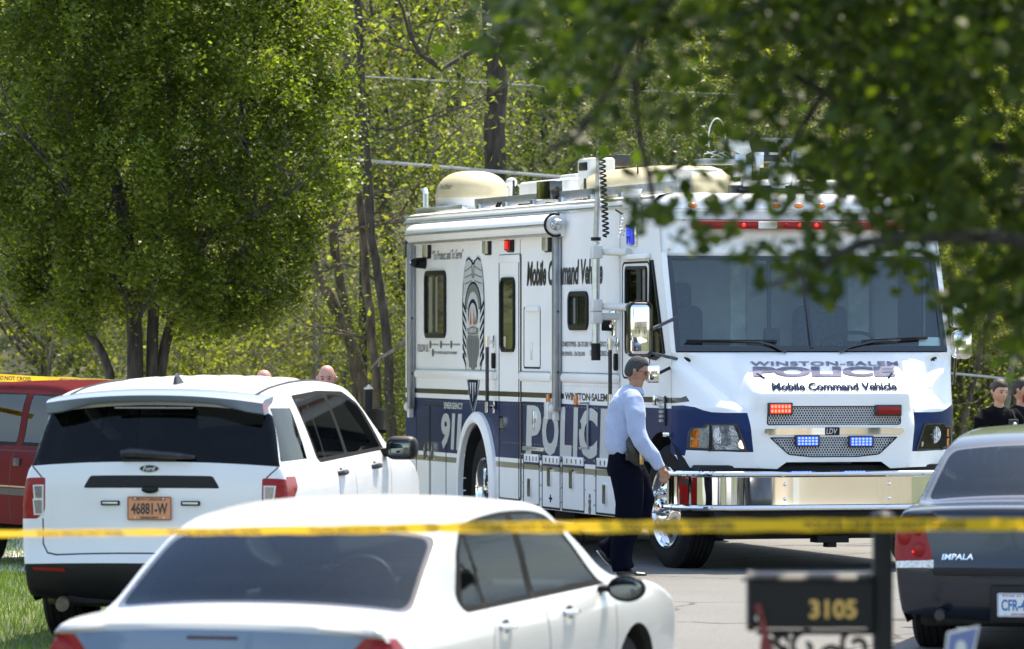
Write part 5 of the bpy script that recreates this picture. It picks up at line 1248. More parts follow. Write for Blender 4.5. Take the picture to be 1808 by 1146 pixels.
b = MB(); b.box(-.22, .22, -.03, .02, .24, .49, .015); pr_ = b.build('plate_recess', M['black'], ds)
def plate(parent, x0, x1, z0, z1, y, bg, s1, s2, s3, mc, mt2, m3):
    b = MB(); b.prism(rrect(x0, x1, z0, z1, .012), lambda x, z: (x, y+.006, z), lambda x, z: (x, y, z)); o = b.build('number_plate', bg, parent)
    f_ = lambda x, z: (x, y-.002, z); w = x1-x0; h = z1-z0
    b = MB(); qq = rrect(x0+.004, x1-.004, z0+.004, z1-.004, .01); b.ring(qq, inset(qq, .004), lambda x, z: (x, y+.001, z), lambda x, z: (x, y-.002, z)); b.build('plate_border', mc, o)
    text_on('lettering', s1, mt2, o, f_, x0+w*.12, z0+h*.83, x1-w*.12, z0+h*.93, .03)
    text_on('lettering', s2, mc, o, f_, x0+w*.09, z0+h*.25, x1-w*.09, z0+h*.74, .03)
    text_on('lettering', s3, m3, o, f_, x0+w*.3, z0+h*.07, x1-w*.3, z0+h*.16, .03)
    for sx in (.18, .82):
        for sz in (.12, .9):
            b = MB(); b.cyl((x0+w*sx, y, z0+h*sz), (x0+w*sx, y-.004, z0+h*sz), .006, seg=8); b.build('plate_screw', M['alu'], o)
for q in ((-1.0, 3.335, .99), (-1.06, 3.335, .94), (-.93, 2.9, .93), (-.93, 2.2, .90)):
    b = MB(); b.box(q[0]-.03, q[0]+.02, q[1]-.02, q[1], q[2]-.018, q[2]+.018, .004); b.build('blue_led', M['blue_on'], ds)
plate(ds, -.17, .135, .285, .44, -.035, M['plate_wh'], 'First in Flight', 'CFR-4518', 'NORTH CAROLINA', M['plate_blue'], M['plate_red'], M['plate_red'])
b = MB(); b.tube([(-.55, .05, .30), (-.55, -.03, .29)], .035, 12); b.build('exhaust', M['dkmetal'], ds)
# --- white police utility
def suv_w(y, z):
    lo = interp(z, [(.2, .86), (.35, .935), (.6, .975), (.85, .985), (1.05, .975), (1.18, .945), (1.25, .905), (1.35, .875), (1.60, .785), (1.68, .745), (1.74, .68), (1.8, .6)])
    t = interp(y, [(-.1, .86), (.05, .89), (.2, .93), (.5, .975), (.9, 1), (4.2, 1), (4.7, .96), (5.0, .88), (5.2, .8)])
    return lo*t
SP_ = [(.22, .30), (.10, .33), (.03, .42), (.0, .52), (.0, .60), (.03, .66), (.05, .80), (.055, .95), (.06, 1.10), (.075, 1.20), (.10, 1.28), (.16, 1.42), (.23, 1.58), (.27, 1.66), (.33, 1.705), (.50, 1.735), (.9, 1.765), (1.5, 1.785), (2.1, 1.785), (2.6, 1.765), (2.95, 1.725), (3.15, 1.66), (3.5, 1.46), (3.8, 1.29), (3.92, 1.235), (4.2, 1.19), (4.6, 1.10), (4.88, 1.0), (5.0, .88), (5.04, .7), (5.04, .5), (4.98, .34), (4.88, .28)]
belt = 1.255
q_quarter = [(.02, belt), (.10, belt), (.86, belt), (.86, 1.60), (.30, 1.615), (.22, 1.60)]
spec = dict(name='white_police_utility', label='white police sport utility with orange number plate parked on the verge', cat='car', loc=(-2.425, 38.0, gz(0, 39.5)-.03), rot=rotz(9.8, .9), prof=SP_, width=suv_w, crown_top=.035, crown_end=.11, sill=.30, wheels=(1.08, 4.10), wr=.385, arch=.435, tw=.25,
    rimmat=M['dkmetal'], mats=dict(body=M['white']), split=('tail', 'qglass'), sep=dict(glass=True),
    top=[('clad', 'rear', [(-1.1, .25), (1.1, .25), (1.1, .585), (-1.1, .585)]),
         ('rglass', 'rear', [(-.86, belt+.005), (.86, belt+.005), (.80, 1.635), (-.80, 1.635)]),
         ('wglass', 'front', roundpoly([(-.78, 1.30), (.78, 1.30), (.66, 1.66), (-.66, 1.66)], .05)),
         ('tailL', 'rear', roundpoly([(-1.1, .875), (-.80, .875), (-.745, .93), (-.745, 1.165), (-1.1, 1.165)], .02)), ('tailR', 'rear', roundpoly([(1.1, .875), (.80, .875), (.745, .93), (.745, 1.165), (1.1, 1.165)], .02)),
         ('garn', 'rear', roundpoly([(-.47, 1.085), (.47, 1.085), (.42, 1.17), (-.42, 1.17)], .02))]
        + [('seam', 'rear', q) for q in stroke([(-.845, belt), (-.775, 1.17)], .010)+stroke([(.845, belt), (.775, 1.17)], .010)+stroke([(-.76, .875), (-.755, .72), (-.72, .665), (-.65, .65), (.65, .65), (.72, .665), (.755, .72), (.76, .875)], .010)+stroke([(-.30, .72), (.30, .72)], .001)],
    side=[('qglass', q_quarter), ('trim', roundpoly([(1.17, 1.215), (3.52, 1.225), (3.15, 1.56), (2.75, 1.665), (2.0, 1.69), (1.08, 1.68), (1.05, 1.66)], .05)),
          ('glass', roundpoly([(1.22, 1.245), (1.42, 1.245), (1.42, 1.65), (1.10, 1.648)], .015)), ('glass', roundpoly([(1.45, 1.245), (2.12, 1.245), (2.08, 1.66), (1.45, 1.655)], .02)), ('glass', roundpoly([(2.22, 1.245), (3.40, 1.25), (3.08, 1.545), (2.72, 1.64), (2.16, 1.66)], .02)),
          ('tail', roundpoly([(-.2, .875), (.12, .885), (.30, 1.0), (.40, 1.08), (.40, 1.155), (-.2, 1.165)], .02)), ('clad', [(-.2, .2), (.75, .2), (.75, .5), (.5, .575), (-.2, .585)]), ('clad', [(.6, .2), (4.6, .2), (4.6, .42), (.6, .42)])]
        + [('seam', q) for q in stroke([(1.52, .55), (1.62, .8), (1.62, 1.215)], .010)+stroke([(2.2, .42), (2.2, 1.215)], .010)+stroke([(3.42, .45), (3.45, .9), (3.52, 1.22)], .010)],
    parts=dict(clad=('black_cladding', M['black'], True), rglass=('rear_window', M['glass_dark'], True), wglass=('windscreen', M['glass_clear'], True), tail=('tail_lamp', M['red_lens'], True), tailL=('tail_lamp', M['red_lens'], True), tailR=('tail_lamp', M['red_lens'], True),
        garn=('black_garnish', M['black'], True), seam=('panel_gap', M['gap'], True), qglass=('quarter_window', M['glass_dark'], True), trim=('window_trim', M['black_trim'], True), glass=('side_window', M['glass_side'], True)))
ex, eb, ef, et, ez = build_car(spec)
rm = rearmap(et, ez)
# spoiler
b = MB(); rg = []
for x in np.linspace(-.745, .745, 15):
    a = abs(x)/.745; y0 = .10+.07*a**3; zt_ = 1.755-.055*a**2.2; tk = .040+.035*smooth01(a, .55, .85); rg.append([(x, y0+.36, zt_-.012), (x, y0+.06, zt_-.030), (x, y0+.0, zt_-.050), (x, y0+.035, zt_-.045-tk), (x, y0+.06, zt_-.055-tk), (x, y0+.22, zt_-.045-tk)])
b.loft(rg); spo = b.build('spoiler', M['shaded_white'], ex, ang=40)
b = MB(); b.box(-.27, .27, .155, .18, 1.612, 1.626, .004); b.build('high_brake_lamp', M['lens_dk'], spo)
# roof ribs, fin, wiper, badge
prof_y = np.array([p[0] for p in SP_[12:21]]); prof_z = np.array([p[1] for p in SP_[12:21]])
def roofz(x, y): return float(np.interp(y, prof_y, prof_z))-.035*(abs(x)/max(.3, .68))**2.2
for x in (-.46, -.28, -.09, .09, .28, .46):
    b = MB(); rg = []
    for y in np.linspace(.62, 2.6, 12):
        e = 1 if .7 < y < 2.5 else .1; rg.append([(x+dx, y, roofz(x+dx, y)+dz) for dx, dz in ((-.045, -.003), (-.025, .011*e), (.025, .011*e), (.045, -.003))])
    b.loft(rg, closed=False, cap=False); b.build('roof_rib', M['white'], ex, ang=60)
for sg in (-1, 1):
    b = MB(); b.tube([(sg*.64, y, roofz(.62, y)+.0) for y in np.linspace(.45, 2.7, 12)], .012, 5); b.build('roof_gutter', M['black'], ex)
b = MB(); rg = []
for k, (y, h, w) in enumerate(((.78, .0, .03), (.80, .055, .022), (.84, .075, .018), (.90, .045, .03), (.98, .012, .028), (1.0, 0, .02))): rg.append([(-w, y, roofz(0, y)-.01), (-w*.35, y, roofz(0, y)+h), (w*.35, y, roofz(0, y)+h), (w, y, roofz(0, y)-.01)])
b.loft(rg); b.build('shark_fin', M['dkmetal'], ex)
g0, g1 = rm(.18, 1.305), rm(-.20, 1.325); b = MB(); b.tube([(g0[0]+.12, g0[1]-.03, g0[2]-.01), (g0[0], g0[1]-.05, g0[2]+.0), (g1[0]+.06, g1[1]-.045, g1[2]), (g1[0], g1[1]-.03, g1[2]-.01)], [.014, .024, .034, .030], 8); wpp = b.build('rear_wiper', M['dkmetal'], ex)
b = MB(); b.box(-.20, .17, g0[1]-.03, g0[1]-.012, 1.262, 1.282, .005); b.build('wiper_blade', M['black'], wpp)
b = MB(); cz = 1.215; yy = rm(0, cz)[1]; el = [(-.01+.068*math.cos(t), cz+.027*math.sin(t)) for t in np.linspace(0, 2*math.pi, 25)[:-1]]
b.prism(el, lambda x, z: (x, yy+.004, z), lambda x, z: (x, yy-.006, z)); bdg = b.build('oval_badge', M['chrome'], ex)
b = MB(); b.prism(inset(el, .005), lambda x, z: (x, yy-.005, z), lambda x, z: (x, yy-.008, z)); b.build('badge_field', M['navy'], bdg)
text_on('lettering', 'Ford', M['alu'], bdg, lambda x, z: (x, yy-.010, z), -.052, cz-.014, .032, cz+.015, .01, .25)
b = MB(); b.sph((0, rm(0, 1.08)[1]-.01, 1.075), .05, 14, 8, (1.2, .4, .5)); b.build('reversing_camera', M['black'], ex)
plate(ex, -.155, .15, .87, 1.03, rm(0, .95)[1]-.012, M['plate_or'], 'NORTH CAROLINA', '46881-W', 'PERMANENT', M['ink_brown'], M['ink_brown'], M['ink_brown'])
for sg, s in ((-1, 'a'), (1, 'b')):
    x0 = sg*.275-.065; b = MB(); b.box(x0, x0+.13, rm(sg*.27, .985)[1]-.012, rm(sg*.27, .985)[1]+.01, .968, 1.0, .006); wl = b.build('warning_light', M['black'], ex)
    b = MB(); b.box(x0+.012, x0+.118, rm(sg*.27, .985)[1]-.015, rm(sg*.27, .985)[1]-.008, .976, .992, .003); b.build('lens', M['alu'], wl)
    # white insets in the tail lamps
    for z0, z1 in ((.91, 1.0), (1.015, 1.10)):
        b = MB(); q = [(sg*x, z) for x, z in ((.768, z0), (.815, z0), (.825, z1), (.768, z1))]; fo = MB(); fo.prism([(sg*x, z) for x, z in ((.756, z0-.010), (.826, z0-.010), (.836, z1+.010), (.756, z1+.010))], rearmap(et, ez, -.003), rearmap(et, ez, .004)); ro = fo.build('reverse_lamp', M['offwhite'], ex)
        b.prism(q, rearmap(et, ez, .003), rearmap(et, ez, .008)); b.build('lens', M['lens_dk'], ro)
    b = MB(); b.prism([(sg*x, z) for x, z in ((.58, .515), (.82, .515), (.82, .545), (.60, .545))], rearmap(et, ez, -.002), rearmap(et, ez, .006)); b.build('bumper_reflector', M['red_lens'], ex)
b = MB(); b.tube([(-.62, .12, .31), (-.60, .02, .30)], .045, 14); b.tube([(-.78, .4, .34), (-.2, .35, .32)], .06, 10); b.box(-.25, .25, .1, .5, .28, .34, .02); b.build('exhaust', mat('rusty_steel', (.16, .12, .09), .6, .4, noise=.4, nscale=12), ex)
b = MB(); b.box(-.30, .30, .0, .05, .66, .685, .01); b.build('step_lip', M['white'], ex) if False else b.bm.free()
# interior, mirrors, handles
for x in (-.38, .38): seat(ex, x, 2.55, .62, M['cloth_grey'], .72)
b = MB(); b.box(-.7, .7, 1.45, 1.6, .6, 1.30, .06, 3); b.build('rear_seat', M['cloth_grey'], ex)
b = MB(); b.box(-.75, .75, .2, 3.6, .4, .5); b.build('cabin_floor', M['under'], ex)
b = MB(); b.box(-.78, .78, 3.35, 3.9, .9, 1.2, .06, 3); b.build('dashboard', M['black'], ex)
for sg in (-1, 1):
    b = MB(); b.box(sg*.96, sg*1.19, 3.30, 3.46, 1.155, 1.325, .06, 4); mo = b.build('door_mirror', M['black'], ex)
    b = MB(); b.box(sg*.985, sg*1.165, 3.292, 3.302, 1.18, 1.30, .03, 3); b.build('mirror_glass', M['car_mirror'], mo)
    b = MB(); b.box(sg*.88, sg*1.02, 3.35, 3.45, 1.175, 1.24, .02); b.build('mirror_foot', M['black'], mo)
    for y in (1.75, 2.95):
        x = sg*(ef(y, 1.12)); b = MB(); b.sph((x-sg*.012, y, 1.12), .055, 14, 8, (.3, 1.3, .75)); b.build('handle_cup', M['gap'], ex)
        b = MB(); b.tube([(x-sg*.01, y-.12, 1.125), (x+sg*.022, y-.09, 1.13), (x+sg*.027, y+.03, 1.128), (x, y+.09, 1.12)], .02, 8); b.build('door_handle', M['dkmetal'], ex)
# --- dark red pickup at the left edge
def red_w(y, z):
    lo = interp(z, [(.25, .82), (.4, .88), (.7, .90), (.95, .885), (1.05, .85), (1.1, .81), (1.5, .70), (1.6, .64), (1.66, .55)])
    return lo*interp(y, [(-.1, .93), (.2, .98), (.6, 1), (4.2, 1), (4.8, .95), (5.1, .9)])
RP = [(.12, .42), (.02, .5), (.0, .6), (.02, .9), (.06, 1.06), (.12, 1.12), (.22, 1.35), (.30, 1.55), (.38, 1.62), (.55, 1.655), (1.2, 1.675), (2.2, 1.675), (2.75, 1.64), (2.95, 1.56), (3.3, 1.28), (3.5, 1.13), (3.7, 1.08), (4.3, 1.02), (4.8, .95), (4.95, .85), (5.0, .6), (4.95, .42), (4.85, .38)]
spec = dict(name='red_utility', label='dark red four-door vehicle at the left edge behind the white utility', cat='car', loc=(-4.41, 50.7, 0), rot=(0, 0, R(207)), prof=RP, width=red_w, crown_top=.03, crown_end=.05, sill=.40, wheels=(1.0, 3.9), wr=.36, arch=.42, tw=.23,
    rimmat=M['alu'], mats=dict(body=M['red_paint']), split=(), sep=dict(glass=True),
    top=[('rglass', 'rear', roundpoly([(-.68, 1.16), (.68, 1.16), (.62, 1.52), (-.62, 1.52)], .05)), ('wglass', 'front', roundpoly([(-.72, 1.18), (.72, 1.18), (.62, 1.55), (-.62, 1.55)], .05))],
    side=[('trim', roundpoly([(.42, 1.10), (3.28, 1.10), (2.80, 1.555), (.62, 1.575)], .05)), ('body', roundpoly([(1.02, 1.09), (1.12, 1.09), (1.14, 1.59), (1.04, 1.59)], .005)), ('body', roundpoly([(1.98, 1.09), (2.10, 1.09), (2.04, 1.59), (1.92, 1.59)], .005)),
          ('glass', roundpoly([(.50, 1.13), (1.0, 1.13), (1.0, 1.55), (.66, 1.55)], .03)), ('glass', roundpoly([(1.16, 1.13), (1.96, 1.13), (1.90, 1.55), (1.17, 1.55)], .03)), ('glass', roundpoly([(2.12, 1.13), (3.2, 1.13), (2.8, 1.53), (2.06, 1.55)], .03)),
          ('mould', [(.3, .66), (4.4, .66), (4.4, .72), (.3, .72)]), ('mouldc', [(.3, .73), (4.4, .73), (4.4, .745), (.3, .745)])]
        + [('seam', q) for q in stroke([(1.08, .5), (1.08, 1.08)], .012)+stroke([(2.04, .45), (2.04, 1.08)], .012)+stroke([(3.2, .45), (3.25, 1.08)], .012)+stroke([(.4, 1.055), (3.3, 1.055)], .008)],
    parts=dict(rglass=('rear_window', M['glass_dark'], True), wglass=('windscreen', M['glass_clear'], True), trim=('window_trim', M['black_trim'], True), glass=('side_window', M['glass_dark'], True), seam=('panel_gap', M['gap'], True), mould=('side_moulding', M['black'], True), mouldc=('moulding_strip', M['chrome'], True)))
rx, rb, rff, rt, rz_ = build_car(spec); rx.scale = (1, 1, .955)
for sg in (-1, 1):
    for y in (2.20, 1.24):
        x = sg*rff(y, .95); b = MB(); b.box(x-sg*.02, x+sg*.012, y-.09, y+.06, .92, .99, .01); b.build('door_handle', M['black'], rx)
b = MB(); b.box(-.75, .75, .3, 3.6, .45, .5); b.build('cabin_floor', M['under'], rx)
for x in (-.38, .38): seat(rx, x, 2.4, .6, M['cloth_grey'], .6)
# ------------------------------------------------------------------ people
def evaluated(o):
    bpy.context.view_layer.update(); dg = bpy.context.evaluated_depsgraph_get(); me = bpy.data.meshes.new_from_object(o.evaluated_get(dg)); return me
def soft(b, name, m, parent, vox=.008, it=3, wr=0, ws=7, seed=0, label=None):
    """fuse overlapping lofts into one continuous skin; wr adds cloth folds"""
    bmesh.ops.recalc_face_normals(b.bm, faces=b.bm.faces)
    me = bpy.data.meshes.new('raw'); b.bm.to_mesh(me); b.bm.free(); o = bpy.data.objects.new('raw', me); COL.objects.link(o)
    r = o.modifiers.new('r', 'REMESH'); r.mode = 'VOXEL'; r.voxel_size = vox
    s = o.modifiers.new('s', 'SMOOTH'); s.factor = .5; s.iterations = it
    m2 = evaluated(o); bpy.data.objects.remove(o); n = len(m2.vertices)
    if wr:
        from mathutils import noise as NZ
        co_ = np.empty(n*3); m2.vertices.foreach_get('co', co_); no = np.empty(n*3); m2.vertices.foreach_get('normal', no); co_ = co_.reshape(-1, 3); no = no.reshape(-1, 3)
        for i in range(n):
            c = co_[i]; v = NZ.noise(Vector((c[0]*ws+seed, c[1]*ws, c[2]*ws*.55+c[0]*ws*.8))); v = (1-abs(v)*2.2); co_[i] += no[i]*wr*v
        m2.vertices.foreach_set('co', co_.ravel()); m2.update()
    m2.name = name; m2.materials.clear()
    return mesh_obj(name, m2, m, parent, label, True, 180)
def limb(b, pts, seg=18):
    """pts: (x, y, z, radius across, radius in depth)"""
    P = [Vector(p[:3]) for p in pts]; rg = []
    for i, p in enumerate(P):
        d = (P[min(i+1, len(P)-1)]-P[max(i-1, 0)]).normalized(); dep = Vector((0, 1, 0)); a = dep.cross(d).normalized(); dep2 = d.cross(a)
        rg.append([p+a*pts[i][3]*math.cos(t)+dep2*pts[i][4]*math.sin(t) for t in [2*math.pi*k/seg for k in range(seg)]])
    b.loft(rg); return b
def head_into(b, c, yaw=0, pitch=0, s=1.0):
    """head with brow, nose, lips, chin and ears; faces +x at yaw 0. c = centre of the skull"""
    mt = Matrix.Translation(c) @ Matrix.Rotation(yaw, 4, 'Z') @ Matrix.Rotation(pitch, 4, 'Y')
    n1, n2 = 56, 40; V = []
    g = lambda a, b_, w: math.exp(-((a-b_)/w)**2)
    for j in range(n2+1):
        ph = -math.pi/2+math.pi*j/n2; row = []
        for i in range(n1):
            th = 2*math.pi*i/n1; x, y, z = math.cos(ph)*math.cos(th), math.cos(ph)*math.sin(th), math.sin(ph)
            kq = (math.cos(ph)**-.22 if 0 < ph < 1.45 else 1); X = x*.096*kq; Y = y*.076*kq; Z = z*.118
            if Z < 0: Y *= 1-.30*(-Z/.118)**1.5; X *= (1-.28*(-Z/.118)**1.6) if X < 0 else 1-.02*(-Z/.118)
            if x > 0: X *= .93
            if X > 0:
                fr = max(0, x)
                X += .024*g(Y, 0, .013)*g(Z, -.028, .018)*fr + .012*g(Y, 0, .010)*g(Z, -.004, .022)*fr
                X += .007*g(Z, .022, .012)*g(abs(Y), .025, .025)*fr - .010*g(abs(Y), .031, .013)*g(Z, .001, .012)*fr
                X += .007*g(Y, 0, .022)*g(Z, -.062, .007)*fr + .006*g(Y, 0, .02)*g(Z, -.075, .006)*fr - .004*g(Y, 0, .025)*g(Z, -.069, .003)*fr + .012*g(Y, 0, .025)*g(Z, -.102, .014)*fr
            row.append(b.bm.verts.new(mt @ Vector((X*s, Y*s, Z*s))))
        V.append(row)
    for j in range(n2):
        for i in range(n1): b.bm.faces.new((V[j][i], V[j][(i+1) % n1], V[j+1][(i+1) % n1], V[j+1][i]))
    b.bm.faces.new(V[0][::-1]); b.bm.faces.new(V[-1])
    for sg in (-1, 1):
        q = [(-.012, sg*.074, -.03, .010), (-.002, sg*.082, -.012, .016), (-.008, sg*.086, .008, .020), (-.012, sg*.082, .022, .012)]
        b.tube([mt @ Vector((x*s, y*s, z*s)) for x, y, z, r in q], [r*s*.8 for x, y, z, r in q], 10)
    return mt
def eyes(mt, parent, s=1.0):
    for sg in (-1, 1):
        b = MB(); b.sph(mt @ Vector((.079*s, sg*.031*s, .001*s)), .008*s, 12, 8); b.build('eye', M['eye'], parent)
        b = MB(); b.tube([mt @ Vector((x*s, sg*y*s, z*s)) for x, y, z in ((.090, .014, .021), (.091, .032, .026), (.080, .048, .020))], .003*s, 6); b.build('eyebrow', M['hair_dark'], parent)
M['eye'] = mat('eye', (.05, .035, .03), .15)
from mathutils import noise as _nz
def cap_hair(mt, parent, m, s=1.0, low=-.02, front=.06, name='hair', th=.006, nape=-.05):
    """hair shell over the skull: follows the head, cut at the hairline"""
    b = MB(); n1, n2 = 72, 30; V = []
    for j in range(n2+1):
        row = []
        for i in range(n1):
            a = 2*math.pi*i/n1; fx = math.cos(a); zl = interp(fx, [(-1, nape), (-.55, nape), (-.1, nape*.45), (.12, -.012), (.3, .022), (.55, .045), (.8, front), (1, front)])
            zl = zl if abs(fx) > 2 else zl
            ph0 = math.asin(max(-.9, min(.95, zl/.118))); ph = ph0+(math.pi/2-ph0)*j/n2
            k = 1+th/.09*(min(1.0, (j+.4)/5) if j > 0 else -.3); kk = k+.010*_nz.noise(Vector((math.cos(a)*7, math.sin(a)*7, j*.9)))+.007*_nz.noise(Vector((math.cos(a)*19, math.sin(a)*19, j*2.3)))*min(1, j)
            kk *= 1; kq = (math.cos(ph)**-.22 if 0 < ph < 1.45 else 1); x, y, z = math.cos(ph)*math.cos(a)*.098*kk*kq, math.cos(ph)*math.sin(a)*.0775*kk*kq, math.sin(ph)*.118*kk
            if x > 0: x *= .95
            if z < 0: y *= 1-.2*(-z/.118)
            row.append(b.bm.verts.new(mt @ Vector((x*s, y*s, z*s))))
        V.append(row)
    for j in range(n2):
        for i in range(n1): b.bm.faces.new((V[j][i], V[j][(i+1) % n1], V[j+1][(i+1) % n1], V[j+1][i]))
    return b.build(name, m, parent, ang=180)
# the walking man
MD = 46.9
def KM(x, y): return ((1040+x/2.665-CX)*MD/FPX-.93, CAMH-(610+y/2.665-HY)*MD/FPX)
man = thing('person', 'man in a light blue shirt and navy trousers walking past the truck front', 'person', (.93, MD, 0))
def kp(x, y, yy, ra, rd): a = KM(x, y); return (a[0], yy, a[1], ra, rd)
b = MB(); hx, hz = KM(226, 122); mt = head_into(b, (hx, 0, hz), R(-12), R(14), .98)
limb(b, [kp(214, 230, 0, .062, .062), kp(218, 195, 0, .055, .056), kp(226, 165, 0, .058, .058)])
limb(b, [kp(205, 235, 0, .07, .15), kp(180, 300, 0, .10, .17), kp(170, 400, 0, .10, .15), kp(172, 480, 0, .10, .15), kp(170, 540, 0, .11, .16)])
limb(b, [kp(200, 270, -.17, .05, .05), kp(222, 420, -.25, .04, .04), kp(268, 470, -.27, .037, .037), kp(325, 560, -.27, .030, .026), kp(338, 580, -.27, .030, .022)])
limb(b, [kp(205, 265, .17, .05, .05), kp(215, 400, .24, .04, .04), kp(260, 480, .25, .035, .035), kp(300, 540, .24, .028, .026)])
limb(b, [kp(165, 540, -.09, .09, .08), kp(205, 760, -.09, .055, .055), kp(165, 900, -.09, .05, .05), kp(150, 1050, -.09, .04, .04)])
limb(b, [kp(180, 540, .09, .09, .08), kp(250, 740, .09, .055, .055), kp(150, 880, .09, .05, .05), kp(85, 965, .09, .04, .04)])
# right hand: palm, four fingers half curled, thumb against them
limb(b, [kp(336, 572, -.27, .030, .020), kp(345, 592, -.272, .040, .018), kp(352, 610, -.272, .038, .016)], 14)
fing = [((334, 606), (330, 622), (334, 636), (342, 640), -.262), ((343, 612), (340, 630), (345, 641), (352, 640), -.268), ((353, 612), (352, 630), (355, 639), (361, 636), -.276), ((362, 606), (364, 622), (363, 632), (366, 634), -.282)]
for f4 in fing:
    pts = [KM(*q) for q in f4[:4]]; b.tube([(p[0], f4[4], p[1]) for p in pts], [.0105, .010, .009, .0075], 8)
pts = [KM(*q) for q in ((350, 585), (366, 596), (373, 610), (371, 622))]; b.tube([(p[0], -.29, p[1]) for p in pts], [.013, .012, .010, .008], 8)
body = soft(b, 'body', M['skin_tan'], man, .0055, 2); eyes(mt, man, .98)
cap_hair(mt, man, M['hair_grey'], .98, front=.066, nape=-.060, th=.009)
b = MB(); 
for sg in (-1, 1):
    b.tube([mt @ Vector(v) for v in ((.0, sg*.083, .012), (.06, sg*.078, .014), (.095, sg*.06, .012))], .0028, 6)
    b.tube([mt @ Vector((.100-.012*abs(math.cos(t)), sg*(.033+.024*math.cos(t)), .002+.017*math.sin(t))) for t in np.linspace(0, 6.283, 18)], .0024, 5, False)
b.tube([mt @ Vector((.105, -.01, .006)), mt @ Vector((.105, .01, .006))], .0025, 5); b.build('glasses', M['gloss_black'], man)
b = MB()
limb(b, [kp(222, 222, 0, .075, .085), kp(205, 236, 0, .10, .17), kp(188, 262, 0, .130, .205), kp(176, 310, 0, .150, .205), kp(168, 370, 0, .155, .195), kp(164, 425, 0, .150, .19), kp(162, 462, 0, .145, .19), kp(166, 488, 0, .135, .18), kp(168, 500, 0, .122, .17)], 26)
limb(b, [kp(196, 240, -.13, .065, .07), kp(205, 262, -.19, .078, .07), kp(214, 320, -.235, .078, .068), kp(226, 400, -.26, .070, .064), kp(245, 450, -.275, .064, .060), kp(275, 490, -.275, .056, .052), kp(305, 530, -.272, .047, .043), kp(330, 566, -.27, .038, .034)], 20)
limb(b, [kp(200, 250, .13, .065, .07), kp(208, 300, .22, .075, .065), kp(216, 400, .25, .065, .06), kp(258, 475, .26, .05, .05), kp(296, 532, .25, .04, .036)], 18)
sh = soft(b, 'shirt', M['shirt'], man, .0075, 2, .015, 7)
b = MB(); c0 = [kp(222, 226, 0, .070, .080), kp(224, 212, 0, .066, .074), kp(226, 196, 0, .061, .068)]; limb(b, c0, 22); b.tube([(KM(243, 222)[0], 0, KM(243, 222)[1]), (KM(250, 240)[0], 0, KM(250, 240)[1])], .018, 8)
soft(b, 'collar', M['shirt'], man, .006, 1)
b = MB(); limb(b, [kp(324, 556, -.27, .042, .038), kp(334, 572, -.27, .040, .036)], 20); b.build('cuff', M['shirt'], man); b = MB(); q = KM(325, 565); b.sph((q[0], -.31, q[1]), .006, 8, 6); b.build('cuff_button', M['offwhite'], man)
b = MB(); limb(b, [kp(168, 488, 0, .128, .175), kp(168, 505, 0, .128, .175)], 28); b.build('belt', M['leather'], man)
b = MB()
limb(b, [kp(168, 494, 0, .122, .168), kp(168, 530, 0, .135, .178), kp(170, 570, 0, .142, .18), kp(174, 600, -.0, .135, .175)], 26)
limb(b, [kp(168, 560, -.085, .124, .105), kp(180, 640, -.09, .120, .10), kp(192, 740, -.09, .106, .09), kp(182, 830, -.09, .096, .085), kp(158, 930, -.09, .088, .08), kp(148, 1010, -.09, .084, .075), kp(160, 1050, -.09, .088, .072)], 22)
limb(b, [kp(180, 560, .085, .124, .10), kp(215, 640, .09, .118, .10), kp(246, 730, .09, .102, .09), kp(230, 800, .09, .094, .085), kp(172, 880, .09, .086, .08), kp(112, 940, .09, .082, .075), kp(80, 972, .09, .078, .07)], 22)
soft(b, 'trousers', M['trousers'], man, .0085, 2, .016, 6, 3)
def shoe(pts, y, nm='shoe'):
    b = MB(); limb(b, [kp(x, z, y, r, w) for x, z, r, w in pts], 16); return soft(b, nm, M['leather'], man, .006, 2)
shoe([(128, 1070, .03, .032), (150, 1066, .05, .04), (185, 1072, .042, .044), (225, 1078, .030, .046), (262, 1078, .022, .036), (270, 1078, .012, .02)], -.09)
b = MB(); limb(b, [kp(125, 1087, -.09, .010, .04), kp(200, 1091, -.09, .008, .047), kp(268, 1087, -.09, .006, .032)], 12); b.build('sole', M['gap'], man)
shoe([(52, 968, .03, .034), (66, 975, .045, .038), (82, 1000, .034, .044), (98, 1022, .022, .042), (106, 1032, .012, .03)], .09)
b = MB(); limb(b, [kp(38, 968, .09, .008, .034), (kp(62, 1000, .09, .006, .042)), kp(94, 1034, .09, .006, .034)], 12); b.build('sole', M['offwhite'], man)
b = MB(); limb(b, [kp(190, 428, -.20, .02, .02), kp(196, 440, -.205, .045, .028), kp(205, 480, -.215, .055, .03), kp(212, 530, -.215, .055, .03), kp(225, 560, -.20, .02, .02)], 12); b.box(KM(168, 0)[0], KM(250, 0)[0], -.225, -.165, KM(0, 540)[1], KM(0, 495)[1], .012); tag(b.build('holster', M['leather']), 'black pistol holster on the belt of the man in the blue shirt', 'holster').location = man.location
b = MB(); q = KM(244, 530); b.box(q[0]-.018, q[0]+.016, -.245, -.225, q[1]-.05, q[1]+.05, .01); o = b.build('belt_badge', M['gold'], man)
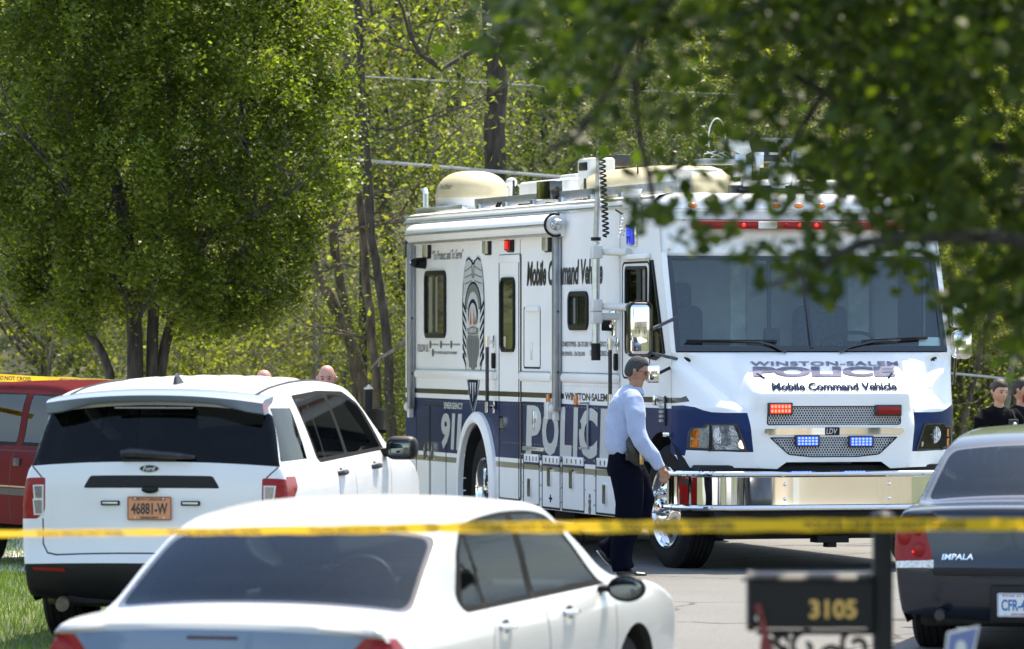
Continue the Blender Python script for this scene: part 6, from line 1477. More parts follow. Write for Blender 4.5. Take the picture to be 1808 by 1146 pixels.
# people in the background
def bust(name, label, px, py, D, face, skin, hair, top, hk, ground=0, s=1.0, arm=True, look=0, shoulder=.0):
    X = (px-CX)*D/FPX; Zh = CAMH-(py-HY)*D/FPX-.118*s     # py: crown of the head
    t = thing(name, label, 'person', (X, D, ground)); Z = Zh-ground
    b = MB(); mt = head_into(b, (0, 0, Z), face, look, s); c, sn = math.cos(face), math.sin(face)
    def tr(p): x, y, z, a, d = p; return (x*c-y*sn, x*sn+y*c, z, a, d)
    sc_ = Z/1.63
    def L(*pts): 
        P = [Vector(tr(p)[:3]) for p in pts]; rg = []
        for i, p in enumerate(P):
            d = (P[min(i+1, len(P)-1)]-P[max(i-1, 0)]).normalized(); lat = Vector((-sn, c, 0)); a = lat.cross(d).normalized(); lat2 = d.cross(a)
            rg.append([p+a*pts[i][3]*math.cos(q)+lat2*pts[i][4]*math.sin(q) for q in [2*math.pi*k/16 for k in range(16)]])
        return rg
    zs = Z-.215*s
    b.loft(L((-.015, 0, Z-.18*s, .046, .048), (-.01, 0, Z-.06*s, .043, .045)))
    b.loft(L((-.01, 0, Z-.175, .05, .07), (-.02, 0, zs, .08, .15), (-.02, 0, zs-.3, .09, .13), (-.02, 0, zs-.55, .10, .14)))
    for sg in (-1, 1):
        b.loft(L((0, sg*.09, zs-.5, .08, .08), (0, sg*.10, zs-.95, .055, .055), (-.02, sg*.10, .05, .04, .04)))
        b.loft(L((0, sg*.17, zs-.02, .045, .045), (-.02, sg*.22, zs-.3, .04, .04), (.08, sg*.22, zs-.52, .03, .03)))
        b.loft(L((.08, sg*.22, zs-.52, .03, .03), (.11, sg*.22, zs-.60, .04, .02), (.14, sg*.22, zs-.68, .02, .012)))
    soft(b, 'body', skin, t, .008 if hk else .010, 1); eyes(mt, t, s)
    b = MB(); b.loft(L((-.015, 0, Z-.150*s, .058, .062), (-.02, 0, zs+.03, .10, .16), (-.02, 0, zs-.02, .12, .20), (-.02, 0, zs-.2, .135, .195), (-.02, 0, zs-.42, .13, .175), (-.02, 0, zs-.60, .14, .185)))
    for sg in (-1, 1): b.loft(L((0, sg*.13, zs, .065, .065), (-.01, sg*.20, zs-.06, .07, .065), (-.02, sg*.235, zs-.3, .055, .055), (.075, sg*.235, zs-.50, .045, .045)))
    soft(b, 'jacket', top, t, .011, 3, .010, 8, px)
    b = MB(); b.loft(L((-.02, 0, zs-.56, .12, .165), (-.02, 0, zs-.72, .135, .18)))
    for sg in (-1, 1): b.loft(L((-.01, sg*.09, zs-.62, .11, .095), (0, sg*.10, zs-1.0, .08, .08), (-.02, sg*.10, .10, .07, .065)))
    soft(b, 'trousers', M['uniform'], t, .012, 3, .01, 7)
    for sg in (-1, 1): b = MB(); b.loft(L((-.10, sg*.10, .05, .05, .04), (.02, sg*.10, .055, .05, .045), (.15, sg*.10, .035, .03, .04))); b.build('shoe', M['leather'], t)
    if hair: cap_hair(mt, t, hair, s, front=hk[0], nape=hk[1], th=hk[2])
    return t, mt, Z, c, sn, zs
M['hair_thin'] = mat('cropped_grey_hair', (.25, .2, .18), .8)
t, mt, Z, c, sn, zs = bust('person', 'bald pink-faced man whose face shows above the white utility roof beside the far mailbox', 577, 645, 50.5, R(-93), M['skin_pink'], None, M['uniform'], True, 0, look=R(4))
b = MB()
for sg in (-1, 1): b.loft([[mt @ Vector((x, sg*(.0765+o), z)) for x, o in ((-.05, .0), (-.03, .004), (.0, .005), (.02, .002))] for z in (-.02, .01, .035)], closed=False, cap=False)
b.build('side_hair', M['hair_thin'], t)
bust('person', 'bald man of whom only the crown shows above the middle of the white utility roof', 466, 653, 51.5, R(100), M['skin_pink'], None, M['uniform'], True, 0)
t, mt, Z, c, sn, zs = bust('person', 'woman officer in black with dark tied-back hair standing behind the dark saloon', 1765, 671, 53.5, R(-62), M['skin_lt'], M['hair_dark'], M['uniform'], (.055, -.06, .010), s=.95, look=R(5))
b = MB(); b.sph(mt @ Vector((-.115, 0, .03)), .038, 12, 8); b.build('hair_bun', M['hair_dark'], t)
b = MB(); p = Vector((.09, .06, zs-.12)); b.box(.105, .135, .02, .13, zs-.2, zs-.05, .012, 2, Matrix.Rotation(R(-62), 4, 'Z')); b.build('vest_radio', M['cloth_grey'], t)
b = MB(); b.sph(Matrix.Rotation(R(-62), 4, 'Z') @ Vector((.135, .08, zs-.10)), .022, 10, 6); b.build('badge', M['offwhite'], t)
b = MB(); b.tube([Matrix.Rotation(R(-62), 4, 'Z') @ Vector(v) for v in ((.06, .10, zs+.02), (.12, .10, zs-.06), (.14, .08, zs-.12))], .012, 6); b.build('radio_cord', M['black'], t)
t, mt, Z, c, sn, zs = bust('person', 'officer in a dark uniform with a round shoulder patch half hidden behind the woman officer', 1805, 668, 54.6, R(-30), M['skin_lt'], M['hair_dark'], M['uniform'], (.06, -.04, .008))
b = MB(); q = Matrix.Rotation(R(-30), 4, 'Z') @ Vector((-.01, -.272, zs-.12)); b.cyl(q+Vector((0, .0, 0)), q+Vector((-.0, -.006, 0)), .042, seg=18); b.build('shoulder_patch', M['gold'], t)
b = MB(); b.box(-.02, .05, -.30, -.22, Z-.12, Z-.03, .015); b.build('shoulder_microphone', M['red_lens'], t)
bust('person', 'fair-haired person in a pale sleeve cut by the right edge of the picture', 1834, 678, 52.6, R(200), M['skin_lt'], M['hair_fair'], M['offwhite'], (.05, -.06, .012))
# ------------------------------------------------------------------ mailboxes
def at(px, py, D): return ((px-CX)*D/FPX, D, CAMH-(py-HY)*D/FPX)
D3 = 22.0; x0, _, zt = at(1322, 1010, D3); x1, _, zb = at(1538, 1112, D3); g3 = gz(0, D3)
mb = thing('mailbox', 'black mailbox numbered 3105 with a red flag and scrolled bracket in the foreground', 'mailbox', (x1+.04, D3, g3)); ox = x1+.04
def arch_rg(x, hw, z0, z1, n=14): 
    r = hw; return [(x-ox, -hw, z0-g3)]+[(x-ox, -r*math.cos(t), z1-r*.55+r*.55*math.sin(t)-g3) for t in np.linspace(0, math.pi, n)]+[(x-ox, hw, z0-g3)]
b = MB(); b.loft([arch_rg(x0+.012, .085, zb+.01, zt), arch_rg(x1-.01, .085, zb+.01, zt)]); bx = b.build('box', M['black_box'] if 'black_box' in M else M['black'], mb, ang=50)
b = MB(); b.loft([arch_rg(x0-.006, .090, zb, zt+.006), arch_rg(x0+.02, .090, zb, zt+.006)]); b.tube([(x0-.02-ox, -.02, zt-.03-g3), (x0-.02-ox, .02, zt-.03-g3)], .008, 6); b.build('door', M['black'], mb, ang=50)
b = MB(); b.loft([arch_rg(x1-.015, .090, zb, zt+.004), arch_rg(x1+.0, .090, zb, zt+.004)]); b.build('rear_rim', M['black'], mb, ang=50)
a = at(1427, 1090, D3); c = at(1510, 1057, D3); text_on('house_number', '3105', M['gold'], bx, lambda x, z: (x, -.088, z), a[0]-ox, a[2]-g3, c[0]-ox, c[2]-g3, .025)
a = at(1337, 1089, D3); b = MB(); b.cyl((a[0]-ox, -.085, a[2]-g3), (a[0]-ox, -.10, a[2]-g3), .012); b.build('flag_pivot', M['alu'], mb)
pts = [at(*q, D3) for q in ((1330, 1067), (1340, 1062), (1352, 1105), (1356, 1128), (1366, 1146), (1364, 1162), (1340, 1160), (1340, 1135), (1343, 1120))]
b = MB(); b.prism([(p[0]-ox, p[2]-g3) for p in pts], lambda x, z: (x, -.100, z), lambda x, z: (x, -.094, z)); b.build('flag', mat('flag_red', (.20, .02, .022), .5), mb)
px0, px1 = at(1541, 0, D3)[0]-ox, at(1576, 0, D3)[0]-ox; ptop = at(0, 935, D3)[2]-g3
b = MB(); b.box(px0, px1, -.04, .04, -.3, ptop, .006); post = b.build('post', M['black'], mb)
b = MB(); xm = (px0+px1)/2; b.box(xm-.052, xm+.052, -.052, .052, ptop, ptop+.02, .006); b.loft([[(xm+r*math.cos(a), r*math.sin(a), ptop+h) for a in np.linspace(0, 2*math.pi, 17)[:-1]] for r, h in ((.03, .02), (.026, .03), (.045, .045), (.048, .055), (.03, .068), (.006, .078))]); b.build('finial', M['black'], post)
b = MB(); zz = zb-g3
b.box(x0+.03-ox, px0, -.03, .03, zz-.018, zz, .003); b.build('shelf', M['black'], mb)
b = MB()
def spiral(cx, cz, r0, r1, a0, a1, n=26): b.tube([(cx+(r0+(r1-r0)*k/n)*math.cos(a0+(a1-a0)*k/n), 0, cz+(r0+(r1-r0)*k/n)*math.sin(a0+(a1-a0)*k/n)) for k in range(n+1)], .013, 6)
c1 = at(1421, 1142, D3); spiral(c1[0]-ox, c1[2]-g3, .062, .012, 1.2, 7.5); c2 = at(1512, 1140, D3); spiral(c2[0]-ox, c2[2]-g3, .062, .014, 2.2, 9.0); c3 = at(1384, 1130, D3); spiral(c3[0]-ox, c3[2]-g3, .035, .008, 5.2, -.8); c4 = at(1470, 1160, D3); spiral(c4[0]-ox, c4[2]-g3, .045, .01, 2.8, -3.4)
b.tube([(x0+.06-ox, 0, zz-.02), (x0+.14-ox, 0, zz-.09), (x0+.28-ox, 0, zz-.14), (px0, 0, zz-.30)], .010, 6); b.tube([(x0+.10-ox, 0, zz-.02), (x0+.10-ox, 0, zz-.06)], .008, 6); b.build('scroll_bracket', M['gloss_black'], mb)
DF = 56.; x0, _, zt = at(650, 721, DF); x1, _, zb = at(681, 758, DF); fm_ = thing('mailbox', 'far black round-topped mailbox on a post beside the truck tail', 'mailbox', (x0, DF, 0))
b = MB(); r = (x1-x0)/2
rg = lambda y: [(0, y, zb)]+[(r-r*math.cos(t), y, zt-r*.7+r*.7*math.sin(t)) for t in np.linspace(0, math.pi, 14)]+[(2*r, y, zb)]
b.loft([rg(-.28), rg(.28)]); b.build('box', M['black'], fm_, ang=50); b = MB(); rg2 = lambda y: [(p[0]*1.06-r*.06, p[1], p[2]) for p in rg(y)]; b.loft([rg2(-.29), rg2(-.26)]); b.build('door', M['gloss_black'], fm_, ang=50)
q0 = at(643, 0, DF)[0]-x0; q1 = at(656, 0, DF)[0]-x0; zp = at(0, 688, DF)[2]
b = MB(); b.box(q0, q1, .30, .38, -.2, zp, .006); p_ = b.build('post', M['black'], fm_); b = MB(); xm = (q0+q1)/2; b.loft([[(xm+rr*math.cos(a), .34+rr*math.sin(a), zp+h) for a in np.linspace(0, 6.283, 13)[:-1]] for rr, h in ((.045, 0), (.05, .01), (.02, .03), (.004, .05))]); b.build('finial', M['offwhite'], p_)
b = MB(); b.box(q0, 2*r, -.2, .34, zb-.04, zb, .005); b.tube([(xm, .3, zb-.4), (xm+.08, 0, zb-.05)], .015, 6); b.build('bracket', M['black'], fm_)
# small sign by the kerb
DS = 23.; gs = gz(0, DS); c = at(1700, 1125, DS); sg_ = thing('yard_sign', 'small white-edged blue sign at the bottom edge near the dark saloon', 'sign', (c[0], DS, gs), (0, 0, R(8)))
pts = [at(*q, DS) for q in ((1672, 1116), (1730, 1105), (1716, 1172), (1664, 1180))]; pl2 = [(p[0]-c[0], p[2]-gs) for p in pts]
b = MB(); b.prism(pl2, lambda x, z: (x, .004, z), lambda x, z: (x, -.004, z)); b.build('board', M['plate_wh'], sg_); b = MB(); b.prism(inset(pl2, .012), lambda x, z: (x, -.003, z), lambda x, z: (x, -.007, z)); b.build('print', mat('sign_blue', (.16, .22, .48), .5), sg_)
cx_, cz_ = np.mean(pl2, axis=0); b = MB(); b.prism([(cx_+.022*math.cos(t), cz_+.03*math.sin(t)) for t in np.linspace(0, 6.28, 16)[:-1]], lambda x, z: (x, -.006, z), lambda x, z: (x, -.010, z)); b.build('print_disc', M['plate_wh'], sg_)
b = MB(); b.cyl((cx_, 0, -.1), (cx_, 0, cz_-.06), .006, seg=8); b.build('stake', M['dkmetal'], sg_)
# ------------------------------------------------------------------ barrier tapes
def tape_mat():
    m, t, b = nodes('barrier_tape'); N, L = t.nodes, t.links
    b.inputs['Base Color'].default_value = (.66, .43, .02, 1); b.inputs['Roughness'].default_value = .35
    tl = N.new('ShaderNodeBsdfTranslucent'); tl.inputs[0].default_value = (.85, .55, .03, 1); mx = N.new('ShaderNodeMixShader'); mx.inputs[0].default_value = .3
    L.new(b.outputs[0], mx.inputs[1]); L.new(tl.outputs[0], mx.inputs[2]); L.new(mx.outputs[0], N['Material Output'].inputs[0]); return m
M['tape'] = tape_mat()
def ribbon(name, label, pts, w, twist, text=True, n=160):
    P = catmull(pts, .05); L = np.linspace(0, len(P)-1, n+1).astype(int); P = P[L]; b = MB(); A_, B_ = [], []
    def fr(k):
        p = Vector(P[k]); d = (Vector(P[min(k+1, n)])-Vector(P[max(k-1, 0)])).normalized(); up = Vector((0, 0, 1)); sd_ = d.cross(up).normalized(); a = twist(k/n); return p, (up*math.cos(a)+sd_*math.sin(a)), sd_
    for k in range(n+1):
        p, u, s_ = fr(k); ww = w*(1+.08*math.sin(k*.7)); A_.append(b.bm.verts.new(p-u*ww/2)); B_.append(b.bm.verts.new(p+u*ww/2))
    for k in range(n): b.bm.faces.new((A_[k], A_[k+1], B_[k+1], B_[k]))
    o = tag(b.build(name, M['tape'], norm=False), label, 'tape')
    if text:
        tot = sum((Vector(P[k+1])-Vector(P[k])).length for k in range(n)); cum = [0]
        for k in range(n): cum.append(cum[-1]+(Vector(P[k+1])-Vector(P[k])).length)
        def mp(a, z):
            k = min(n-1, max(0, int(np.searchsorted(cum, a))-1)); t_ = (a-cum[k])/(cum[k+1]-cum[k]); p, u, s_ = fr(k); p2, u2, s2 = fr(k+1); q = p.lerp(p2, t_); uu = u.lerp(u2, t_).normalized(); nn = (s_*math.cos(twist(k/n))-Vector((0, 0, 1))*math.sin(twist(k/n)))
            c_ = q+uu*z; tocam = (Vector((0, 0, CAMH))-c_); return c_+nn*(.003 if nn.dot(tocam) > 0 else -.003)
        a = .15
        while a+.62 < tot: text_on('lettering', 'POLICE LINE DO NOT CROSS', M['ink_brown'], o, mp, a, -w*.28, a+.60, w*.30, .03); a += .92
    return o
tp = [at(-190, 946, 24.6), at(0, 942.5, 24.0), at(400, 938, 22.8), at(850, 931, 21.6), at(1100, 930, 21.0), at(1460, 927, 20.3), at(1808, 926, 20.4), at(3600, 915, 20.4)]
ribbon('barrier_tape', 'yellow police line tape stretched across the whole foreground', tp, .047, lambda t: .75-.30*t+.25*math.sin(t*9), n=260)
DT = 52.; tp = [at(-260, 655, 50), at(0, 667, DT), at(90, 671, DT), at(150, 673, 53), at(232, 676, 54.6)]
ribbon('barrier_tape', 'yellow tape above the red vehicle tied to the pear tree', tp, .078, lambda t: .3+.6*t, n=50)
tp = [at(300, 618, 54.8), at(322, 645, 54), at(345, 672, 53), at(380, 720, 51)]
ribbon('barrier_tape', 'thin slack yellow tape hanging behind the white utility roof', tp, .030, lambda t: .8, False, 20)
b = MB(); s0 = at(-190, 946, 24.6); b.box(s0[0]-.03, s0[0]+.03, s0[1]-.03, s0[1]+.03, gz(0, 24.6)-.2, s0[2]+.1, .004); tag(b.build('wooden_stake', M['plate_or'] if False else mat('stake_wood', (.3, .2, .1), .8)), 'wooden stake holding the left end of the barrier tape', 'stake')
# ------------------------------------------------------------------ overhead cables
def cable(label, pts, r):
    b = MB(); b.tube(list(map(tuple, catmull(pts, 1.0))), r, 6); return tag(b.build('overhead_cable', M['cable']), label, 'cable')
M['cable'] = mat('cable_grey', (.42, .43, .45), .5)
cable('thin overhead cable high across the woods behind the dark trunk', [at(-500, 70, 63), at(605, 133, 63), at(1000, 154, 64), at(1480, 172, 65), at(2400, 178, 66)], .010)
cable('thick overhead cable running behind the satellite dome of the truck', [at(-500, 200, 61), at(650, 284, 61), at(960, 310, 61.5), at(1400, 345, 62), at(2400, 400, 63)], .021)
cable('low cable to the right of the truck above the woman officer', [at(1200, 620, 60), at(1700, 661, 60), at(1808, 672, 60), at(2400, 735, 60)], .014)
# ------------------------------------------------------------------ vegetation
def bark(name, c, c2):
    m, t, b = nodes(name); N, L = t.nodes, t.links; tc = N.new('ShaderNodeTexCoord'); mp = N.new('ShaderNodeMapping'); mp.inputs['Scale'].default_value = (9, 9, 2.2)
    n = N.new('ShaderNodeTexNoise'); n.inputs['Scale'].default_value = 2.2; n.inputs['Detail'].default_value = 8; r = N.new('ShaderNodeValToRGB'); r.color_ramp.elements[0].position = .35; r.color_ramp.elements[0].color = rgb(c); r.color_ramp.elements[1].position = .68; r.color_ramp.elements[1].color = rgb(c2)
    L.new(tc.outputs['Object'], mp.inputs[0]); L.new(mp.outputs[0], n.inputs['Vector']); L.new(n.outputs['Fac'], r.inputs[0]); L.new(r.outputs[0], b.inputs['Base Color']); b.inputs['Roughness'].default_value = .9
    bp = N.new('ShaderNodeBump'); bp.inputs['Strength'].default_value = .8; bp.inputs['Distance'].default_value = .03; L.new(n.outputs['Fac'], bp.inputs['Height']); L.new(bp.outputs[0], b.inputs['Normal']); return m
M['bark'] = bark('bark_brown', (.045, .035, .028), (.15, .12, .09)); M['bark_dark'] = bark('bark_dark', (.022, .02, .018), (.075, .065, .055)); M['bark_grey'] = bark('bark_grey', (.10, .09, .075), (.26, .235, .20))
M['leaf_pear'] = leafmat('pear_leaf', (.042, .062, .012), (.12, .160, .026), (1.95, 2.05, .75), .53, c3=(.24, .26, .08), rough=.42, spec=.3)
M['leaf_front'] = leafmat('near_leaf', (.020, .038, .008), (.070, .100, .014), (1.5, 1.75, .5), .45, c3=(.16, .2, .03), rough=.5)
M['leaf_spring'] = leafmat('spring_leaf', (.13, .150, .035), (.25, .275, .065), (1.9, 2.0, .65), .55, spec=.15, rough=.6)
M['leaf_olive'] = leafmat('olive_leaf', (.10, .110, .038), (.20, .215, .07), (1.9, 1.95, .7), .53, spec=.15, rough=.6)
M['leaf_deep'] = leafmat('deep_leaf', (.04, .06, .015), (.11, .14, .03), (1.4, 1.6, .7), .4)
M['leaf_brown'] = leafmat('brown_leaf', (.07, .05, .03), (.17, .13, .08), (1.2, 1.1, .9), .2)
def grow(b, p, d, L, r, depth, tips, rs, up=.12, wander=.22, nk=5, kids=(3, 5), seg=6, low=.3):
    pts = [Vector(p)]; d = Vector(d).normalized(); rr = [r]
    for k in range(nk):
        d = (d+Vector((rs.normal(0, wander), rs.normal(0, wander), rs.normal(0, wander)+up))).normalized(); pts.append(pts[-1]+d*L/nk); rr.append(r*(1-.72*(k+1)/nk))
    b.tube(pts, rr, seg)
    if depth == 0:
        tips += [tuple(q) for q in pts[2:]]; return
    for k in range(rs.integers(*kids)+(1 if depth > 1 else 0)):
        t = low+(1-low)*rs.random(); i = min(nk-1, int(t*nk)); q = pts[i].lerp(pts[i+1], t*nk-i); a = rs.random()*6.283; dd = pts[i+1]-pts[i]; dd.normalize()
        side = Vector((math.cos(a), math.sin(a), .15)); side = (side-dd*side.dot(dd)).normalized()
        grow(b, q, dd*.55+side*.85, L*rs.uniform(.38, .62), rr[i]*.55, depth-1, tips, rs, up, wander, nk, kids, 5 if depth > 1 else 4, .25)
    tips += [tuple(q) for q in pts[-2:]]
def set_mesh(name, me, m, parent): me.name = name; me.materials.append(m); o = bpy.data.objects.new(name, me); link(o, parent); return o
def proto(seed, H, r, leafm, leaves, lsize, spread, barkm, low=.15, depth=2, kids=(5, 8), up=.1):
    rs = np.random.default_rng(seed); b = MB(); tips = []
    grow(b, (0, 0, -.2), (rs.normal(0, .06), rs.normal(0, .06), 1), H, r, depth, tips, rs, .10, .10, 9, kids, 8, low)
    tr = b.build('trunk', barkm, None, smooth=True); T = np.array(tips); T = T[T[:, 2] > .5]
    c = T[rs.integers(0, len(T), leaves)]+rs.normal(0, 1, (leaves, 3))*spread*np.array([1, 1, .7])
    me = leaf_cloud(c, rs.uniform(.7, 1.3, leaves)*lsize, .68, .3, False, seed)
    cr = bpy.data.objects.new('crown', me); me.materials.append(leafm); COL.objects.link(cr); return tr, cr
P = [proto(11, 9, .10, M['leaf_spring'], 15000, .060, .45, M['bark']), proto(12, 7, .07, M['leaf_olive'], 13000, .056, .46, M['bark_grey']), proto(13, 10, .13, M['leaf_spring'], 15000, .062, .50, M['bark_dark'], .12),
     proto(14, 5, .05, M['leaf_deep'], 10000, .055, .34, M['bark'], .08), proto(15, 11, .12, M['leaf_olive'], 15000, .062, .52, M['bark'], .2), proto(16, 3.2, .035, M['leaf_spring'], 5000, .048, .24, M['bark_grey'], .05)]
BR = [proto(21, 3.0, .03, M['leaf_olive'], 1400, .05, .3, M['bark_grey'], .05, 2, (7, 10)), proto(22, 8, .08, M['leaf_olive'], 900, .07, .3, M['bark_grey'], .1, 2, (7, 10))]
ALL = P+BR
LBL = ['tall sapling in pale spring leaf in the wood behind the road', 'thin grey-stemmed olive-leaved tree in the wood behind the road', 'dark-stemmed tree in bright yellow-green leaf in the wood behind the road', 'low deep green bush at the edge of the wood', 'tall brown-stemmed olive-leaved tree in the wood behind the road', 'small bright green shrub at the edge of the wood', 'leafless brown brush at the edge of the wood', 'nearly bare grey-twigged tree in the wood behind the road']
KN = ['tree', 'tree', 'tree', 'bush', 'tree', 'shrub', 'brush', 'tree']; NM = ['sapling', 'olive_tree_thin', 'spring_tree', 'green_bush', 'woodland_tree', 'small_shrub', 'bare_brush', 'bare_tree']
NM = ['sapling', 'thin_tree', 'spring_tree', 'green_bush', 'woodland_tree', 'small_shrub', 'bare_brush', 'bare_tree']
used = set()
def plant(k, x, y, s, rz, label=None, group=None, z=None):
    t = thing(NM[k], label or LBL[k], KN[k], (x, y, (gz(x, y)+hill(x, y)) if z is None else z), (0, 0, rz), group or (NM[k].replace('_', ' ')+'s in the wood behind the road'))
    t.scale = (s, s, s)
    for o in ALL[k]:
        c = o if k not in used else o.copy()
        if k in used: COL.objects.link(c)
        c.parent = t
    used.add(k); return t
rs = np.random.default_rng(5)
def where(x, y):
    px = CX+FPX*x/y
    for lim, w in ((0, 'left of the pear crown'), (130, 'behind the left part of the pear crown'), (300, 'behind the pear trunks'), (470, 'behind the pear crown edge'), (600, 'above the two bald men'), (715, 'just left of the truck tail'), (850, 'behind the satellite dome'), (980, 'right of the big dark trunk'), (1150, 'behind the antenna mast'), (1320, 'behind the roof camera head'), (1500, 'behind the truck header'), (1690, 'behind the truck front'), (1808, 'right of the truck mirror')):
        if px < lim: return w
    return 'above the officers'
seen_l = set()
def wl(k, x, y, s):
    sz = 'small ' if s < .88 else ('tall ' if s > 1.08 else ''); dp = 'at the wood edge' if y < 66 else ('in the front rank' if y < 74 else ('in mid wood' if y < 88 else 'deep in the wood'))
    kd = ['spring-green sapling', 'thin olive-leaved tree', 'yellow-green leafy tree', 'deep green bush', 'brown-stemmed olive tree', 'bright green shrub', 'bare brown brush', 'grey-twigged bare tree'][k]
    l = sz+kd+' '+dp+' '+where(x, y)
    if len(l.split()) > 15: l = l.replace('in the front rank ', 'near ').replace('in mid wood ', 'mid wood ').replace('brown-stemmed ', '').replace('deep in the wood', 'deep')
    for extra in ('', 'leaning ', 'sparse ', 'crooked ', 'ragged ', 'dense '):
        if extra+l not in seen_l: seen_l.add(extra+l); return extra+l
    return l
def row(y0, y1, n, kinds, s0, s1, edge=1.15):
    for i in range(n):
        y = rs.uniform(y0, y1); w = .09*y*edge+1.2; x = -w+2*w*(i+rs.uniform(.1, .9))/n
        k_ = kinds[rs.integers(0, len(kinds))]; s_ = rs.uniform(s0, s1)
        if y < 73 and k_ in (0, 1, 7) and (-1.0 < x < .5 or -2.6 < x < -1.4): k_ = 5
        plant(k_, x, y, s_, rs.uniform(0, 6.28), wl(k_, x, y, s_))
row(62.5, 65, 15, [3, 5, 6, 6, 5], .7, 1.1); row(65, 69, 15, [3, 5, 6, 3], .8, 1.2); row(66, 72, 11, [1, 3, 7, 5, 0], .7, 1.05); row(72, 80, 13, [0, 1, 2, 7, 4], .8, 1.1); row(80, 92, 14, [0, 2, 4, 1, 2], .85, 1.2); row(92, 106, 14, [0, 2, 4, 2], .9, 1.3)
for k_, x_, y_, s_ in ((5, 5.2, 60.5, 1.1), (6, 6.0, 62, 1.1), (3, 5.6, 64.5, .8), (0, 5.3, 66, .8), (2, 6.4, 68, .8), (5, 4.4, 62, 1.0), (6, -1.9, 61.5, .8), (6, -.9, 63, .9), (3, -1.2, 60.8, .45)): plant(k_, x_, y_, s_, x_*3, wl(k_, x_, y_, s_))
# the far wood as one mass
n = 90000; yy = rs.uniform(104, 132, n); xx = rs.uniform(-24, 24, n); zz = np.array([hill(a, b_) for a, b_ in zip(xx, yy)])+rs.uniform(0, 1, n)**.8*7.5
cl = np.sin(xx*1.3+zz*.7)+np.sin(zz*1.9+yy*.8)+np.sin(xx*.45-zz*1.1); tone = np.clip(.45+.2*cl+rs.normal(0, .15, n), 0, 1)
me = leaf_cloud(np.stack([xx, yy, zz], 1), rs.uniform(.12, .26, n), .7, .3, False, 3, tone); o = set_mesh('far_wood', me, M['leaf_olive'], None); tag(o, 'mass of olive spring foliage on the slope beyond the trees', 'woodland', kind='stuff')
n = 60000; yy = rs.uniform(65.5, 72, n); xx = rs.uniform(-11, 11, n); hh = 1.3+.7*np.sin(xx*1.1+yy*.7)+.5*np.sin(xx*2.7-yy); hh = np.clip(hh, .3, 3)
zz = np.array([gz(a, b_)+hill(a, b_) for a, b_ in zip(xx, yy)])+rs.uniform(0, 1, n)**.8*hh
tone = np.clip(.5+.25*np.sin(xx*2.3+yy)+rs.normal(0, .18, n), 0, 1); me = leaf_cloud(np.stack([xx, yy, zz], 1), rs.uniform(.05, .11, n), .7, .3, False, 31, tone); o = set_mesh('undergrowth', me, M['leaf_olive'], None); tag(o, 'knee to head high olive undergrowth along the foot of the wood', 'undergrowth', kind='stuff')
def litter():
    m, t, b = nodes('leaf_litter'); N, L = t.nodes, t.links; tc = N.new('ShaderNodeTexCoord'); n_ = N.new('ShaderNodeTexNoise'); n_.inputs['Scale'].default_value = 1.6; n_.inputs['Detail'].default_value = 12
    r = N.new('ShaderNodeValToRGB'); r.color_ramp.elements[0].position = .35; r.color_ramp.elements[0].color = (.03, .035, .012, 1); r.color_ramp.elements[1].position = .62; r.color_ramp.elements[1].color = (.085, .08, .035, 1)
    L.new(tc.outputs['Object'], n_.inputs['Vector']); L.new(n_.outputs['Fac'], r.inputs[0]); L.new(r.outputs[0], b.inputs['Base Color']); b.inputs['Roughness'].default_value = .95; return m
sheet('woodland_floor', list(np.arange(-60, 61, 3)), list(np.arange(64, 131, 2))+[140, 160, 200, 300], lambda x, y: gz(x, y)+hill(x, y)+.006, litter())
# single trunks one can tell apart
def stem_tree(name, label, D, pts, w, barkm, limbs, leafm=None, nl=0, seed=1, lsize=.08, cat='tree'):
    """pts: measured points of the stem in the picture, lowest first; carried on upward"""
    rs = np.random.default_rng(seed); q = [Vector(at(x, y, D)) for x, y in pts]; base = Vector((q[0].x, D, gz(0, D)+hill(q[0].x, D)-.1)); t = thing(name, label, cat, tuple(base)); q = [Vector((q[0].x+(base.x-q[0].x), D, base.z))]+q if q[0].z > base.z+.2 else q
    top = q[-1]+(q[-1]-q[-2]).normalized()*3.5+Vector((0, 0, .8)); q.append(top); Q = [Vector(p)-base for p in catmull([tuple(p) for p in q], .5)]
    Q = [p+Vector((rs.normal(0, .012), 0, 0)) for p in Q]; b = MB(); n_ = len(Q); b.tube(Q, [w*(1.12-.55*k/n_) for k in range(n_)], 10); tips = []
    for k in range(limbs):
        i = int(n_*rs.uniform(.25, .95)); i = min(i, n_-1); a = rs.random()*6.28; grow(b, Q[i], (math.cos(a), .5*math.sin(a), rs.uniform(-.1, .5)), rs.uniform(1.0, 2.6), w*.28, 1, tips, rs, .02, .25, 6, (3, 6), 5)
    b.build('trunk', barkm, t)
    if nl:
        T = np.array(tips); c = T[rs.integers(0, len(T), nl)]+rs.normal(0, .22, (nl, 3)); me = leaf_cloud(c, rs.uniform(.7, 1.3, nl)*lsize, .68, .3, False, seed); set_mesh('crown', me, leafm, t)
    return t
stem_tree('pine_tree', 'large straight dark trunk rising behind the satellite dome', 61.5, [(874, 480), (876, 300), (872, 150), (868, 0)], .135, M['bark_dark'], 6, M['leaf_deep'], 900, 3)
stem_tree('leaning_tree', 'dark stem leaning left out of the forked pair beyond the bald man', 61.5, [(640, 690), (602, 560), (565, 490), (545, 440), (520, 380)], .068, M['bark'], 7, M['leaf_olive'], 500, 4)
stem_tree('forked_tree', 'straighter stem of the forked pair left of the truck tail', 61.8, [(632, 690), (610, 560), (598, 470), (588, 420), (580, 330)], .060, M['bark'], 6, M['leaf_olive'], 400, 5)
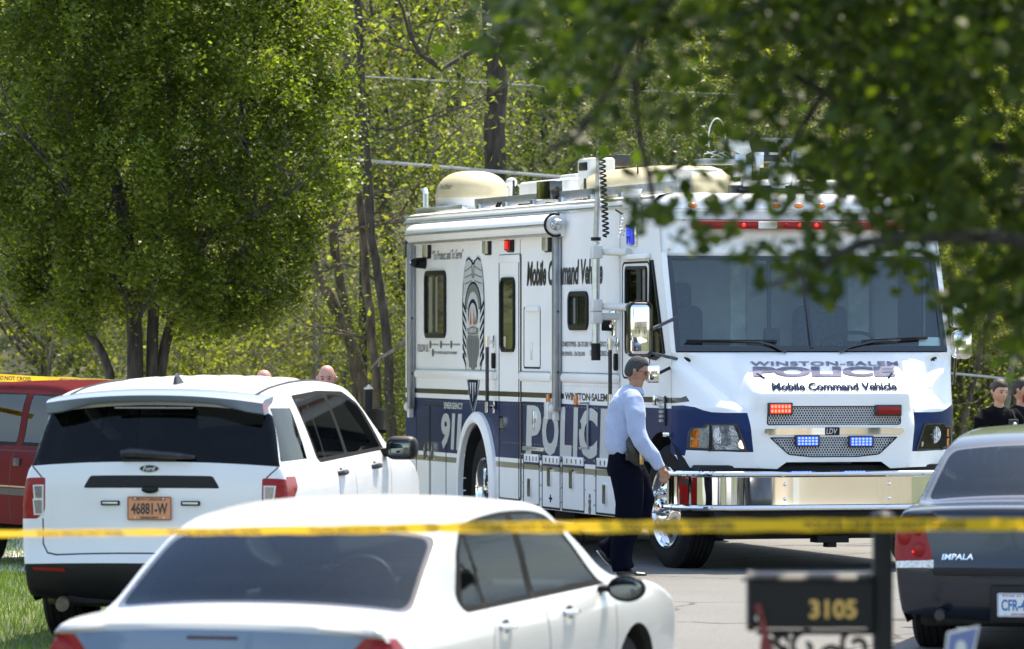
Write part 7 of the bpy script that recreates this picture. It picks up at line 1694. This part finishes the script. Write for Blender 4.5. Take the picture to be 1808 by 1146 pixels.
stem_tree('rough_trunk_tree', 'rough brown trunk just left of the truck tail', 60.8, [(692, 690), (680, 590), (668, 500), (655, 420), (650, 300), (640, 150)], .052, M['bark_dark'], 8, M['leaf_spring'], 500, 6)
stem_tree('twin_trunk_tree', 'slender grey trunk second from the truck tail', 61.0, [(668, 690), (660, 600), (648, 500), (640, 420), (625, 280)], .050, M['bark'], 7, M['leaf_olive'], 450, 8)
stem_tree('dark_branch_tree', 'thin dark upright stem seen above the white dish cover on the truck', 68, [(968, 400), (962, 240), (958, 120), (950, 0)], .045, M['bark_dark'], 7, M['leaf_spring'], 700, 9)
stem_tree('corner_tree', 'dark crooked stem at the top between the pear crown and the big trunk', 64, [(640, 400), (632, 200), (612, 90), (598, 0)], .045, M['bark_dark'], 5, M['leaf_spring'], 900, 10)
stem_tree('right_bank_tree', 'thin leaning brown stems right of the truck mirror', 62, [(1700, 760), (1722, 650), (1748, 560), (1775, 470)], .035, M['bark'], 10, M['leaf_spring'], 1600, 12, .075)
stem_tree('edge_tree', 'leafy stem above the officers at the right edge', 61.5, [(1790, 760), (1800, 600), (1790, 500), (1800, 400)], .04, M['bark'], 10, M['leaf_spring'], 2600, 13, .075)
b = MB(); q = [at(*p, 60.5) for p in ((655, 650), (672, 632), (700, 615), (712, 604), (722, 598))]; b.tube(q, [.012, .018, .022, .026, .03], 6); b.tube([q[1], at(668, 648, 60.5)], .012, 5); tag(b.build('dead_branch', M['bark_grey']), 'pale dead branch reaching up to the tail of the truck', 'branch')
# ornamental pear tree at the left
DP = 56.5; cxp = at(270, 0, DP)[0]; pear = thing('pear_tree', 'big dense round pear tree with several stems filling the upper left', 'tree', (cxp, DP, 0))
rs2 = np.random.default_rng(31); b = MB()
def wp(x, y, dy=0): a = at(x, y, DP); return (a[0]-cxp, dy, a[2])
stems = [([(238, 700), (238, 600), (234, 540), (225, 430), (200, 300), (160, 120), (130, -60)], .10, 0), ([(268, 700), (268, 600), (272, 520), (280, 380), (300, 200), (290, 0), (300, -120)], .075, .05), ([(276, 700), (290, 610), (305, 560), (350, 440), (420, 300), (450, 100), (440, -40)], .07, .1),
         ([(204, 690), (185, 630), (160, 590), (110, 545), (60, 500), (10, 420), (-20, 300)], .06, -.1), ([(160, 590), (165, 560), (150, 490), (120, 380), (90, 200)], .035, -.05), ([(250, 560), (300, 480), (380, 420), (460, 380), (540, 330)], .04, -.5), ([(240, 540), (180, 440), (130, 330), (60, 250)], .04, -.6), ([(290, 560), (350, 520), (420, 500), (480, 520)], .03, -.3)]
for pts, w, dy in stems:
    Q = [Vector(wp(x, y, dy*(1+.3*k))) for k, (x, y) in enumerate(pts)]; Q = [Vector(v) for v in catmull([tuple(q) for q in Q], .2)]; n_ = len(Q); Q[0].z = min(Q[0].z, .0) if w > .05 else Q[0].z; b.tube(Q, [w*.85*(1-.6*k/n_) for k in range(n_)], 9)
    tps = []
    for k in range(16): i = int(n_*rs2.uniform(.3, 1)); i = min(i, n_-1); a = rs2.random()*6.28; grow(b, Q[i], (math.cos(a), math.sin(a), .8), rs2.uniform(.7, 1.5), w*.22, 1, tps, rs2, .12, .15, 5, (3, 5), 4)
b.build('trunk', M['bark_dark'], pear)
def prad(z): return interp(z, [(1.9, .5), (2.15, 1.15), (2.5, 1.55), (3.0, 1.85), (3.7, 2.10), (4.5, 2.08), (5.3, 1.95), (6.3, 1.6), (7.2, 1.0), (8.0, .2)])
cl = []
while len(cl) < 1500:
    z = rs2.uniform(2.08, 7.9); a = rs2.uniform(0, 6.283); r = prad(z)*(1+.05*math.sin(a*5+z*3)+.04*math.sin(a*11+z*7)); t = rs2.random()**.45; x, y = r*t*math.cos(a), r*t*math.sin(a)*.95
    if z < 2.25 and abs(x+.15) < .33: continue
    cl.append((x, y, z+.03*math.sin(x*9)))
cl = np.array(cl); N_ = 215000; w = np.array([1.0+.8*(math.hypot(x, y)/prad(z)) for x, y, z in cl]); idx = rs2.choice(len(cl), N_, p=w/w.sum()); c = cl[idx]+rs2.normal(0, 1, (N_, 3))*np.array([.085, .085, .095])
me = leaf_cloud(c, rs2.uniform(.7, 1.25, N_)*.054, .72, .4, False, 5); set_mesh('crown', me, M['leaf_pear'], pear)
# broad-leaved tree at the right whose branches hang into the picture
FX, FD = 5.6, 20.5; fg = thing('shade_tree', 'dark out-of-focus leafy boughs hanging in from the upper right close to the camera', 'tree', (FX, FD, gz(0, FD)-.0)); fz = gz(0, FD)
b = MB(); b.tube([(0, 0, -.2), (0, 0, .3), (-.03, 0, 1.2), (.02, .0, 2.2), (0, 0, 3.4), (.1, 0, 5.0), (0, 0, 7.0)], [.26, .2, .17, .16, .13, .09, .04], 14)
S17 = FPX/20.0
def F(x, y, D=17.0): a = at(x, y, D+3.0); return Vector((a[0]-FX, a[1]-FD, a[2]-fz))
limbs_ = [[(0, 0, 2.3), (-1.2, -.2, 2.75)]+[tuple(F(*p)) for p in ((1808, 268), (1700, 245), (1590, 218), (1500, 190), (1380, 120), (1250, 60))],
          [(0, 0, 2.6), (-1.3, .3, 3.2)]+[tuple(F(*p, 17.8)) for p in ((1640, 20), (1480, 130), (1400, 250), (1330, 330), (1240, 380))],
          [(0, 0, 2.1), (-1.3, -.5, 2.5)]+[tuple(F(*p, 16.2)) for p in ((1760, 420), (1640, 420), (1520, 430), (1440, 480), (1420, 520))],
          [(0, 0, 3.0), (-1.6, -.2, 3.6)]+[tuple(F(*p, 17.2)) for p in ((1300, -60), (1150, 30), (1080, 150), (1020, 240), (960, 270))], [(0, 0, 2.9), (-1.8, .5, 3.4), tuple(F(1200, -20, 18)), tuple(F(1120, 150, 18)), tuple(F(1150, 330, 18)), tuple(F(1160, 400, 18))],
          [(0, 0, 3.6), (1.5, .3, 4.5), (2.6, .5, 5.2)], [(0, 0, 3.8), (.2, 1.6, 4.9), (.1, 2.8, 5.5)], [(0, 0, 3.8), (-.2, -1.5, 4.8), (-.2, -2.7, 5.4)], [(0, 0, 4), (-1.6, .2, 5.2), (-3.0, .3, 5.8)]]
for k, q in enumerate(limbs_):
    Q = catmull(q, .15); n_ = len(Q); w0 = .05 if k in (0, 2) else .028; b.tube([tuple(v) for v in Q], [w0*(1-.82*i/n_)+.004 for i in range(n_)], 8)
    for j in range(8):
        i = int(n_*(.35+.6*rs2.random())); p = Vector(Q[i]); d = Vector((rs2.normal(-.4, .6), rs2.normal(0, .6), rs2.normal(-.1, .5))); b.tube([p, p+d*.16, p+d*.30+Vector((0, 0, -.02))], [.009, .006, .003], 5)
b.build('trunk', M['bark_dark'], fg)
env = [(895, 120), (920, 250), (950, 300), (985, 270), (1010, 240), (1050, 325), (1100, 345), (1150, 425), (1210, 440), (1260, 450), (1330, 478), (1370, 500), (1410, 545), (1450, 545), (1490, 480), (1560, 485), (1610, 510), (1660, 560), (1700, 585), (1760, 615), (1808, 645), (1900, 700), (2400, 820)]
ex_ = [(p[0]-CX)/S17 for p in env]; ez_ = [CAMH+(HY-p[1])/S17 for p in env]
cl = []; 
while len(cl) < 800:
    x = rs2.uniform(-.02, 3.0); zl = float(np.interp(x, ex_, ez_)); z = zl+rs2.random()**.9*(3.65-zl); px = x*S17+CX; py = HY-(z-CAMH)*S17
    dens = .13+.60*smooth01(px, 1100, 1700)+.34*smooth01(-py, -200, 0)
    if 1180 < px < 1500 and 235 < py < 345: dens *= .45
    if 1120 < px < 1680 and 350 < py < 460: dens += .22
    if py < 40: dens += .3
    if px < 1010: dens *= .8
    nse = math.sin(px*.019+py*.011)+math.sin(py*.027-px*.008)+math.sin(px*.043); 
    if rs2.random() > dens*(1+.42*nse): continue
    cl.append((x, rs2.uniform(-1.4, 1.6), z))
cl = np.array(cl); per = 21; c = np.repeat(cl, per, 0)+rs2.normal(0, 1, (len(cl)*per, 3))*np.array([.070, .14, .060]); keep = c[:, 2] > np.interp(c[:, 0], ex_, ez_)-.02; c = c[keep]
local = c+np.array([-FX, 20.0-FD, -fz]); vis = np.where((c[:, 0] > .02) & (c[:, 0] < 1.9) & (c[:, 2] < 3.2))[0]; pick = rs2.choice(vis, 300, replace=False); mask = np.ones(len(c), bool); mask[pick] = False
near_leaves = local[mask]
# the rest of the crown overhead
u = []; 
while len(u) < 6000:
    v = rs2.uniform(-1, 1, 3); r = np.linalg.norm(v)
    if r > 1 or r < .35: continue
    p = np.array([-1.6, .2, 5.8-fz])+v*np.array([5.0, 4.2, 2.4])
    if p[2]+fz < 3.6 and p[0] > -7: p[2] = 3.6-fz+rs2.random()*.4
    u.append(p)
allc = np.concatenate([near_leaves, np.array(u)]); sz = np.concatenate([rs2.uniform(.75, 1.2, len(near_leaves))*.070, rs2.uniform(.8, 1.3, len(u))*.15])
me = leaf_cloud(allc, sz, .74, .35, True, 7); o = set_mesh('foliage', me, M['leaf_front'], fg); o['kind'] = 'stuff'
single = leaf_cloud(np.zeros((1, 3)), np.array([.070]), .74, .0, True, 9); single.materials.append(M['leaf_front'])
for i, k in enumerate(pick):
    o = bpy.data.objects.new('leaf', single); o.location = tuple(local[k]); o.rotation_euler = tuple(rs2.uniform(0, 6.28, 3)); s_ = rs2.uniform(.8, 1.2); o.scale = (s_, s_, s_); link(o, fg)
# grass blades on the verges
n = 60000; gx_ = rs.uniform(-6.2, -1.4, n); gy_ = rs.uniform(36.5, 62, n); k = gx_ < np.array([RL(y)-.16 for y in gy_]); gx_, gy_ = gx_[k], gy_[k]; n2 = 9000; g2y = rs.uniform(50, 62, n2); g2x = np.array([RR(y)+.16 for y in g2y])+rs.uniform(0, 2, n2); gx_ = np.concatenate([gx_, g2x]); gy_ = np.concatenate([gy_, g2y]); n = len(gx_)
gzv = np.array([gz(0, y) for y in gy_]); h = rs.uniform(.04, .11, n); a = rs.uniform(0, 6.28, n); wdt = .004; lean = rs.normal(0, .03, (n, 2))
V = np.zeros((n, 3, 3)); V[:, 0] = np.stack([gx_-wdt*np.cos(a), gy_-wdt*np.sin(a), gzv], 1); V[:, 1] = np.stack([gx_+wdt*np.cos(a), gy_+wdt*np.sin(a), gzv], 1); V[:, 2] = np.stack([gx_+lean[:, 0], gy_+lean[:, 1], gzv+h], 1)
me = bpy.data.meshes.new('grass'); me.vertices.add(n*3); me.vertices.foreach_set('co', V.astype(np.float32).ravel()); me.loops.add(n*3); me.loops.foreach_set('vertex_index', np.arange(n*3, dtype=np.int32)); me.polygons.add(n); me.polygons.foreach_set('loop_start', np.arange(n, dtype=np.int32)*3); me.update(calc_edges=True)
at_ = me.attributes.new('tone', 'FLOAT', 'POINT'); at_.data.foreach_set('value', np.repeat(rs.random(n), 3).astype(np.float32)); M['grass'] = leafmat('grass_blade', (.06, .105, .018), (.15, .20, .045), (1.5, 1.8, .6), .4); me.materials.append(M['grass'])
tag(link(bpy.data.objects.new('grass', me)), 'short sunlit lawn grass along the verge', 'grass', kind='stuff')
# what the paint and chrome mirror: the other side of the street
def house(x, y, w, d, h, rz, label, c):
    t = thing('house', label, 'house', (x, y, gz(x, y)), (0, 0, rz)); m = mat('siding', c, .7, noise=.08, nscale=3); b = MB(); b.box(-w/2, w/2, -d/2, d/2, 0, h); b.build('wall', m, t)
    b = MB(); b.loft([[(-w/2-.4, -d/2-.5, h), (-w/2-.4, 0, h+2.2), (-w/2-.4, d/2+.5, h)], [(w/2+.4, -d/2-.5, h), (w/2+.4, 0, h+2.2), (w/2+.4, d/2+.5, h)]]); b.build('roof', mat('shingle', (.12, .11, .10), .9, noise=.2), t)
    for xx in (-w*.33, -w*.1, w*.3):
        b = MB(); b.box(xx-.5, xx+.5, d/2+.0, d/2+.05, 1, 2.4); f_ = b.build('window', M['offwhite'], t); b = MB(); b.box(xx-.42, xx+.42, d/2+.04, d/2+.06, 1.08, 2.32); b.build('pane', M['pane'], f_)
    b = MB(); b.box(w*.06, w*.06+.95, d/2, d/2+.06, 0, 2.1); b.build('door', M['offwhite'], t)
house(22, 14, 17, 8, 3.4, R(35), 'beige house to the right of the viewer, mirrored in the truck bumper', (.52, .45, .35)); house(-22, 22, 12, 8, 3.2, R(-75), 'pale house across the street, seen only mirrored in the truck side', (.6, .6, .56))
for nm_ in ('handle_mount', 'clear_segment', 'mast_bracket', 'side_moulding', 'navy_panel', 'curtain', 'awning_rail', 'arm_rib', 'roof_frame', 'drip_rail', 'tow_plate', 'mast_rung', 'moulding_strip', 'rail_cable', 'bulkhead_panel', 'cross_mark'):
    for o in [x for x in bpy.data.objects if x.name.split('.')[0] == nm_ and x.type == 'MESH']:
        v_ = [tuple(v.co) for v in o.data.vertices]; isl = islands((v_, [tuple(p.vertices) for p in o.data.polygons]))
        if len(isl) < 2: continue
        for q in isl:
            me = bpy.data.meshes.new(nm_); me.from_pydata(q[0], [], q[1]); n_ = mesh_obj(nm_, me, o.data.materials[0], o.parent)
        bpy.data.objects.remove(o)
for x_, y_, l_ in ((14.5, 23, 'deep green bush at the near left corner of the beige house'), (17, 19, 'deep green bush under the windows of the beige house'), (26, 20, 'deep green bush at the far corner of the beige house'), (11, 10, 'deep green bush alone on the lawn before the beige house')): plant(3, x_, y_, .9, x_, l_, 'garden trees beside and behind the viewer')
for k, x, y, s in ((2, -27, 40, .9), (0, -25, 50, 1), (4, -29, 32, 1), (4, 24, 44, 1.8), (2, 21, 50, 1.7), (0, 27, 37, 1.8), (4, 22, 58, 1.9), (2, 19, 64, 1.6), (2, -12, 2, 1), (4, 12, -6, 1.1), (0, -9, -8, 1.1)):
    plant(k, x, y, s, x*1.7, ('tree %s %s metres from the viewer' % (('across the street' if x < -20 else 'behind the houses to the right' if x > 14 else 'on the lawn' if y < -4 else 'on the verge'), {2: 'twelve', 40: 'fifty', 50: 'fifty-six', 32: 'forty-three', 44: 'about fifty', 58: 'sixty-two', 37: 'forty-six', 64: 'sixty-seven', -6: 'thirteen', -8: 'twelve'}.get(y, 'some'))), 'garden trees beside and behind the viewer')
